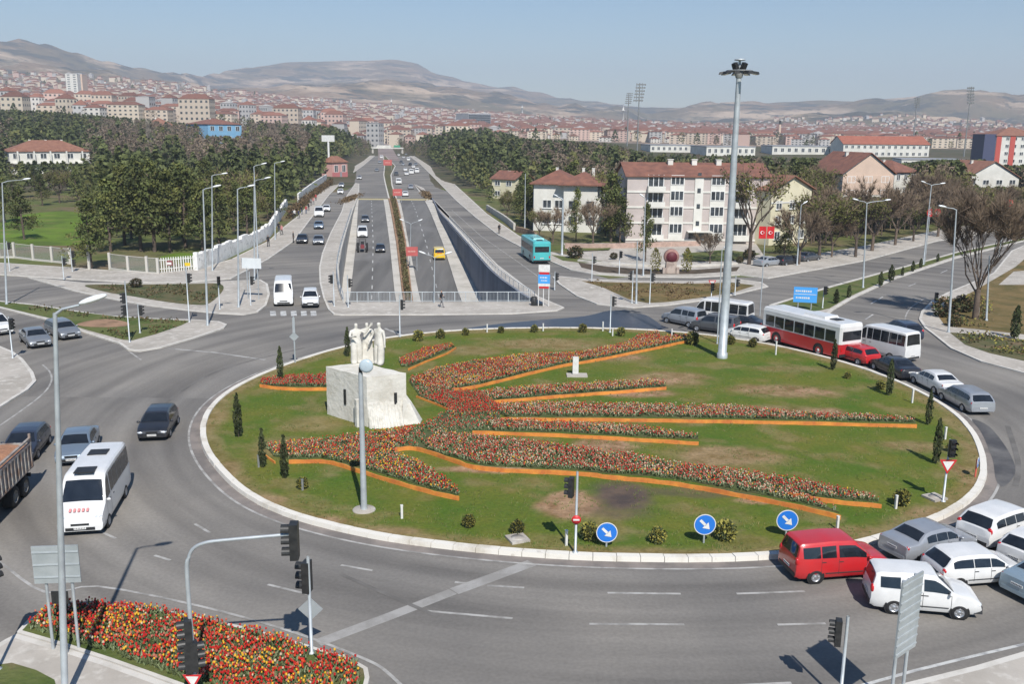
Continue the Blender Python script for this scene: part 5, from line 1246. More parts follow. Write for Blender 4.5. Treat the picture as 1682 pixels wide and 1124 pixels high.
board('information_board', 'pale blank board low behind the foreground lamp post', 'sign', (107, 1075), 108, 972, 992, 26, 4, M_SIGNAL, 1)
board('direction_sign', 'white back of a sign on the paved island on the left', 'road sign', (414, 492), 416, 424, 441, 33, -8, M_BACKL, 2)
q = G(485, 597, .15); H = height(q, 520); t = thing('diamond_sign', 'diamond sign on a grey pole at the left far kerb of the lawn', 'road sign', q)
b = MB(); b.tube([(0, 0, 0), (0, 0, H)], .06, 8); b.box((0, 0, H - .7), (.18, .08, 1.2)); b.build('post', M_STEEL, t)
b = MB(); z = height(q, 553); b.add([(x * .36, d, z + y * .36) for d in (-.07, -.05) for x, y in ((-1, 0), (0, -1), (1, 0), (0, 1))], [(0, 1, 2, 3), (7, 6, 5, 4), (0, 4, 5, 1), (1, 5, 6, 2), (2, 6, 7, 3), (3, 7, 4, 0)]); b.build('panel', M_BACK, t)
t, dx, w_, zt, zb = board('direction_sign', 'bright blue direction sign on the median behind the red and white bus', 'road sign', (1321, 509), 1321, 472, 497, 37, -14, M_BLUE2, 2)
def writing(t, dx, w_, rows, y=-.032, m_=M_PAINTW):
    for (z, h, x0, x1) in rows:
        b = MB(); x = x0
        while x < x1: k = rng.uniform(.55, .95) * h; b.box((dx + w_ * (x - .5) + 0, y, z), (k, .01, h * rng.uniform(.7, 1))); x += (k + .3 * h) / w_
        b.build('lettering', m_, t)
writing(t, dx, w_, [(zb + (zt - zb) * .74, .2, .1, .78), (zb + (zt - zb) * .3, .2, .14, .7)])
b = MB(); b.box((dx, -.03, zb + (zt - zb) * .54), (w_ * .94, .01, .05)); b.build('dividing_line', M_PAINTW, t)
q = G(893, 503, .14); s = pxm(q); t = thing('striped_information_sign', 'tall stacked information sign, white, red and blue, at the bridge end', 'sign', q, R(-6))
for i, x in enumerate((-.55, -.05, .5)): b = MB(); b.tube([(x, .05, 0), (x, .05, height(q, 470))], .05, 7); b.build('post', M_PAINTW, t)
for (y0, y1, m_, nm, wd) in ((435, 447, M_PAINTW, 'white_panel', 1.15), (447, 451, M_SRED, 'red_strip', 1.0), (451, 466, M_BLUE2, 'blue_panel', 1.2), (466, 470.5, M_PAINTW, 'white_strip', 1.2), (470.5, 474, M_SRED, 'red_strip', 1.0)):
    b = MB(); z0, z1 = height(q, y1), height(q, y0); b.box((0, 0, (z0 + z1) / 2), (wd, .06, z1 - z0 - .01)); b.build(nm, m_, t)
writing(t, 0, 1.2, [(height(q, 456), .14, .2, .8), (height(q, 461), .12, .28, .72)])
q = G(541, 291, .1); H = height(q, 222); t = thing('billboard', 'white billboard on a tall white column beside the pink kiosk', 'billboard', q, R(-10)); s = pxm(q)
b = MB(); b.lathe([(.55, 0), (.4, .3), (.38, H - 2)], 12); b.build('column', M_PAINTW, t)
b = MB(); b.box((0, 0, .6), (2.0, 1.6, 1.2)); b.build('foot', M_PAINTW, t)
b = MB(); b.box((0, 0, H - 1.15), (21.5 / s, .5, 2.3)); b.build('panel', M_PAINTW, t)
# banners over the median of the underpass
for (px, py, wpx, hpx, lab) in ((677, 445, 19, 15, 'pale red banner in the hedge strip nearest the yellow taxi'), (653, 333, 15, 11, 'pale red banner in the median between the two carriageways, middle one'), (637, 280, 14, 9, 'pale red banner farthest up the avenue')):
    q = GR(px, py) if py > 340 else G(px, py, .1); s = pxm(q); t = thing('median_banner', lab, 'banner', q, R(8), 'red banners on the median')
    zc = height(q, py - (32 if py > 440 else 17 if py > 300 else 13)); w_, h_ = wpx / s, hpx / s
    for sx in (-.42, .42): b = MB(); b.tube([(w_ * sx, .05, 0), (w_ * sx, .05, zc)], .05, 6); b.build('post', M_STEEL, t)
    b = MB(); b.box((0, 0, zc), (w_, .08, h_)); b.build('panel', mat('banner_red', (.5, .11, .1), .6, c2=(.4, .09, .08), scale=1), t)
    writing(t, 0, w_, [(zc, h_ * .16, .2, .75)], -.05, mat('banner_text', (.6, .35, .3), .6))
# flags
def flags(label, base, ty, fl, pole=True, q=None, oval=False):
    q = q or G(*base, .13); H = height(q, ty); s = pxm(q); t = thing('flag_pole', label, 'flags', q, 0, 'red flags with a white crescent')
    b = MB(); b.tube([(0, 0, 0), (0, 0, H)], [.06, .04], 8); b.build('pole', M_STEEL, t)
    for x0, x1, y0, y1 in fl:
        a, c = (x0 - base[0] - (1254 - 1248 if base[0] < 1300 else 0)) / s, (x1 - base[0] - (6 if base[0] < 1300 else 0)) / s; z0, z1 = height(q, y1), height(q, y0); cx, cz, w_, h_ = (a + c) / 2, (z0 + z1) / 2, abs(c - a), z1 - z0
        b = MB(); v = []
        for i in range(7):
            for j in range(3):
                u = i / 6; k = 1.0 if not oval else math.sqrt(max(.05, 1 - (2 * u - 1) ** 4)); v.append((a + (c - a) * u, .05 * math.sin(u * 5), cz + (j / 2 - .5) * h_ * k))
        b.add(v, [(i * 3 + j, i * 3 + 3 + j, i * 3 + 4 + j, i * 3 + 1 + j) for i in range(6) for j in range(2)]); o = b.build('flag', M_FLAG, t)
        b = MB(); r = .24 * min(w_, h_); n = 14; vv = []
        for i in range(n + 1):
            g = R(35) + (2 * math.pi - R(70)) * i / n; vv += [(cx - .06 * w_ + r * math.cos(g), -.07, cz + r * math.sin(g)), (cx - .06 * w_ + r * .22 + r * .78 * math.cos(g * 1.0), -.07, cz + r * .78 * math.sin(g))]
        b.add(vv, [(2 * i, 2 * i + 1, 2 * i + 3, 2 * i + 2) for i in range(n)]); b.build('crescent', M_WHITEF, o)
        b = MB(); vv = [(cx + r * .75 + (r * .4 if i % 2 == 0 else r * .16) * math.cos(math.pi + i * math.pi / 5), -.07, cz + (r * .4 if i % 2 == 0 else r * .16) * math.sin(math.pi + i * math.pi / 5)) for i in range(10)]
        b.add(vv, [tuple(range(10))]); b.build('star', M_WHITEF, o)
flags('pole with two square red flags right of the floodlight mast', (1248, 519), 371, [(1243.5, 1255, 372, 392), (1256.5, 1268, 372, 392)])
flags('pole with a pair of red flags on the right median', (1519, 433), 340, [(1514, 1524, 343, 356), (1525.5, 1536, 343, 356)], oval=True)
flags('pole with red flags at the far right behind the bare tree', (1640, 430), 326, [(1631, 1640, 328, 339), (1641, 1652, 328, 339)], oval=True)

# railings
def railing(label, pts, h, nposts, m_=M_STEEL, z=.13, mesh_=None, wpost=.07, bars=0):
    c = dense(pts, .5); q0 = pts[0]; t = thing('railing', label, 'railing', Vector((q0.x, q0.y, z)))
    loc = [Vector((p.x - q0.x, p.y - q0.y, 0)) for p in c]
    b = MB(); b.tube([p + Vector((0, 0, h)) for p in loc], .04, 6); b.build('top_rail', m_, t)
    b = MB(); b.tube([p + Vector((0, 0, .12)) for p in loc], .03, 6); b.build('bottom_rail', m_, t)
    tot = [0]
    for a, d in zip(loc, loc[1:]): tot.append(tot[-1] + (d - a).length)
    def at(u):
        L0 = u * tot[-1]; j = min(len(loc) - 2, int(np.searchsorted(tot, L0, 'right')) - 1); f = (L0 - tot[j]) / max(1e-6, tot[j + 1] - tot[j]); return loc[j] + (loc[j + 1] - loc[j]) * f
    for i in range(nposts + 1):
        p = at(i / nposts); b = MB(); b.box((p.x, p.y, h / 2), (wpost, wpost, h)); b.build('post', m_, t)
    if bars:
        b = MB()
        for i in range(bars + 1): p = at(i / bars); b.box((p.x, p.y, h / 2 + .06), (.022, .022, h - .12))
        b.build('bars', m_, t)
    return t
railing('steel railing along the bridge edge above the underpass', [G(569, 498.5), G(870, 498)], 1.05, 17, bars=130)
railing('pale railing on top of the right retaining wall', [p + Vector((.35, 0, 0)) for p in catmull(RW[2:], k=4)], 1.0, 40, M_PAINTW, .15, bars=120)
railing('grey railing along the left retaining wall', [p - Vector((.2, 0, 0)) for p in catmull(LW[1:], k=4)], .9, 24, M_STEEL, .15)
# fences on the left
M_FPOST = mat('fence_post', (0.5, 0.48, 0.44), .8, c2=(.5, .47, .42), scale=3)
def mesh_mat():
    m = bpy.data.materials.new("wire_mesh"); m.use_nodes = True; n, l = m.node_tree.nodes, m.node_tree.links; b = n["Principled BSDF"]; b.inputs["Base Color"].default_value = (.45, .46, .45, 1); b.inputs["Metallic"].default_value = .3
    tc = n.new("ShaderNodeTexCoord"); w1 = n.new("ShaderNodeTexWave"); w1.inputs["Scale"].default_value = 3.0; w1.bands_direction = 'X'; w2 = n.new("ShaderNodeTexWave"); w2.inputs["Scale"].default_value = 3.0; w2.bands_direction = 'Z'
    for q in (w1, w2): l.new(tc.outputs["Object"], q.inputs[0])
    mx = n.new("ShaderNodeMath"); mx.operation = 'MAXIMUM'; l.new(w1.outputs["Fac"], mx.inputs[0]); l.new(w2.outputs["Fac"], mx.inputs[1])
    gt_ = n.new("ShaderNodeMath"); gt_.operation = 'GREATER_THAN'; gt_.inputs[1].default_value = .93; l.new(mx.outputs[0], gt_.inputs[0]); l.new(gt_.outputs[0], b.inputs["Alpha"]); return m
M_MESH = mesh_mat()
fp = [((-60, 424), 396), ((0, 424), 398), ((24, 424), 398), ((55, 428), 401), ((86, 431), 405), ((116, 434), 407), ((147, 444), 401), ((181, 443), 415), ((211, 447), 421), ((242, 450), 421), ((260, 451), 424)]
t = thing('wire_fence', 'wire mesh fence with pale concrete posts along the left pavement', 'fence', G(0, 430))
q0 = t.location.copy()
for p, ty in fp: q = G(*p); b = MB(); H = height(q, ty); b.box((q.x - q0.x, q.y - q0.y, H / 2), (.28, .28, H)); b.build('post', M_FPOST, t)
for (p, ty), (p2, ty2) in zip(fp, fp[1:]):
    if p[0] in (116, 147): continue
    a, c = G(*p) - q0, G(*p2) - q0; b = MB(); h = 2.0; b.quad((a.x, a.y, .15), (c.x, c.y, .15), (c.x, c.y, h), (a.x, a.y, h)); b.build('mesh_panel', M_MESH, t)
    b = MB(); b.tube([(a.x, a.y, h), (c.x, c.y, h)], .04, 6); b.build('rail', M_FPOST, t); b = MB(); m_ = (a + c) / 2; b.box((m_.x, m_.y, .12), ((c - a).length, .2, .24), 0, math.atan2(c.y - a.y, c.x - a.x)); b.build('plinth', M_FPOST, t)
t = thing('white_fence', 'low white slatted fence with a small red notice at its middle', 'fence', G(262, 450)); q0 = t.location.copy(); c = dense([Vector((0, 0, 0)), G(330, 444) - q0], .3)
b = MB(); H = 1.95
for p in c: b.box((p.x, p.y, H / 2), (.13, .06, H))
d = c[-1]; b.box((d.x / 2, d.y / 2, H * .3), (d.length, .05, .1), 0, math.atan2(d.y, d.x)); b.box((d.x / 2, d.y / 2, H * .85), (d.length, .05, .1), 0, math.atan2(d.y, d.x)); b.build('slats', M_PAINTW, t)
b = MB(); b.box((d.x * .25, d.y * .25 - .12, 1.25), (.85, .04, .6), 0); b.box((d.x * .25, d.y * .25 - .145, 1.2), (.6, .02, .3), 1); b.build('notice', [mat('notice_dark_red', (.22, .04, .05), .6), M_PAINTW], t)
# white stone wall curving up along the left pavement
def wall_line(name, label, pts, h, th, m_, cap=None, steps=False, cat='wall'):
    q0 = pts[0]; c = dense(catmull([p - q0 for p in pts], k=6), 1.6); t = thing(name, label, cat, q0); b = MB()
    for i, (a, d) in enumerate(zip(c, c[1:])):
        m = (a + d) / 2; hh = h + (rng.uniform(-.25, .3) if steps else 0); b.box((m.x, m.y, hh / 2), ((d - a).length + .02, th, hh), 0, math.atan2(d.y - a.y, d.x - a.x))
    b.build('stones', m_, t); return t
M_WSTONE = noise_layers("white_wall_stone", (0.78, 0.77, 0.74), [((0.55, 0.54, 0.51), .9, .5, .64, (1, 1, 1), 0), ((0.22, 0.22, 0.21), 1.8, .6, .72, (1, 1, 1), 0)])
wall_line('stone_wall', 'rough white stone wall curving up along the left pavement', gp([(322, 446), (345, 438), (380, 421), (410, 407), (432, 396), (443, 388), (452, 372), (463, 355), (471, 343)]), 2.1, .5, M_WSTONE, steps=True)
wall_line('roadside_wall', 'long pale wall far along the left pavement below the billboard', gp([(490, 333), (505, 320), (520, 308), (536, 297)]), 2.2, .4, M_WSTONE)
wall_line('garden_wall', 'low stone wall along the right pavement above the teal bus', gp([(845, 378), (830, 365), (812, 353), (800, 345)]), 1.2, .4, M_CONC)
wall_line('garden_wall', 'low brown wall between the pavement and the garden of the white houses', gp([(848, 381), (870, 387), (880, 392)]), 1.0, .4, mat('brick_brown', (.33, .22, .15), .9, var=.4, scale=2))
wall_line('park_wall', 'low pinkish park wall in front of the apartment block', gp([(928, 408), (980, 409), (1050, 407), (1150, 404)]), .8, .35, mat('pink_stone', (.48, .34, .28), .9, var=.3, scale=1.5))
wall_line('park_wall', 'low white kerb wall crossing the park behind the dark soil', gp([(950, 431), (1000, 436), (1060, 439), (1140, 440), (1210, 436)]), .4, .4, M_KERB)
# white cabinet on the lawn, marker posts, concrete covers
q = G(945, 617, .2); t = thing('white_cabinet', 'white box cabinet on a concrete foot in the middle of the lawn', 'cabinet', q)
b = MB(); H = height(q, 588); b.box((0, 0, H / 2 + .1), (.42, .34, H - .1)); b.build('cabinet', M_PAINTW, t); b = MB(); b.box((.1, -.15, .06), (1.5, .9, .12)); b.build('foot', M_PAVE, t)
MARK = [(425, 768, 20, 'at the left tip of the front bed'), (660, 852, 22, 'right of the round foot of the grey post'), (930, 897, 26, 'left of the lower traffic light'), (1375, 870, 22, 'under the tip of the big lower bed'), (1471, 836, 22, 'beside the round shrub near the right end'), (1498, 662, 22, 'by the right kerb near the silver estate'),
        (800, 546, 13, 'at the far kerb behind the monument'), (892, 544, 12, 'at the far kerb by the dark asphalt'), (990, 544, 15, 'left of the far traffic light'), (1006, 552, 12, 'in front of the far traffic light'), (1103, 554, 13, 'at the tip of the topmost bed'), (1552, 722, 20, 'by the upright cypresses on the right'), (497, 806, 18, 'in front of the wavy bed'), (1274, 583, 22, 'below the white hatchback')]
for px, py, hp, where in MARK:
    q = G(px, py, .2); h = hp / pxm(q); b = MB(); b.box((0, 0, h / 2), (.1, .1, h), 0, .3); b.box((0, 0, h + .02), (.12, .12, .04), 0, .3)
    tag(b.build('marker_post', M_PAINTW if px > 600 else M_STEELD, None, q), 'small pale marker post ' + where, 'post', 'marker posts on the lawn')
for px, py, lab in ((850, 887, 'flat concrete cover among grass near the lower kerb'), (1535, 819, 'flat concrete cover beside the right traffic light')):
    q = G(px, py, .2); b = MB(); b.box((0, 0, .05), (.85, .85, .1), 0, .4); b.lathe([(.01, .11), (.3, .11), (.3, .1)], 14); tag(b.build('concrete_cover', M_PAVE, None, q), lab, 'cover')
q = G(877, 502, .13); b = MB(); b.lathe([(.28, 0), (.3, .1), (.32, .85), (.26, .9), (.24, .75), (.22, .2), (.01, .15)], 14); b.box((.5, 0, .1), (.9, .5, .2)); tag(b.build('litter_bin', M_SIGNAL, None, q), 'dark litter bin at the right end of the bridge railing', 'bin')
# hedge in the median of the underpass
def leafcloud(n, shape, size, b, jitter=.5, mi=0):
    for _ in range(n):
        p, nn = shape(); u = Vector((rng.gauss(0, 1), rng.gauss(0, 1), rng.gauss(0, 1))).normalized(); w_ = u.cross(Vector((rng.gauss(0, 1), rng.gauss(0, 1), rng.gauss(0, 1)))).normalized(); s = size * rng.uniform(.6, 1.3)
        b.add([p - u * s, p + w_ * s * .6, p + u * s, p - w_ * s * .6], [(0, 1, 2, 3)], mi if not callable(mi) else mi())
M_HEDGE = mat('hedge_leaf', (0.13, 0.115, 0.035), .7, c2=(0.055, 0.05, 0.02), scale=.6, detail=6); M_HEDGEB = mat('hedge_brown', (0.17, 0.11, 0.05), .8, var=.5, scale=1)
b = MB()
def hs():
    y = 99 + 142 * rng.random() ** 1.25; xa, xb = interp(y, Lc), interp(y, Ld); x = xa + (xb - xa) * (.25 + .5 * rng.random()); return Vector((x, y, ramp(y) + .5 + rng.random() ** .7 * .9)), None
leafcloud(9000, hs, .2, b, mi=lambda: 0 if rng.random() < .72 else 1)
tag(b.build('hedge', [M_HEDGE, M_HEDGEB]), 'long narrow brownish green hedge on the median of the underpass', 'hedge')
b = MB(); v0 = G(576, 328, .15)
def h2(): return Vector((rng.gauss(0, .55), rng.gauss(0, 7), rng.random() * .8)), None
leafcloud(700, h2, .25, b); o = tag(b.build('roadside_shrub', M_HEDGEB, None, v0), 'brown shrubs at the tip of the strip left of the underpass', 'shrubs')
b = MB(); v0 = G(700, 322, .15)
leafcloud(700, h2, .25, b); o = tag(b.build('roadside_shrub', M_HEDGEB, None, v0), 'brown shrubs at the tip of the strip right of the underpass', 'shrubs'); o.rotation_euler.z = R(8)
# ------------------------------------------------------------------ buildings
M_ROOF = mat('roof_tile_red', (0.24, 0.105, 0.07), .85, c2=(0.15, 0.068, 0.05), scale=.8, detail=8, bump=.5, bscale=3); M_ROOF2 = mat('roof_tile_brown', (0.27, 0.13, 0.085), .85, c2=(0.19, 0.085, 0.055), scale=.8, detail=8); M_ROOFB = mat('roof_bright', (0.36, 0.12, 0.07), .8, c2=(.27, .085, .05), scale=.5)
M_WIN = mat('window_glass_dark', (0.085, 0.1, 0.115), .12, spec=.8, c2=(.03, .035, .04), scale=.9); M_FRAME = mat('window_frame_white', (.72, .72, .7), .5)
M_W = mat('wall_white', (.68, .67, .62), .85, c2=(.56, .55, .5), scale=.3); M_WC = mat('wall_cream', (.66, .61, .44), .85, c2=(.56, .52, .37), scale=.3); M_WP = mat('wall_mauve', (.5, .44, .415), .85, c2=(.42, .37, .345), scale=.3)
M_WPK = mat('wall_pink', (.62, .36, .32), .85, var=.15, scale=.3); M_WPEACH = mat('wall_peach', (.62, .47, .37), .85, var=.12, scale=.3); M_WBLUE = mat('wall_sky_blue', (.2, .42, .62), .8, var=.12, scale=.3); M_WTEAL = mat('wall_dark_teal', (.06, .13, .15), .8, var=.2, scale=.3); M_GREYB = mat('wall_grey', (.3, .31, .33), .8, var=.2, scale=.3); M_WORANGE = mat('wall_orange', (.5, .16, .07), .8, var=.15, scale=.3)
class House:
    """x runs along the front (seen from the camera), y away from it, z up; front at y = 0"""
    def __init__(s, name, label, cat, base_l, base_r, depth, group=None, pos=None, rot=0.0):
        a, c = (GT(*base_l), GT(*base_r)) if pos is None else pos
        s.w = (c - a).length; rz = math.atan2(c.y - a.y, c.x - a.x) + rot; s.d = depth
        s.t = thing(name, label, cat, (a.x, a.y, min(a.z, c.z) - .05), rz, group); s.a = a; s.ppm = pxm(a)
    def walls(s, h, m, x0=0, x1=None, y0=0, y1=None, z0=-1.0, nm='wall'):
        b = MB(); x1 = s.w if x1 is None else x1; y1 = s.d if y1 is None else y1; b.box(((x0 + x1) / 2, (y0 + y1) / 2, (z0 + h) / 2), (x1 - x0, y1 - y0, h - z0)); return b.build(nm, m, s.t)
    def gable(s, h, rise, m, axis='x', over=.5, wallm=None, x0=0, x1=None, y0=0, y1=None):
        x1 = s.w if x1 is None else x1; y1 = s.d if y1 is None else y1; b = MB(); o = over
        if axis == 'x':
            ym = (y0 + y1) / 2; A = [(x0 - o, y0 - o, h - .15), (x1 + o, y0 - o, h - .15), (x1 + o, ym, h + rise), (x0 - o, ym, h + rise), (x1 + o, y1 + o, h - .15), (x0 - o, y1 + o, h - .15)]
            top = [(x, y, z + .18) for x, y, z in A]; b.add(A + top, [(0, 3, 2, 1), (3, 5, 4, 2), (6, 7, 8, 9), (9, 8, 10, 11), (0, 1, 7, 6), (4, 5, 11, 10), (0, 6, 9, 3), (3, 9, 11, 5), (1, 2, 8, 7), (2, 4, 10, 8)])
            g = MB()
            for x in (x0 + .01, x1 - .01): g.add([(x, y0, h - .02), (x, y1, h - .02), (x, ym, h + rise - .02)], [(0, 1, 2)])
        else:
            xm = (x0 + x1) / 2; A = [(x0 - o, y0 - o, h - .15), (x0 - o, y1 + o, h - .15), (xm, y1 + o, h + rise), (xm, y0 - o, h + rise), (x1 + o, y1 + o, h - .15), (x1 + o, y0 - o, h - .15)]
            top = [(x, y, z + .18) for x, y, z in A]; b.add(A + top, [(0, 1, 2, 3), (3, 2, 4, 5), (6, 9, 8, 7), (9, 11, 10, 8), (0, 6, 7, 1), (4, 10, 11, 5), (0, 3, 9, 6), (3, 5, 11, 9), (1, 7, 8, 2), (2, 8, 10, 4)])
            g = MB()
            for y in (y0 + .01, y1 - .01): g.add([(x0, y, h - .02), (x1, y, h - .02), (xm, y, h + rise - .02)], [(0, 1, 2)])
        s.roof = b.build('roof', m, s.t)
        if wallm: g.build('gable_wall', wallm, s.t)
    def hip(s, h, rise, m, over=.6, x0=0, x1=None, y0=0, y1=None):
        x1 = s.w if x1 is None else x1; y1 = s.d if y1 is None else y1; b = MB(); o = over; k = min(x1 - x0, y1 - y0) / 2
        r = [(x0 - o, y0 - o, h), (x1 + o, y0 - o, h), (x1 + o, y1 + o, h), (x0 - o, y1 + o, h)]
        if x1 - x0 >= y1 - y0: t = [(x0 + k, (y0 + y1) / 2, h + rise), (x1 - k, (y0 + y1) / 2, h + rise)]; f = [(0, 1, 5, 4), (2, 3, 4, 5), (1, 2, 5), (3, 0, 4)]
        else: t = [((x0 + x1) / 2, y0 + k, h + rise), ((x0 + x1) / 2, y1 - k, h + rise)]; f = [(0, 1, 4), (1, 2, 5, 4), (2, 3, 5), (3, 0, 4, 5)]
        b.add(r + t, f + [(3, 2, 1, 0)]); lo = [(x, y, z - .2) for x, y, z in r]; b.add(r + lo, [(i, 4 + i, 4 + (i + 1) % 4, (i + 1) % 4) for i in range(4)]); s.roof = b.build('roof', m, s.t)
    def chimney(s, x, y, z, h=1.2, w=.7):
        h *= .7; w *= .75
        b = MB(); b.box((x, y, z + h / 2 - .6), (w, w * .8, h + 1.2)); b.box((x, y, z + h), (w * 1.25, w, .12)); b.build('chimney', M_W, s.roof)
    def window(s, x0, x1, z0, z1, side='front', panes=2, sill=True, frame=.08):
        cx, cz, w_, h_ = (x0 + x1) / 2, (z0 + z1) / 2, x1 - x0, z1 - z0; b = MB(); y = -.05
        def bx(c, d): 
            if side == 'front': b.box((c[0], c[1], c[2]), d)
            elif side == 'left': b.box((c[1], c[0], c[2]), (d[1], d[0], d[2]))
            else: b.box((s.w - c[1], c[0], c[2]), (d[1], d[0], d[2]))
        for z in (z0, z1): bx((cx, y, z), (w_ + frame, .12, frame))
        for i in range(panes + 1): bx((x0 + w_ * i / panes, y, cz), (frame, .11, h_ - frame))
        o = b.build('window', M_FRAME, s.t); b = MB(); bx((cx, -.015, cz), (w_, .04, h_)); b.build('pane', M_WIN, o)
        if sill: b = MB(); bx((cx, -.1, z0 - .08), (w_ + .3, .22, .08)); b.build('sill', M_FRAME, o)
    def px(s, x): return (x - s.px0) / s.ppm
    def py(s, y): return height(s.a, y)
# four storey apartment block
A = House('apartment_block', 'four storey mauve and white apartment block with a red tiled roof', 'apartment block', (1027, 399), (1258, 401), 12)
A.px0 = 1027; hE = A.py(288); A.walls(hE, M_WP); A.gable(hE, A.py(269) - hE, M_ROOF, 'x', .4, M_WP)
fl = [A.py(y) for y in (393, 365, 339.5, 314)]; fh = fl[1] - fl[0]
for i, z in enumerate(fl):
    b = MB(); b.box((A.w / 2, -.06, z), (A.w, .12, .3)); b.build('floor_band', M_W, A.t)
for x0, x1 in ((1097, 1120), (1163, 1187)):
    b = MB(); a_, c_ = A.px(x0), A.px(x1); b.box(((a_ + c_) / 2, -.05, (fl[0] + hE) / 2), (c_ - a_, .16, hE - fl[0])); b.build('white_bay', M_W, A.t)
    for z in fl:
        x_ = (a_ + c_) / 2; w_ = (c_ - a_) * .9; o = House.window
        b = MB(); y = -.16
        for zz in (z + fh * .42, z + fh * .95): b.box((x_, y, zz), (w_, .1, .1))
        for k in range(4): b.box((x_ - w_ / 2 + w_ * k / 3, y, z + fh * .685), (.1, .09, fh * .53))
        o = b.build('window', M_FRAME, A.t); b = MB(); b.box((x_, -.14, z + fh * .685), (w_, .04, fh * .53)); b.build('pane', M_WIN, o)
for x0, x1 in ((1061, 1086), (1204, 1226)):
    a_, c_ = A.px(x0), A.px(x1); w_ = c_ - a_
    for z in fl:
        b = MB(); b.box(((a_ + c_) / 2, -.02, z + fh * .55), (w_, .05, fh * .85)); b.build('balcony_opening', M_WIN, A.t)
        b = MB(); b.box(((a_ + c_) / 2, -.62, z + .02), (w_ + .3, 1.2, .16)); b.box(((a_ + c_) / 2, -1.2, z + .5), (w_ + .3, .1, .85))
        for s in (-1, 1): b.box(((a_ + c_) / 2 + s * (w_ / 2 + .1), -.62, z + .5), (.1, 1.06, .85))
        o = b.build('balcony', M_W, A.t)
        b = MB()
        for k in range(4): b.box((a_ + w_ * k / 3, -.07, z + fh * .55), (.12, .07, fh * .85))
        b.build('balcony_door', M_FRAME, A.t)
a_, c_ = A.px(1137), A.px(1151)
b = MB(); b.box(((a_ + c_) / 2, -.07, (fl[0] + hE) / 2 + .6), (c_ - a_, .2, hE - fl[0] - 1.6)); b.build('stair_tower', M_W, A.t)
for i, z in enumerate(fl): b = MB(); b.box(((a_ + c_) / 2, -.18, z + fh * .98), (.55, .06, .75)); b.build('stair_window', M_WIN, A.t)
b = MB(); b.box(((a_ + c_) / 2 + .3, -.02, .9), (3.2, .06, 1.9)); b.build('entrance', M_WIN, A.t); b = MB(); b.box(((a_ + c_) / 2 + .3, -.7, 2.0), (4, 1.4, .15)); b.build('canopy', M_W, A.t)
for x in (1105, 1145, 1186): A.chimney(A.px(x), 5, A.py(270), 1.1, 1.1)
# cream gabled house right of it
B = House('gabled_house', 'cream gabled house half hidden by trees, right of the apartment block', 'house', (1262, 404), (1327, 398), 11)
B.px0 = 1262; hE = B.py(312); B.walls(hE, M_WC); B.gable(hE, B.py(290) - hE, M_ROOF2, 'y', .5, M_WC)
for z in (0.9, 3.4, 5.8):
    for x in (.12, .45, .72): B.window(B.w * x, B.w * x + 1.3, z, z + 1.3)
b = MB(); b.box((B.w / 2, -.04, B.py(333)), (B.w, .08, .25)); b.build('floor_band', M_W, B.t)
# white twin roofed house
C = House('white_house', 'white two storey house with two red hipped roofs behind the conifers', 'house', (876, 379), (985, 382), 10)
C.px0 = 876; hE = C.py(300); x2 = C.px(918); C.walls(hE, M_W); C.hip(hE, C.py(279) - hE, M_ROOF, .7, 0, C.w * .62); r1 = C.roof; C.hip(hE - .05, C.py(281) - hE, M_ROOF, .7, C.w * .42, C.w, -1.2, 8)
C.walls(hE - .05, M_W, C.w * .46, C.w * .96, -1.0, 0.2, nm='front_bay')
b = MB(); b.box((-.04, 5, hE / 2), (.1, 9.9, hE - .2)); b.build('side_wall_blue', mat('wall_slate_blue', (.13, .16, .23), .8, var=.2, scale=.3), C.t)
for z in (1.4, 4.2):
    for x in (.14, .32): C.window(C.w * x, C.w * x + 1.5, z, z + 1.4)
    for x in (.54, .8):
        b = MB(); b.box((C.w * x + .7, -1.03, z + .7), (1.4, .06, 1.4)); b.build('pane', M_WIN, C.t)
for x in (.3, .7, .85): C.chimney(C.w * x, 4, C.py(281), .8, .6)
# others, further off
def simple(name, label, cat, bl, br, top, ridge, depth, wallm, roofm, kind='gx', floors=2, cols=4, chim=1, group=None, over=.5, wins=True, pos=None):
    H = House(name, label, cat, bl, br, depth, group, pos); h = H.py(top); H.px0 = bl[0]; H.walls(h, wallm)
    rise = H.py(ridge) - h
    if kind == 'gx': H.gable(h, rise, roofm, 'x', over, wallm)
    elif kind == 'gy': H.gable(h, rise, roofm, 'y', over, wallm)
    elif kind == 'hip': H.hip(h, rise, roofm, over)
    else: b = MB(); b.box((H.w / 2, depth / 2, h + .2), (H.w + .4, depth + .4, .5)); H.roof = b.build('roof', roofm, H.t)
    if wins:
        fh = h / floors
        for f in range(floors):
            for k in range(cols):
                w_ = H.w / cols; x = w_ * (k + .28); H.window(x, x + w_ * .45, fh * (f + .35), fh * (f + .8), sill=False, frame=.12)
    for k in range(chim): H.chimney(H.w * (.3 + .4 * k / max(1, chim - 1)) if chim > 1 else H.w * .4, depth * .5, h + rise * .6, rise * .6, .9)
    return H
simple('yellow_house', 'small pale yellow house with a red roof above the right pavement', 'house', (808, 326), (845, 328), 293, 281, 9, M_WC, M_ROOF, 'gx', 2, 2)
H = simple('villa', 'large white villa with a brown hipped roof in the pine wood on the left', 'house', (18, 287), (150, 285), 248, 230, 16, M_W, M_ROOF2, 'hip', 2, 6, 3)
for k in range(5): b = MB(); b.box((H.w * (.1 + .2 * k), -1.2, H.py(248) / 2), (.5, .5, H.py(248))); b.build('porch_column', M_W, H.t)
b = MB(); b.box((H.w / 2, -.9, H.py(248) * .48), (H.w, 1.6, .3)); b.build('balcony', M_W, H.t)
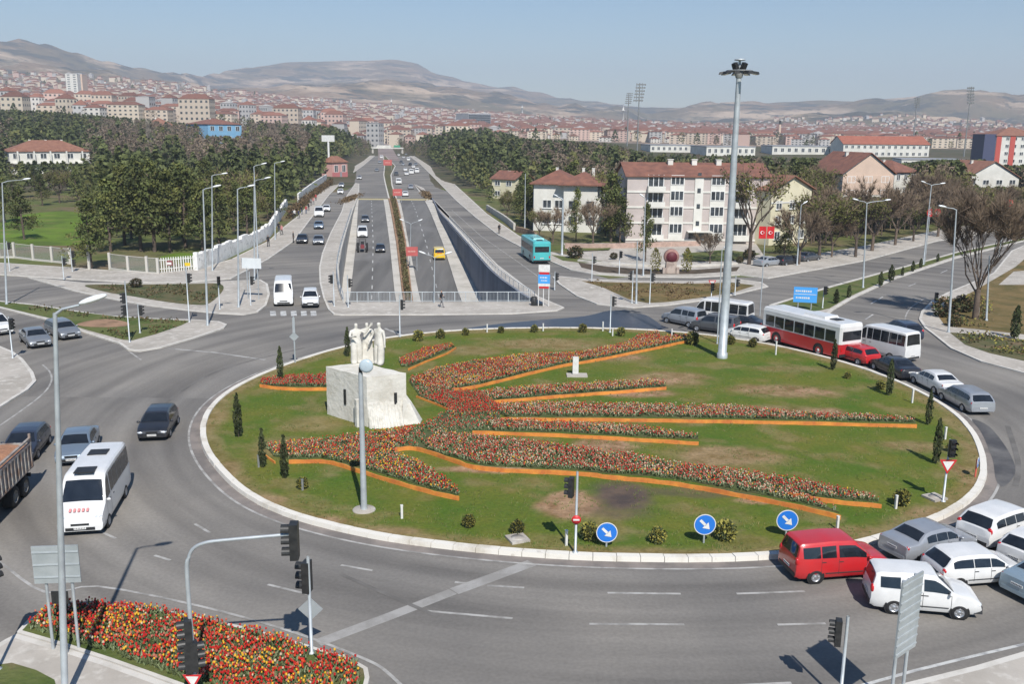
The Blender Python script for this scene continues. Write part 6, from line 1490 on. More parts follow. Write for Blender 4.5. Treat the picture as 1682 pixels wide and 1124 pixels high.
simple('blue_house', 'sky blue house with a red roof rising out of the wood on the left', 'house', (343, 236), (398, 237), 202, 192, 22, M_WBLUE, M_ROOF, 'hip', 2, 4, 1)
simple('brick_house', 'brownish roofed house half sunk in the trees left of the blue house', 'house', (240, 222), (290, 223), 206, 192, 20, M_WPEACH, M_ROOF2, 'hip', 2, 4, 1)
H = simple('pink_kiosk', 'small pink kiosk with a brown pyramid roof beside the billboard', 'kiosk', (546, 290.5), (571, 290.5), 265, 255, 5, M_WPK, M_ROOF2, 'hip', 1, 2, 0, over=.4)
b = MB(); b.box((H.w / 2, -.04, 1.0), (H.w, .08, 1.9)); b.build('dado', mat('dado_rose', (.5, .17, .17), .8), H.t); b = MB(); b.box((H.w * .55, -.1, 1.0), (1.0, .08, 2.0)); b.build('door', M_GREYB, H.t)
H = simple('peach_block', 'peach and white gabled block behind the bare trees on the right', 'apartment block', (1379, 352), (1462, 351), 285, 251, 14, M_W, M_ROOF, 'gy', 3, 3, 1)
b = MB(); h = H.py(288); b.box((H.w / 2, -.05, (h + H.py(320)) / 2), (H.w, .1, h - H.py(320))); b.build('peach_upper_wall', M_WPEACH, H.t)
b = MB(); xm = H.w / 2; b.add([(0, -.03, h), (H.w, -.03, h), (xm, -.03, h + (H.py(251) - h) * .93)], [(0, 1, 2)]); b.build('peach_gable', M_WPEACH, H.t)
simple('side_block', 'white balconied wing with a red roof right of the peach gable', 'apartment block', (1464, 345), (1500, 343), 282, 264, 12, M_W, M_ROOF, 'hip', 3, 3, 1)
simple('red_roofed_house', 'small white house with a bright red roof left of the peach gable', 'house', (1344, 326), (1380, 326), 291, 276, 9, M_W, M_ROOFB, 'gx', 1, 3, 0)
H = simple('white_gable_house', 'broad white gabled house at the right behind the hedge trees', 'house', (1583, 326), (1670, 325), 292, 265, 14, M_W, M_ROOF2, 'gy', 2, 4, 1)
simple('cream_house', 'cream house with a red roof at the far right edge', 'house', (1664, 312), (1720, 311), 288, 276, 12, M_WPEACH, M_ROOF, 'gx', 2, 3, 1)
H = simple('tower_block', 'red white and dark blue apartment tower at the right edge', 'apartment block', (1630, 283), (1705, 283), 222, 208, 18, M_W, M_ROOF2, 'hip', 5, 6, 1)
for x in (0.0, .3): b = MB(); b.box((H.w * x + 1.2, -.1, H.py(222) / 2), (2.2, .3, H.py(222))); b.build('red_pilaster', mat('wall_red', (.45, .08, .06), .8), H.t)
b = MB(); b.box((-2.5, 6, H.py(220) / 2), (5, 12, H.py(220))); b.build('dark_stair_tower', mat('wall_navy', (.05, .06, .12), .7), H.t)
for (lab, bl, br, top, ridge, d, rm, wm, fl_, cl) in [('long white factory hall with a bright red roof, the tallest of the halls', (1384, 258), (1525, 258), 236, 223, 26, M_ROOFB, M_W, 2, 14), ('low white factory hall with a dark flat roof left of the red roofed one', (1268, 254), (1380, 254), 240, 236, 30, M_GREYB, M_W, 1, 10),
                                     ('low white shed behind the floodlight mast', (1160, 256), (1240, 256), 241, 236, 26, M_GREYB, M_W, 1, 8), ('long white low shed left of the floodlight mast', (1068, 250), (1140, 251), 238, 234, 26, M_GREYB, M_W, 1, 8), ('white workshop with a pinkish sign band in front of the red roofed hall', (1480, 275), (1585, 276), 262, 257, 24, M_GREYB, M_W, 1, 8)]:
    simple('factory_hall', lab, 'factory', bl, br, top, ridge, d, wm, rm, 'gx' if rm is M_ROOFB else 'flat', fl_, cl, 0, group='factory halls on the right')
# landmarks in the town
H = simple('glass_office', 'dark glass office block standing above the wood in the middle', 'office block', (769, 210), (806, 210), 186, 184, 30, M_GREYB, M_FRAME, 'flat', 6, 6, 0, wins=False)
for k in range(6): b = MB(); b.box((H.w / 2, -.3, H.py(187) * (k + .6) / 6.2), (H.w * .96, .4, H.py(187) / 9)); b.build('window_band', M_WIN, H.t)
for px, lab in ((120.5, 'tall white tower block on the left, left of the twin towers'), (128.5, 'tall pinkish tower block, right of the twin towers')):
    simple('twin_tower', lab, 'tower block', (px, 166), (px, 166), 121, 118, 16, M_W if px < 125 else M_WPEACH, M_FRAME, 'flat', 12, 2, 0, group='twin towers', pos=(GT(px, 166) + Vector((-8, 0, 0)), GT(px, 166) + Vector((8, 0, 0))))
def minaret(label, px, base, top, wpx, name='minaret', cat='minaret', m=M_W, dark=False):
    q = GT(px, base); s = pxm(q); H = height(q, top); r = wpx / 2 / s; t = thing(name, label, cat, q); b = MB()
    if name == 'minaret': b.lathe([(r, -2), (r * .9, H * .62), (r * 1.5, H * .63), (r * 1.5, H * .66), (r * .8, H * .67), (r * .75, H * .82)], 10); b.build('shaft', m, t); b = MB(); b.lathe([(r * .9, H * .82), (r * .1, H)], 10); b.build('cap', M_GREYB, t)
    else: b.lathe([(r, -2), (r * .7, H)], 10); b.build('shaft', m, t); b = MB(); b.lathe([(r * .75, H * .8), (r * .72, H)], 10); b.build('black_top', M_SIGNAL, t)
minaret('white minaret above the red roofs right of the glass office', 857.5, 188, 172, 3.2); minaret('white minaret close to the left stadium mast', 1023, 202, 170, 3.6); minaret('thin minaret in the town left of the avenue', 514, 178, 158, 2.2); minaret('thin minaret above the avenue', 577, 182, 160, 2.2); minaret('thin minaret near the middle of the town', 643, 180, 160, 2.4)
minaret('dark topped factory chimney right of the floodlight mast', 1279, 236, 198, 5, 'chimney_stack', 'chimney', M_WPEACH)
def stadium(label, px, base, top, wpx, hpx, tilt):
    q = GT(px, base); s = pxm(q); H = height(q, top); t = thing('stadium_light', label, 'floodlight mast', q, 0, 'stadium floodlight masts'); b = MB(); b.lathe([(1.0 / s * 1.2, 0), (.6 / s * 1.2, H)], 8); b.build('mast', M_STEELD, t)
    w_, h_ = wpx / s, hpx / s; b = MB()
    for i in range(6):
        b.box((tilt * w_ * .05 * (i - 3), 0, H - h_ * (i + .5) / 6), (w_, .3, h_ * .045))
        for k in range(5): b.box((tilt * w_ * .05 * (i - 3) + w_ * (k / 4 - .5) * .9, -.3, H - h_ * (i + .5) / 6), (w_ * .13, .5, h_ * .09))
    for sx in (-.3, .3): b.tube([(sx * w_, 0, H - h_), (sx * w_, 0, H)], .12, 5)
    b.build('lamp_rack', M_STEELD, t)
stadium('nearer stadium light mast in the middle distance', 1046, 262, 136, 15, 30, -1); stadium('farther stadium light mast just left of the nearer one', 1030, 240, 152, 10, 18, -1); stadium('stadium light mast at the right with a tall narrow rack', 1583, 258, 142, 11, 28, 1); stadium('thin stadium light mast left of the right hand one', 1498, 252, 160, 9, 16, 0)
# stone fountain monument and arch in the park
q = G(1102, 449, .15); t = thing('park_monument', 'small stone monument with a dark red round niche between two clipped cypresses', 'monument', q); M_ST = noise_layers("monument_stone", (.42, .35, .3), [((.28, .22, .19), 1.2, .45, .6, (1, 1, 1), 0)])
b = MB(); b.box((0, .2, .75), (1.5, .8, 1.5), 0, 0, .85); b.box((-.85, -.1, .35), (.5, .6, .7)); b.box((.8, -.1, .4), (.35, .6, .8)); b.build('base', M_ST, t)
b = MB(); b.lathe([(.01, -.3), (.95, -.28), (.98, .2), (.01, .22)], 18, 'Y', (0, .2, 2.1)); b.build('round_top', mat('niche_stone', (.36, .2, .17), .85, var=.4, scale=2), t); b = MB(); b.lathe([(.01, -.36), (.7, -.34), (.72, -.25)], 16, 'Y', (0, .2, 2.05)); b.build('niche', mat('niche_dark', (.1, .012, .02), .6), t)

# ------------------------------------------------------------------ town
TW = [mat('town_wall_%s' % n_, c, .9, rnd=.14) for n_, c in (('white', (.6, .57, .52)), ('cream', (.58, .5, .4)), ('pink', (.5, .36, .31)), ('beige', (.5, .42, .34)), ('grey', (.42, .41, .4)))]
TR = [mat('town_roof_red', (.19, .085, .06), .9, rnd=.4), mat('town_roof_brown', (.15, .105, .09), .9, rnd=.35), mat('town_roof_grey', (.36, .34, .32), .9, rnd=.2)]
def block_mesh(b, w_, d, h, roof, fl_, cols, c=(0, 0, 0), rz=0.0, mi=(0, 1, 2), win=True, both=True):
    ca, sa = math.cos(rz), math.sin(rz)
    def T(x, y, z): return (c[0] + ca * x - sa * y, c[1] + sa * x + ca * y, c[2] + z)
    hw, hd_ = w_ / 2, d / 2; v = [T(-hw, -hd_, -6), T(hw, -hd_, -6), T(hw, hd_, -6), T(-hw, hd_, -6), T(-hw, -hd_, h), T(hw, -hd_, h), T(hw, hd_, h), T(-hw, hd_, h)]
    b.add(v, [(0, 1, 5, 4), (1, 2, 6, 5), (2, 3, 7, 6), (3, 0, 4, 7), (4, 5, 6, 7)], mi[0])
    o = .3
    if roof > 0:
        k = min(hw, hd_) * .9; r = [T(-hw - o, -hd_ - o, h), T(hw + o, -hd_ - o, h), T(hw + o, hd_ + o, h), T(-hw - o, hd_ + o, h)]
        if w_ >= d: r += [T(-hw + k, 0, h + roof), T(hw - k, 0, h + roof)]; f = [(0, 1, 5, 4), (2, 3, 4, 5), (1, 2, 5), (3, 0, 4)]
        else: r += [T(0, -hd_ + k, h + roof), T(0, hd_ - k, h + roof)]; f = [(0, 1, 4), (1, 2, 5, 4), (2, 3, 5), (3, 0, 4, 5)]
        b.add(r, f + [(3, 2, 1, 0)], mi[1])
    if win:
        for s in ((0, 1) if both else (0,)):
            for i in range(fl_):
                for k in range(cols):
                    z0 = h * (i + .35) / fl_; z1 = h * (i + .75) / fl_
                    if s == 0: x0 = -hw + w_ * (k + .28) / cols; x1 = x0 + w_ * .42 / cols; b.add([T(x0, -hd_ - .08, z0), T(x1, -hd_ - .08, z0), T(x1, -hd_ - .08, z1), T(x0, -hd_ - .08, z1)], [(0, 1, 2, 3)], mi[2])
                    else: x0 = -hd_ + d * (k + .28) / cols; x1 = x0 + d * .42 / cols; b.add([T(hw + .08, x0, z0), T(hw + .08, x1, z0), T(hw + .08, x1, z1), T(hw + .08, x0, z1)], [(0, 1, 2, 3)], mi[2])
variants = []
for i in range(20):
    w_, d, fl_ = [(13, 10, 4), (18, 11, 4), (10, 9, 3), (20, 11, 5), (12, 12, 5), (9, 8, 2), (25, 11, 5), (11, 9, 2), (15, 11, 4), (10, 10, 3)][i % 10]
    variants.append((w_, d, fl_ * 2.9, fl_, TW[i % 5] if i < 10 else TW[(i * 2 + 1) % 5], TR[0] if i % 7 else TR[i % 3]))
REG = [(-60, 160, 'on the slope left of the twin towers'), (160, 330, 'between the twin towers and the blue house'), (330, 480, 'behind the blue house'), (480, 640, 'around the far end of the avenue'), (640, 780, 'right of the avenue, before the glass office'),
       (780, 960, 'right of the glass office'), (960, 1130, 'around the left stadium masts'), (1130, 1300, 'behind the floodlight mast'), (1300, 1480, 'behind the factory halls'), (1480, 1760, 'at the right behind the stadium mast')]
CNAME = ['white', 'cream', 'pinkish', 'beige', 'greyish']
spots = []
r2 = random.Random(11)
def town_ok(p, h):
    if terrain(p.x, p.y) < -1: return False
    return True
for _ in range(16000):
    u = r2.random(); px = r2.uniform(-60, 1750); r = (740 if px < 640 else 820) + 1760 * (u ** .72); d = ray(px, 215); hh = math.hypot(d.x, d.y); X, Y = d.x / hh * r, d.y / hh * r
    if abs(px - (638 - 26 * (r - 560) / 1080)) < 11 * 900 / r and r < 1640: continue
    if r < 900 and r2.random() < .35: continue
    if r > 1500 and px < 300 and r2.random() < .25: continue
    if px < 420 and r > 1450 and r2.random() < .5: continue
    if r > 2150 and r2.random() < .55: continue
    spots.append((r, X, Y, px))
spots.sort()
grid = {}; sel = []
for r, X, Y, px in spots:
    k = (int(X // 13.5), int(Y // 13.5))
    if any((k[0] + i, k[1] + j) in grid for i in (-1, 0, 1) for j in (-1, 0, 1) if abs(i) + abs(j) < 2): continue
    grid[k] = 1; sel.append((r, X, Y, px))
NB = 290
tm = {}; stuff = MB()
for n_, (r, X, Y, px) in enumerate(sel):
    z = terrain(X, Y); rz = R(r2.choice([-8, -8, 82, 12, -20]) + r2.uniform(-6, 6)); i = r2.randrange(20); w_, d, h, fl_, wm, rm = variants[i]; far_ = max(.62, 1.12 - r / 4200)
    tall = (1.5 if (px < 640 and r < 1100 and r2.random() < .4) else (  .7 if px > 780 else 1.0))
    if n_ < NB:
        if i not in tm:
            b = MB(); block_mesh(b, w_, d, h, 2.6 if rm is not TR[2] else .5, fl_, max(3, w_ // 4)); o = b.build('town_building', [wm, rm, M_WIN]); tm[i] = o.data; bpy.data.objects.remove(o)
        o = link('town_building', tm[i], None, (X, Y, z), rz); o.scale = (far_, far_, tall * far_)
        reg = next(g for a, c, g in REG if a <= px < c) if -60 <= px < 1760 else REG[0][2]
        cn = CNAME[TW.index(wm)]; lab = 'distant %s block with %s roof %s' % (cn, {0: 'red', 1: 'brown', 2: 'flat grey'}[TR.index(rm)], reg)
        tag(o, lab, 'building', 'town buildings %s, %s walls and %s roof' % (reg, cn, ('red', 'brown', 'grey')[TR.index(rm)]))
    else:
        wi = TW.index(wm); block_mesh(stuff, w_ * far_, d * far_, h * tall * far_, 2.2, min(fl_, 3), 4, (X, Y, z), rz, (wi, 5 + (0 if rm is TR[0] else 1 if rm is TR[1] else 2), 8), win=r < 1500, both=False)
tag(stuff.build('town_houses', TW + TR + [M_WIN]), 'mass of small red roofed houses covering the far plain and lower slopes', 'houses', kind='stuff')

# the far end of the avenue: footbridge and the street climbing into the town
q = GT(637, 252); s = pxm(q); t = thing('footbridge', 'white footbridge with a sign board crossing the far end of the avenue', 'footbridge', q)
w_ = 52 / s; zt = height(q, 243)
b = MB(); b.box((0, 0, zt), (w_, 2.4, .9)); b.box((-w_ * .12, 0, zt + 1.2), (w_ * .45, 2.0, 1.5)); b.build('deck', M_W, t)
for x in (-.47, .47): b = MB(); b.box((x * w_, 0, zt / 2), (1.2, 1.6, zt)); b.build('pier', M_CONC, t)
b = MB(); b.box((w_ * .3, -1.3, zt + 1.3), (w_ * .2, .2, 1.5)); b.build('sign_panel', mat('sign_green', (.05, .3, .17), .6), t)
b = MB(); v = []
for i in range(25):
    r = 560 + i * 45; f = i / 24; pc = 638 - 26 * f; hw = 6.5 - 2 * f; d = ray(pc, 215); hh = math.hypot(d.x, d.y); c = Vector((d.x / hh * r, d.y / hh * r, 0))
    for sx in (-hw, hw): v.append((c.x + sx, c.y, terrain(c.x + sx, c.y) + .12))
b.add(v, [(2 * i, 2 * i + 1, 2 * i + 3, 2 * i + 2) for i in range(24)]); struct('street', b, mat('far_street', (.28, .22, .2), .9, var=.3, scale=.05))
# ------------------------------------------------------------------ monument and people
M_STONE = noise_layers("white_monument_stone", (.62, .6, .545), [((.52, .495, .435), .8, .45, .62, (1, 1, 1), 0), ((.5, .46, .38), 2.6, .58, .75, (1, 1, 1), 0)], bump=.5, bscale=4)
A3, B3, C3 = G(538, 681, .2), G(604, 702, .2), G(668, 694.5, .2); D3 = A3 + (C3 - B3); HP = height(A3, 602)
cen = (A3 + C3) / 2; t = thing('monument', 'white stone monument block carrying a group of standing figures', 'monument', (cen.x, cen.y, .2))
L3 = [Vector((p.x - cen.x, p.y - cen.y, 0)) for p in (A3, B3, C3, D3)]
b = MB(); ring_ = []
k = 14
for i in range(4):
    a, c = L3[i], L3[(i + 1) % 4]
    for j in range(k): ring_.append(a + (c - a) * j / k)
rows = 12; v = []
for j in range(rows + 1):
    for i, p in enumerate(ring_):
        q = p * (1 + .012 * mnoise.noise(Vector((p.x * 2, p.y * 2, j * .9)))); v.append((q.x, q.y, HP * j / rows + (.07 * mnoise.noise(Vector((p.x, p.y, 5))) if j == rows else 0)))
n = len(ring_); b.add(v, [(j * n + i, j * n + (i + 1) % n, (j + 1) * n + (i + 1) % n, (j + 1) * n + i) for j in range(rows) for i in range(n)])
top = v[-n:]; b.add([(x * (1 - .2 * s), y * (1 - .2 * s), z + .03 * s) for s in (0, 1) for x, y, z in top], [(i, (i + 1) % n, n + (i + 1) % n, n + i) for i in range(n)] + [tuple(range(n, 2 * n))]); b.build('plinth', M_STONE, t)
# slits
for (a, c, f, nm) in ((L3[0], L3[1], .47, 0), (L3[1], L3[2], .72, 1)):
    p = a + (c - a) * f; d = (c - a).normalized(); nn = Vector((d.y, -d.x, 0)); b = MB(); b.box((p.x + nn.x * .0, p.y + nn.y * .0, HP * .48), (.18, .12, .95), 0, math.atan2(d.y, d.x)); b.build('slit_window', M_DARKP, t)
# rocky skirt flowing down the right face
b = MB(); a, c = L3[1] * .96, L3[2] * .98; d = (c - a).normalized(); nn = Vector((d.y, -d.x, 0)); v = []; cols, rws = 40, 10
for j in range(rws + 1):
    f = j / rws
    for i in range(cols + 1):
        u = i / cols; out_ = (.05 + .55 * f ** 1.6) * (.55 + .45 * math.sin(math.pi * min(1, u * 1.02))) + .16 * f * abs(math.sin(u * 31 + .6 * math.sin(u * 9))) + .05 * mnoise.noise(Vector((u * 20, f * 6, 2)))
        p = a + (c - a) * (u * (1.0 + .03 * f)); v.append((p.x + nn.x * out_, p.y + nn.y * out_, HP * .52 * (1 - f)))
b.add(v, [(j * (cols + 1) + i, (j + 1) * (cols + 1) + i, (j + 1) * (cols + 1) + i + 1, j * (cols + 1) + i + 1) for j in range(rws) for i in range(cols)]); b.build('rock_skirt', M_STONE, t)
b = MB(); e = L3[2] * 1.0 + (L3[2] - L3[1]).normalized() * .1
b.add([(e.x - .35, e.y - .6, 0), (e.x + .75, e.y - .25, 0), (e.x + .8, e.y + .6, 0), (e.x - .2, e.y + .9, 0), (e.x - .25, e.y - .3, 1.55), (e.x + .1, e.y - .1, 1.35), (e.x + .2, e.y + .3, 1.2), (e.x - .15, e.y + .5, 1.6)], [(0, 1, 5, 4), (1, 2, 6, 5), (2, 3, 7, 6), (3, 0, 4, 7), (4, 5, 6, 7)]); b.build('corner_rock', M_STONE, t)
b = MB(); p = L3[1] * .98; b.box((p.x - .55, p.y + .05, .85), (.35, .3, 1.7), 0, .6); b.build('corner_block', M_STONE, t)

def body_mesh(name, pose, mats, scale=1.0, coat=False, robe=False, hair=None):
    """one continuous skinned surface; pose gives hand and foot offsets for a 1.75 m figure"""
    J = [(0, 0, .98), (0, 0, 1.18), (0, 0, 1.40), (0, .0, 1.50), (0, -.01, 1.57), (0, -.02, 1.66), (0, -.01, 1.74)]
    rad = [(.155, .115), (.145, .105), (.17, .11), (.06, .06), (.062, .07), (.078, .095), (.055, .07)]; E = [(0, 1), (1, 2), (2, 3), (3, 4), (4, 5), (5, 6)]
    def chain(root, pts, rr):
        i = root
        for p, r in zip(pts, rr): J.append(p); rad.append((r, r)); E.append((i, len(J) - 1)); i = len(J) - 1
        return i
    for s, key in ((-1, 'L'), (1, 'R')):
        ex, ey, ez, hx, hy, hz_ = pose['arm' + key]; h = chain(2, [(s * .19, 0, 1.41), (s * .19 + ex, ey, ez), (s * .19 + hx, hy, hz_)], [.062, .047, .036])
        d = (Vector(J[h]) - Vector(J[h - 1])).normalized(); o = Vector(J[h]); u = d.cross(Vector((0, 1, 0.3))).normalized()
        for q in range(4): chain(h, [tuple(o + d * .09 + u * (.022 * (q - 1.5))), tuple(o + d * (.165 - .01 * abs(q - 1.3)) + u * (.026 * (q - 1.5)))], [.011, .008])
        chain(h, [tuple(o + d * .04 - u * .045), tuple(o + d * .08 - u * .07)], [.012, .009])
        kx, ky, fx, fy = pose['leg' + key]; chain(0, [(s * .09, 0, .90), (s * .1 + kx, ky, .50), (s * .1 + fx, fy, .09), (s * .12 + fx, fy - .15, .04)], [.095, .062, .045, .04] if not robe else [.15, .14, .15, .1])
    me = bpy.data.meshes.new(name); me.from_pydata(J, E, []); o = bpy.data.objects.new(name, me); col.objects.link(o); m = o.modifiers.new('s', 'SKIN'); m.use_smooth_shade = True
    for i, q in enumerate(me.skin_vertices[0].data): q.radius = rad[i]; q.use_root = (i == 0)
    sb = o.modifiers.new('u', 'SUBSURF'); sb.levels = 1
    dg = bpy.context.evaluated_depsgraph_get(); m2 = bpy.data.meshes.new_from_object(o.evaluated_get(dg)); bpy.data.objects.remove(o); m2.name = name
    for q in mats: m2.materials.append(q)
    if len(mats) > 1:
        for f in m2.polygons:
            z = f.center.z; x = abs(f.center.x); mi = 0
            if z < .1: mi = 3
            elif z < .93 and x < .26 and not (z > .6 and x > .2): mi = 1
            if z > 1.53: mi = 4 if (z > 1.70 or f.center.y > .02) else 2
            if mi == 0 and any((f.center - Vector(J[i])).length < .1 for i in HANDS(J)): mi = 2
            f.material_index = mi
    for p in m2.polygons: p.use_smooth = True
    return m2
def HANDS(J): return [9, 25]
STAND = dict(armL=(-.05, -.02, 1.13, -.04, -.12, .90), armR=(.05, -.02, 1.13, .04, -.10, .90), legL=(0, -.01, 0, .02), legR=(0, -.01, 0, .02))
WALK = dict(armL=(-.05, .10, 1.15, -.03, .06, .92), armR=(.05, -.12, 1.16, .03, -.24, .98), legL=(0, -.16, 0, -.22), legR=(0, .02, 0, .28))
STAT = [dict(armL=(-.08, -.1, 1.2, .02, -.3, 1.25), armR=(.14, -.1, 1.3, .3, -.2, 1.62), legL=(0, -.05, 0, 0), legR=(.02, -.02, .03, .05)), dict(armL=(-.1, -.15, 1.2, -.25, -.35, 1.35), armR=(.1, -.1, 1.15, .05, -.3, 1.05), legL=(0, -.1, 0, -.1), legR=(0, .0, 0, .1)), dict(armL=(-.12, -.05, 1.15, -.05, -.25, 1.0), armR=(.06, 0, 1.14, .08, -.02, .9), legL=(0, -.02, 0, .0), legR=(0, -.05, 0, -.06))]
HEADZ = height(Vector((cen.x, cen.y, .2)), 524) - HP
for i, (px, py, yaw, s) in enumerate(((586, 598, 25, 1.0), (604, 594, -10, 1.04), (624, 599, -35, 1.02))):
    me = body_mesh('statue_figure', STAT[i], [M_STONE], robe=True); o = link('statue_figure', me, t); q = G(px, py, .2 + HP); k = (height(q, 524.5 + (0 if i != 1 else 2)) / 1.83) * s * .97
    o.location = (q.x - cen.x, q.y - cen.y, HP - .02); o.scale = (k * 1.1, k * 1.1, k); o.rotation_euler = (0, 0, R(yaw))
b = MB(); q = G(606, 597, .2 + HP)
b.box((q.x - cen.x - .15, q.y - cen.y + .15, HP + .45), (1.5, .55, .9), 0, .1, .8); b.box((q.x - cen.x + .55, q.y - cen.y, HP + .75), (.5, .4, 1.5), 0, .3, .7); b.build('statue_rock', M_STONE, t)

SKIN = mat('skin', (.42, .26, .18), .6); HAIR = mat('hair_dark', (.02, .015, .012), .7); SHOE = mat('shoes_dark', (.02, .02, .02), .6)
CL = {n_: mat('cloth_' + n_, c, .85, var=.25, scale=4) for n_, c in dict(black=(.018, .018, .022), navy=(.03, .04, .09), red=(.38, .05, .05), grey=(.2, .2, .21), white=(.6, .6, .58), brown=(.17, .09, .05), pink=(.5, .22, .22), jeans=(.07, .1, .18)).items()}
_pm = {}
def person(px, py, top, trou, pose, yaw, label, group=None, z=.14, q=None):
    q = q or G(px, py, z); key = (top, trou, id(pose))
    if key not in _pm: _pm[key] = body_mesh('person', pose, [CL[top], CL[trou], SKIN, SHOE, HAIR])
    o = link('person', _pm[key], None, q, R(yaw)); return tag(o, label, 'person', group)
person(725, 505, 'black', 'grey', WALK, 80, 'person in black walking along the bridge railing above the underpass')
person(820, 384, 'black', 'black', STAND, 20, 'person in dark clothes alone on the right pavement')
PE = [(507, 346, 'black', 'black', WALK, 10, 'person in black in the group on the left pavement, farthest up by the hedge'), (503, 351, 'red', 'jeans', STAND, 40, 'person in a red top on the left pavement behind the others'), (496, 352, 'black', 'jeans', WALK, 0, 'person in a black top and jeans in the middle of the pavement group'),
      (491, 359, 'navy', 'black', WALK, -15, 'person in navy on the left pavement, nearest the road'), (484, 358, 'white', 'black', STAND, 30, 'person in a white top on the left pavement'), (481, 358, 'black', 'black', STAND, 60, 'person in black standing close to the white topped person'), (476, 357, 'brown', 'black', WALK, 20, 'person in a brown jacket by the fence side'),
      (463, 386, 'pink', 'black', WALK, -10, 'person in pink walking down the left pavement alone'), (458, 381, 'black', 'navy', STAND, 15, 'person in black and navy by the end of the white wall'), (441, 405, 'black', 'black', WALK, 5, 'person in black nearest on the left pavement by the white wall'),
      (515, 336, 'pink', 'grey', WALK, 0, 'person in a pink top far up the left pavement'), (519, 330, 'red', 'black', STAND, 0, 'person in red farthest up the left pavement'), (511, 338, 'grey', 'black', WALK, 10, 'person in grey far up the left pavement'), (482, 398, 'black', 'black', STAND, 90, 'person in black at the kerb beside the black car')]
for p in PE: person(*p[:6], p[6], 'pedestrians on the left pavement')
# ------------------------------------------------------------------ trees and shrubs
def leafmat(name, c, c2, rnd=.35, scale=.5):
    return mat(name, c, .75, c2=c2, scale=scale, rnd=rnd, detail=5, spec=.2, ramp_=(.38, .62))
M_PINE = leafmat('pine_needles', (.125, .145, .046), (.045, .058, .022)); M_PINE2 = leafmat('pine_needles_light', (.165, .172, .05), (.08, .088, .03)); M_OLIVE = leafmat('young_leaves', (.17, .17, .045), (.08, .085, .03)); M_TWIG = leafmat('bare_twigs', (.25, .185, .125), (.15, .11, .08), .3); M_BARKB = mat('bark_brown', (.17, .125, .095), .9, var=.45, scale=2, rnd=.2)
M_TWIGP = leafmat('poplar_twigs', (.44, .39, .33), (.3, .26, .22), .2); M_BARK = mat('bark', (.12, .09, .07), .9, var=.45, scale=2, rnd=.2); M_BARKP = mat('bark_pale', (.28, .25, .21), .9, var=.4, scale=2); M_CYP = leafmat('cypress_leaf', (.075, .09, .035), (.03, .04, .018)); M_YEW = leafmat('golden_shrub', (.3, .27, .06), (.15, .14, .035)); M_BUSHB = leafmat('brown_bush', (.15, .1, .05), (.075, .055, .03))
def tri(b, p, u, v, mi): b.add([p - u, p + u * .9, p + v], [(0, 1, 2)], mi)
def rv(s=1.0): return Vector((rng.gauss(0, s), rng.gauss(0, s), rng.gauss(0, s)))
def clump(b, c, rad, n, size, mi=0):
    for _ in range(n):
        p = c + rv(rad * .55); u = rv().normalized() * size * rng.uniform(.5, 1.1); v = u.cross(rv()).normalized() * size * rng.uniform(.35, .8)
        b.add([p - u, p + v, p + u, p - v], [(0, 1, 2, 3)], mi)
def pine_mesh(seed, h=10.0):
    global rng; rng = random.Random(seed); tb, cb = MB(), MB(); lean = rng.uniform(-.3, .3)
    tb.tube([(0, 0, -.3), (lean * .2, 0, h * .3), (lean * .6, .1, h * .65), (lean, .1, h * .96)], [.2, .17, .1, .03], 7)
    z = h * rng.uniform(.16, .26)
    while z < h * .98:
        f = (z - h * .18) / (h * .82); rmax = h * .27 * (1 - max(0, f) ** 1.5) * (.75 + .3 * rng.random()) + .25
        for k in range(rng.randint(3, 5)):
            a = rng.uniform(0, 6.283); L = rmax * rng.uniform(.55, 1.12); up = rng.uniform(-.05, .4); x0 = lean * f
            e = Vector((x0 + math.cos(a) * L, math.sin(a) * L, z + up * L)); s = Vector((x0, 0, z - .1)); tb.tube([s, (s + e) / 2 + Vector((0, 0, -.05)), e], [.05, .035, .015], 4, cap=False)
            mi = 1 if rng.random() < .3 else 0
            for q in (.5, .78, 1.0):
                clump(cb, s + (e - s) * q + Vector((0, 0, .12)), .36 + .18 * q, 13, .22, mi)
        z += h * rng.uniform(.045, .075)
    clump(cb, Vector((lean, .1, h * .97)), .3, 10, .25)
    return tb, cb, [M_BARK], [M_PINE, M_PINE2]
def limbs(tb, p, d, L, r, lev, out, spread=.6, up=.25, nmin=3, nmax=5):
    e = p + d * L; m = (p + e) / 2 + rv(L * .04); tb.tube([p, m, e], [r, r * .8, r * .55], 5 if lev > 1 else 3, cap=False)
    if lev == 0: out.append((m, d)); out.append((e, d)); return
    for _ in range(rng.randint(nmin, nmax)):
        nd = (d + rv(spread) + Vector((0, 0, up))).normalized(); limbs(tb, p + d * L * rng.uniform(.45, 1.0), nd, L * rng.uniform(.55, .78), r * .5, lev - 1, out, spread, up, nmin, nmax)
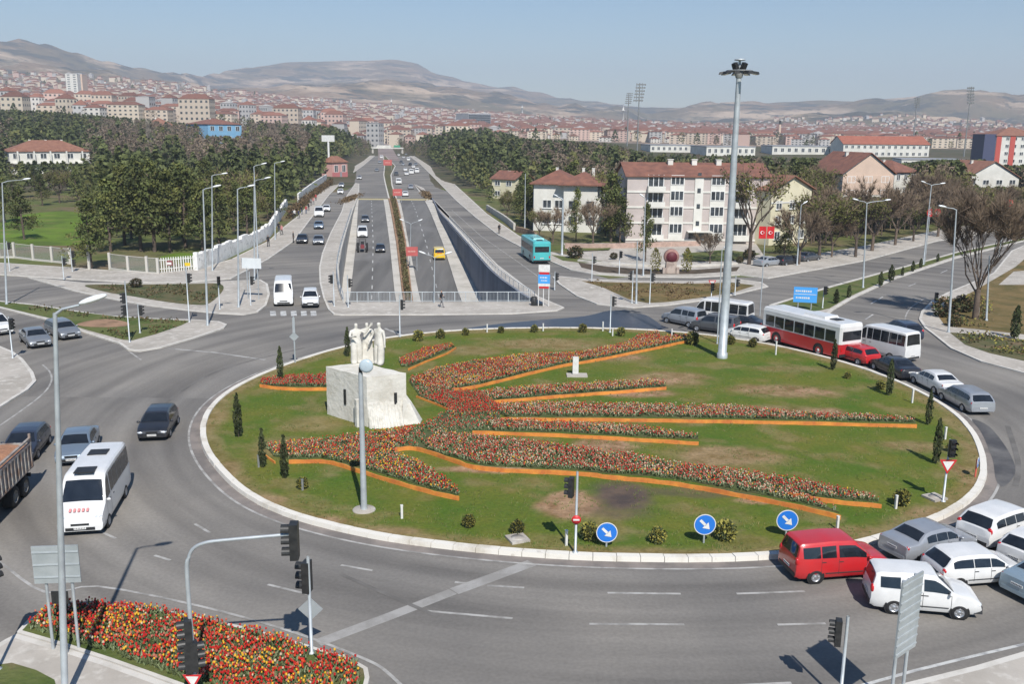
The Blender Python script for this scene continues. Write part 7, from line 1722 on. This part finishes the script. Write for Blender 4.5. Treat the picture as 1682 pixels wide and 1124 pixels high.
def decid_mesh(seed, h=9.0, leaf=True, poplar=False, n_leaf=9, big=False):
    global rng; rng = random.Random(seed); tb, cb = MB(), MB(); tips = []
    if poplar:
        tb.tube([(0, 0, -.3), (0, 0, h * .5), (.1, 0, h * .98)], [.25, .16, .03], 6); z = h * .12
        while z < h * .95:
            a = rng.uniform(0, 6.28); limbs(tb, Vector((0, 0, z)), Vector((math.cos(a) * .33, math.sin(a) * .33, 1)).normalized(), h * .13, .05, 1, tips, .25, .5, 4, 6); z += h * .02
    else:
        th = h * rng.uniform(.2, .28); tb.tube([(0, 0, -.3), (.05, 0, th)], [.24 if big else .17, .17 if big else .12], 7)
        for k in range(7 if big else 5):
            a = k * (6.283 / (7 if big else 5)) + rng.uniform(-.4, .4); o = .36 if big else .62; limbs(tb, Vector((.05, 0, th * rng.uniform(.75, 1))), Vector((math.cos(a) * o, math.sin(a) * o, 1)).normalized(), h * .29, .065 if big else .085, 3 if big else 2, tips, .26 if big else .42, .3, 4 if not big else 3, 5 if not big else 4)
    for p, d in tips:
        if leaf: clump(cb, p, .38, n_leaf, .15)
        for _ in range((26 if poplar else 15 if not big else 20) if not leaf else 3):
            v = (d + rv(.55) + Vector((0, 0, .35))).normalized() * rng.uniform(.4, 1.1); u = v.cross(rv()).normalized() * (.02 if big else .03); tri(cb, p, u, v, 1)
    return tb, cb, [M_BARKP if poplar else M_BARK if leaf else M_BARKB], [M_OLIVE, M_TWIGP if poplar else M_TWIG]
def column_mesh(seed, h=2.2, r=.26, mats=None, ragged=.12):
    global rng; rng = random.Random(seed); tb, cb = MB(), MB(); tb.tube([(0, 0, -.05), (0, 0, h * .9)], [.035, .012], 5)
    for _ in range(420):
        f = rng.random(); a = rng.uniform(0, 6.28); rr = r * (math.sin(math.pi * min(1, f * .8 + .2)) ** .8) * rng.uniform(.5, 1) + rng.gauss(0, ragged * r); p = Vector((math.cos(a) * rr, math.sin(a) * rr, .06 * h + f * h * .92)); u = Vector((rng.gauss(0, .5), rng.gauss(0, .5), 1)).normalized() * .11 * rng.uniform(.6, 1.2); v = u.cross(rv()).normalized() * .05; cb.add([p - u, p + v, p + u, p - v], [(0, 1, 2, 3)])
    return tb, cb, [M_BARK], mats or [M_CYP]
def round_mesh(seed, r=.5, mats=None, n=700):
    global rng; rng = random.Random(seed); tb, cb = MB(), MB(); tb.tube([(0, 0, -.05), (0, 0, r)], [.05, .02], 5)
    for _ in range(n):
        d = rv().normalized(); rr = r * rng.uniform(.55, 1.05); p = Vector((d.x * rr, d.y * rr, r * .95 + d.z * rr * 1.1)); 
        if p.z < 0.02: continue
        u = (d + rv(.5)).normalized() * .1 * rng.uniform(.6, 1.2); v = u.cross(rv()).normalized() * .055; cb.add([p - u, p + v, p + u, p - v], [(0, 1, 2, 3)], 1 if (mats and len(mats) > 1 and rng.random() < .45) else 0)
    return tb, cb, [M_BARK], mats or [M_YEW]
SP = {}
def species(key, fn, n):
    SP[key] = []
    for i in range(n):
        tb, cb, tm_, cm = fn(i); a = tb.build('trunk', tm_); c = cb.build('crown', cm); SP[key].append((a.data, c.data, max(v.co.z for v in c.data.vertices))); bpy.data.objects.remove(a); bpy.data.objects.remove(c)
species('pine', lambda i: pine_mesh(100 + i, 10), 6); species('olive', lambda i: decid_mesh(200 + i, 9, True), 3); species('bare', lambda i: decid_mesh(300 + i, 9, False), 4); species('sparse', lambda i: decid_mesh(330 + i, 11, True, n_leaf=4), 1)
species('poplar', lambda i: decid_mesh(400 + i, 16, False, True), 2); species('bigbare', lambda i: decid_mesh(450 + i, 11, False, big=True), 1); species('cypress', lambda i: column_mesh(500 + i), 3); species('round', lambda i: round_mesh(520 + i, mats=[M_YEW, M_CYP]), 2); species('cone', lambda i: column_mesh(540 + i, 2.6, .62, [M_YEW], .1), 1); species('bush', lambda i: round_mesh(560 + i, .6, [M_BUSHB, M_CYP]), 2)
rng = random.Random(21)
NAME = dict(pine='pine_tree', olive='leafy_tree', bare='bare_tree', sparse='tall_tree', poplar='poplar_tree', bigbare='bare_tree', cypress='cypress', round='round_shrub', cone='clipped_cypress', bush='bush')
CAT = dict(pine='tree', olive='tree', bare='tree', sparse='tree', poplar='tree', bigbare='tree', cypress='shrub', round='shrub', cone='shrub', bush='shrub')
def plant(kind, pos, h, label, group=None, wide=1.0):
    tr_, cr_, top = rng.choice(SP[kind]); k = h / top; t = thing(NAME[kind], label, CAT[kind], pos, rng.uniform(0, 6.28), group); t.scale = (k * wide, k * wide, k)
    link('trunk', tr_, t); link('crown', cr_, t); return t
# the lawn's shrubs
for px, py, ty, lab in [(461, 625, 567, 'left of the short red bed'), (392, 718, 644, 'tallest at the left rim of the lawn'), (432, 768, 702, 'behind the left tip of the front bed'), (468, 786, 713, 'in front of the left tip of the front bed'), (571, 586, 536, 'just left of the statue figures'), (1368, 608, 556, 'below the rear of the bus'), (1460, 650, 588, 'below the black saloon'), (1524, 698, 640, 'near the right kerb, beside the silver estate'), (1537, 762, 685, 'above the right hand give way sign')]:
    q = G(px, py, .2); plant('cypress', q, height(q, ty), 'slim dark cypress on the lawn, ' + lab, 'slim cypresses on the lawn', .8)
for px, py, ty, lab in [(770, 866, 843, 'farthest left in the front row'), (850, 877, 852, 'above the flat concrete cover'), (968, 887, 856, 'left of the first blue arrow sign'), (1080, 892, 862, 'between the two left arrow signs'), (1191, 887, 852, 'right of the middle arrow sign'), (1480, 830, 802, 'near the right traffic light'), (687, 560, 540, 'at the far edge, reddish and pointed'), (724, 556, 539, 'at the far edge, second from the monument'), (765, 551, 538, 'at the far edge, third from the monument'), (823, 547, 535, 'at the far edge, tiny, before the dark asphalt'), (878, 546, 532, 'at the far edge beside the dark asphalt'), (957, 546, 530, 'at the far edge left of the traffic light'), (1020, 552, 536, 'at the far edge behind the topmost bed'), (1137, 566, 542, 'at the tip of the topmost bed'), (1200, 566, 550, 'right of the mast foot'), (1236, 570, 555, 'below the white hatchback'), (497, 803, 782, 'dark and low in front of the wavy bed'), (1446, 640, 624, 'dark and low by the right kerb'), (1392, 622, 610, 'low, below the red hatchback'), (1560, 742, 728, 'low, among the right cypresses')]:
    q = G(px, py, .2); plant('round', q, height(q, ty), 'small round shrub on the lawn, ' + lab, 'round shrubs on the lawn', 1.0)
for i, (px, py, ty) in enumerate([(1373, 499, 474), (1394, 489, 468), (1446, 470, 446), (1463, 462, 434), (1482, 453, 438), (1499, 446, 428), (1512, 440, 424), (1540, 430, 416)]):
    q = G(px, py, .15); plant('cypress', q, height(q, ty), 'small dark cypress in the row on the grass strip of the right avenue', 'cypress row on the right avenue strip', 1.6)
plant('cypress', G(1666, 556, .15), height(G(1666, 556, .15), 500), 'tall cypress on the dry lawn at the right edge', None, 1.2)
for px, lab in ((1076, 'left'), (1128, 'right')): q = G(px, 447, .15); plant('cone', q, height(q, 406), 'clipped conical cypress to the %s of the stone monument' % lab, 'clipped cypresses beside the park monument')
for px, py, ty, lab in [(224, 472, 456, 'on the left grass island'), (945, 424, 402, 'dark, beside the thick grey post'), (1230, 425, 408, 'behind the mast in the park'), (1215, 432, 421, 'low in the park lawn'), (1552, 520, 486, 'dark, under the bare tree on the right'), (1580, 512, 484, 'brown, at the foot of the bare tree'), (1568, 536, 516, 'brown, beside the right lamp post'), (1008, 425, 414, 'low, in the middle of the park')]:
    q = G(px, py, .14); plant('bush', q, height(q, ty), 'rounded bush ' + lab, None, 1.3)
# named trees
TREES = [('pine', 40, 394, 303, 'pine with bare lower trunk alone on the green lawn at the left'), ('pine', 150, 443, 318, 'dark pine just behind the gap in the wire fence'), ('pine', 182, 414, 283, 'pine in the front row of the left wood, first right of the fence gap'), ('pine', 205, 404, 262, 'tall pine in the left wood rising above its front row'),
         ('pine', 232, 413, 272, 'pine of the front row left of the white slatted fence'), ('pine', 254, 414, 258, 'pine of the front row above the white slatted fence'), ('pine', 280, 415, 276, 'dark pine above the right end of the slatted fence'), ('pine', 305, 408, 264, 'pine behind the first lamp post of the white wall'), ('pine', 333, 414, 290, 'pine just behind the start of the white wall'), ('pine', 360, 402, 284, 'pine between two lamp posts behind the white wall'), ('pine', 392, 388, 296, 'pine behind the middle of the white wall'),
         ('olive', 418, 374, 312, 'greenish brown tree behind the white wall'), ('pine', 440, 360, 300, 'pine behind the upper end of the white wall'), ('olive', 98, 334, 272, 'yellowish green tree in front of the villa'), ('pine', 70, 338, 284, 'pine at the left edge of the lawn'), ('pine', 128, 338, 278, 'pine right of the villa'), ('pine', 58, 314, 271, 'pine in front of the left part of the villa'), ('pine', 142, 312, 258, 'tall pine at the right corner of the villa'), ('olive', 100, 318, 274, 'low leafy tree in front of the villa balcony'), ('pine', 22, 322, 284, 'low pine at the left corner of the villa'), ('pine', 8, 366, 288, 'dark pine at the left picture edge'),
         ('sparse', 1230, 436, 250, 'tall thin leaved tree in front of the right end of the apartment block'), ('pine', 1287, 430, 358, 'dark conifer right of the red flags'), ('bare', 1312, 436, 335, 'bare brown tree below the cream gabled house'), ('olive', 1345, 428, 302, 'yellow green tree right of the cream gabled house'), ('bare', 1366, 424, 345, 'bare tree in front of the yellow green one'), ('olive', 1405, 424, 316, 'dark leafy tree left of the double armed lamp'), ('bare', 1432, 414, 285, 'pale bare tree in front of the peach gable'), ('bare', 1470, 404, 300, 'bare tree right of the peach gable'), ('olive', 1500, 398, 318, 'olive tree by the right pavement'), ('bare', 1540, 390, 292, 'bare brown tree behind the red flags'), ('bare', 1572, 382, 298, 'brown tree behind the single armed lamp post'), ('olive', 1600, 372, 296, 'olive tree in front of the white gabled house'), ('bare', 1645, 366, 296, 'brown tree at the right in front of the cream house'), ('olive', 1678, 360, 300, 'olive tree at the right edge'),
         ('bigbare', 1602, 527, 296, 'big bare tree with whitewashed foot at the right'), ('bare', 1166, 434, 378, 'small bare tree in the park before the apartment entrance'), ('pine', 946, 396, 303, 'narrow dark conifer in front of the white twin roofed house'), ('pine', 1003, 398, 278, 'large dark conifer left of the apartment block'), ('pine', 1018, 400, 318, 'lower dark conifer touching the apartment block'), ('bare', 974, 403, 322, 'pale bare tree between the conifers'), ('bare', 908, 399, 334, 'bare tree in front of the left white house'), ('olive', 886, 392, 338, 'yellowish tree above the teal bus'), ('olive', 833, 356, 316, 'yellowish tree below the yellow house'), ('pine', 856, 360, 300, 'dark conifer right of the yellow house'), ('pine', 1060, 452 - 22, 330, 'slim conifer against the left balconies'),
         ('poplar', 248, 268, 192, 'tall pale poplar in the middle of the left wood'), ('poplar', 415, 268, 210, 'pale poplar right of the blue house'), ('poplar', 168, 272, 218, 'thin pale poplar right of the villa'), ('poplar', 693, 232, 205, 'thin pale poplar right of the avenue')]
placed = []
for kd, px, py, ty, lab in TREES:
    q = GT(px, py); h = height(q, ty); placed.append((q.x, q.y)); t = plant(kd, q, h, lab, None, .62 if 'slim' in lab or 'narrow' in lab else 1.1 if kd != 'poplar' else .8)
    if kd == 'bigbare': b = MB(); b.lathe([(.3, 0), (.26, 1.4)], 9); b.build('whitewash', M_PAINTW, t).scale = (1 / t.scale[0],) * 3
# the woods
LB = [(238, 600), (244, 596), (250, 588), (265, 566), (290, 528), (310, 502), (330, 482), (345, 464), (372, 446), (395, 425), (412, 395), (425, 330), (445, 300)]
RB = [(238, 672), (247, 680), (257, 700), (278, 728), (292, 752), (330, 802), (352, 828), (375, 868), (392, 903), (404, 925)]
LIM = [(-100, 176), (0, 178), (60, 180), (110, 184), (170, 188), (240, 195), (340, 204), (345, 210), (400, 212), (410, 196), (500, 201), (600, 210), (640, 236), (655, 226), (700, 203), (770, 209), (800, 208), (860, 226), (900, 228), (1000, 234), (1060, 250), (1140, 252), (1240, 254), (1300, 258), (1380, 262), (1480, 268), (1530, 262), (1600, 262), (1760, 255)]
KEEP = [(14, 156, 289, 264), (338, 402, 240, 220), (532, 576, 300, 290), (800, 850, 330, 305), (868, 990, 385, 345), (1015, 1335, 410, 999), (1374, 1508, 355, 320), (1340, 1382, 330, 312), (1578, 1690, 330, 306), (1620, 1760, 290, 270), (1060, 1600, 280, 256)]
FOOT = [(18, 150, 270, 292), (343, 398, 228, 240), (540, 575, 280, 294), (805, 848, 315, 332), (872, 990, 366, 386), (1022, 1330, 378, 408), (1376, 1504, 338, 356), (1342, 1384, 318, 330), (1580, 1690, 316, 330), (1625, 1710, 270, 288)]
cells = {}
def free(x, y, d):
    k = (int(x // d), int(y // d))
    for i in (-1, 0, 1):
        for j in (-1, 0, 1):
            for (a, c) in cells.get((k[0] + i, k[1] + j), ()):
                if (a - x) ** 2 + (c - y) ** 2 < d * d: return False
    return True
D_ = 6.4; cand = []
for x, y in placed: cells.setdefault((int(x // D_), int(y // D_)), []).append((x, y))
r3 = random.Random(5)
for _ in range(60000):
    px = r3.uniform(-70, 1750); r = math.sqrt(r3.uniform(150 ** 2, 720 ** 2)); d = ray(px, 215); hh = math.hypot(d.x, d.y); X, Y = d.x / hh * r, d.y / hh * r
    Z = terrain(X, Y); bx_, by_ = P(X, Y, Z)
    left = bx_ < interp(by_, LB); right = bx_ > interp(by_, RB)
    if by_ < 238: left = bx_ < 598; right = bx_ > 678
    if by_ < 250 and 585 < bx_ < 720 and abs(X + .14 * Y) < 42: continue
    if not (left or right): continue
    if left and (by_ > 408 or (by_ > 330 and bx_ < 165)): continue
    if left and by_ > 325 and bx_ < 130: continue
    if right and by_ > interp(bx_, [(905, 398), (1000, 402), (1340, 404), (1420, 392), (1541, 372), (1700, 345)]): continue
    if any(a <= bx_ <= c and e <= by_ <= f for a, c, e, f in FOOT): continue
    if not free(X, Y, 4.7 if (bx_ > 1300 and by_ > 290) else D_): continue
    top = interp(bx_, LIM)
    for a, c, by2, tl in KEEP:
        if a - 6 <= bx_ <= c + 6 and by_ > by2 - 4: top = max(top, tl)
    q = Vector((X, Y, Z)); hmax = height(q, top); h = min(r3.uniform(7.5, 12.5) * (1.15 if by_ < 300 else 1), hmax * r3.uniform(.9, 1.0))
    if h < 3.4: continue
    u = r3.random()
    if left: kd = ('pine' if u < .88 else 'olive') if by_ > 296 else (('bare' if u < .74 else 'olive' if u < .84 else 'pine') if (150 < bx_ < 505 and by_ > 222) else ('pine' if u < .72 else 'olive' if u < .88 else 'bare'))
    else:
        if bx_ < 870: kd = 'pine' if u < .8 else 'olive' if u < .9 else 'bare'
        elif bx_ < 1030: kd = 'pine' if u < .42 else 'olive' if u < .65 else 'bare'
        elif bx_ < 1330: kd = 'pine' if u < .5 else 'olive' if u < .85 else 'bare'
        else: kd = 'pine' if u < .25 else 'olive' if u < .5 else 'bare'
    cells.setdefault((int(X // D_), int(Y // D_)), []).append((X, Y)); cand.append((r, q, h, kd, bx_, by_))
cand.sort(key=lambda c: c[0])
ZONE = [(-99, 160, 'around the villa on the left'), (160, 330, 'in the left wood beside the poplar'), (330, 470, 'in the left wood behind the white wall'), (470, 640, 'along the left of the avenue'), (640, 790, 'in the dark wood right of the avenue'), (790, 1030, 'around the white twin roofed house'), (1030, 1340, 'behind the apartment block'), (1340, 1540, 'around the peach gabled block'), (1540, 1800, 'at the right around the white gabled house')]
ADJ = dict(pine='dark green pine', olive='greenish young leaved tree', bare='bare brown tree')
NIND = 245
def stuff_mesh(kinds):
    """crowns of the far wood, gathered as one mass"""
    V, Fq, Mi = [], [], []; off = 0
    protos = {}
    rs = random.Random(77)
    for kd in ('pine', 'olive', 'bare'):
        protos[kd] = []
        for i in range(3):
            vv = []
            n = 130 if kd != 'bare' else 150
            for _ in range(n):
                f = rs.random()
                if kd == 'pine': rr = 2.6 * (1 - f ** 1.5) + .3; z = 1.6 + f * 8
                else: rr = 3.0 * math.sin(math.pi * min(1, f * .85 + .12)); z = 2 + f * 7
                a = rs.uniform(0, 6.28); t = math.sqrt(rs.random()) * rr; p = Vector((math.cos(a) * t, math.sin(a) * t, z)); s = (.62 if kd == 'pine' else .5) * rs.uniform(.6, 1.2) 
                u = Vector((rs.gauss(0, 1), rs.gauss(0, 1), rs.gauss(0, 1))).normalized(); w_ = u.cross(Vector((rs.gauss(0, 1), rs.gauss(0, 1), rs.gauss(0, 1)))).normalized()
                k2 = .7 if kd != 'bare' else .3
                vv += [p - u * s, p + w_ * s * k2, p + u * s, p - w_ * s * k2]
            protos[kd].append(np.array(vv))
    idx = {'pine': 0, 'olive': 1, 'bare': 2}
    for r, q, h, kd, bx_, by_ in kinds:
        a = rs.uniform(0, 6.28); pr = protos[kd][rs.randrange(3)]; k = h / 9.6; c, s = math.cos(a), math.sin(a)
        m = np.stack([(pr[:, 0] * c - pr[:, 1] * s) * k * 1.1 + q.x, (pr[:, 0] * s + pr[:, 1] * c) * k * 1.1 + q.y, pr[:, 2] * k + q.z], 1); V.append(m); Mi += [idx[kd]] * (len(pr) // 4)
    V = np.concatenate(V); nq = len(V) // 4; me = bpy.data.meshes.new('far_wood'); me.vertices.add(len(V)); me.vertices.foreach_set('co', V.ravel()); me.loops.add(len(V)); me.loops.foreach_set('vertex_index', np.arange(len(V), dtype=np.int32)); me.polygons.add(nq); me.polygons.foreach_set('loop_start', np.arange(0, len(V), 4, dtype=np.int32)); me.polygons.foreach_set('loop_total', np.full(nq, 4, dtype=np.int32))
    for m_ in (leafmat('far_pine', (.12, .138, .048), (.045, .058, .025), 0, .12), leafmat('far_olive', (.15, .15, .05), (.07, .075, .03), 0, .12), leafmat('far_bare', (.215, .165, .12), (.13, .1, .075), 0, .12)): me.materials.append(m_)
    me.polygons.foreach_set('material_index', Mi); me.update(); me.validate(); return me
for r, q, h, kd, bx_, by_ in cand[:NIND]:
    zn = next(g for a, c, g in ZONE if a <= bx_ < c); plant(kd, q, h, '%s among the others %s' % (ADJ[kd], zn), '%ss %s' % (ADJ[kd], zn), 1.15 if kd == 'pine' else .9)
print('TREES', len(cand))
# trees between the houses of the town belong to the same far mass
for _ in range(900):
    px = r3.uniform(-60, 1740); r = r3.uniform(700, 2300); d = ray(px, 215); hh = math.hypot(d.x, d.y); X, Y = d.x / hh * r, d.y / hh * r
    if abs(px - (638 - 26 * (r - 560) / 1080)) < 9 * 900 / r: continue
    cand.append((r, Vector((X, Y, terrain(X, Y))), r3.uniform(6, 12), r3.choice(['pine', 'olive', 'bare', 'bare']), px, 0))
for _ in range(700):          # trees lining the far end of the avenue
    r = r3.uniform(380, 1300); pc = 638 - 26 * (r - 560) / 1080; side = r3.choice([-1, 1]); d = ray(pc, 215); hh = math.hypot(d.x, d.y); X, Y = d.x / hh * r, d.y / hh * r
    X += side * ((34 - 22 * sstep(420, 700, r)) + abs(r3.gauss(0, 16)))
    cand.append((r, Vector((X, Y, terrain(X, Y))), r3.uniform(5, 9), r3.choice(['bare', 'bare', 'pine', 'olive']), 0, 0))
tag(link('far_wood', stuff_mesh(cand[NIND:])), 'far dark wood of pines and bare trees stretching to the town', 'wood', kind='stuff')
# low rough plants on the verges
def scrub(name, label, polys, dens, mats_, hmax, z=.15):
    b = MB()
    for pts in polys:
        for (x, y, zz, *_r) in scatter(gp(pts), dens, lambda x, y: (x, y, z) if mnoise.noise(Vector((x * .3, y * .3, 4))) > -.12 else None):
            s = rng.uniform(.3, 1) * hmax
            for _ in range(7):
                p = Vector((x + rng.gauss(0, .25), y + rng.gauss(0, .25), zz + rng.random() * s)); u = rv().normalized() * .14; v = u.cross(rv()).normalized() * .08; b.add([p - u, p + v, p + u, p - v], [(0, 1, 2, 3)], rng.randrange(len(mats_)))
    return tag(b.build(name, mats_), label, 'ground plants', kind='stuff')
scrub('scrub', 'rough brown and green ground plants on the verges at the right', [[(1555, 503), (1600, 484), (1625, 500), (1620, 540), (1560, 538)], [(1575, 553), (1620, 553), (1682, 563), (1700, 590), (1640, 584), (1590, 570)]], 3.2, [M_BUSHB, M_CYP, M_YEW], .5)
scrub('scrub', 'low weeds along the left median and the left grass island', [[(0, 499), (60, 505), (125, 515), (200, 524), (310, 531), (298, 536), (215, 530), (130, 524), (60, 512), (0, 504)], [(130, 540), (200, 545), (290, 538), (240, 555), (205, 560)], [(150, 471), (350, 469), (362, 478), (345, 498), (280, 497), (210, 486)]], 1.6, [M_CYP, M_BUSHB, M_HEDGE], .34)
scrub('scrub', 'dry weeds on the island at the right of the avenue', [[(960, 464), (1140, 469), (1235, 472), (1150, 490), (1065, 499), (1000, 478)]], 1.4, [M_BUSHB, M_HEDGEB], .25)
# climbing hedge beside the left pavement
b = MB(); ln = [GT(*p) for p in [(474, 360), (485, 350), (500, 336), (515, 324), (532, 312), (545, 302)]]
for a, c in zip(ln, ln[1:]):
    for _ in range(int((c - a).length * 34)): p = a + (c - a) * rng.random() + Vector((rng.gauss(0, .4), rng.gauss(0, .4), rng.random() * 1.9)); u = rv().normalized() * .2; v = u.cross(rv()).normalized() * .12; b.add([p - u, p + v, p + u, p - v], [(0, 1, 2, 3)], rng.randrange(2))
tag(b.build('hedge', [M_HEDGEB, M_BUSHB]), 'reddish brown hedge along the left pavement behind the pedestrians', 'hedge')
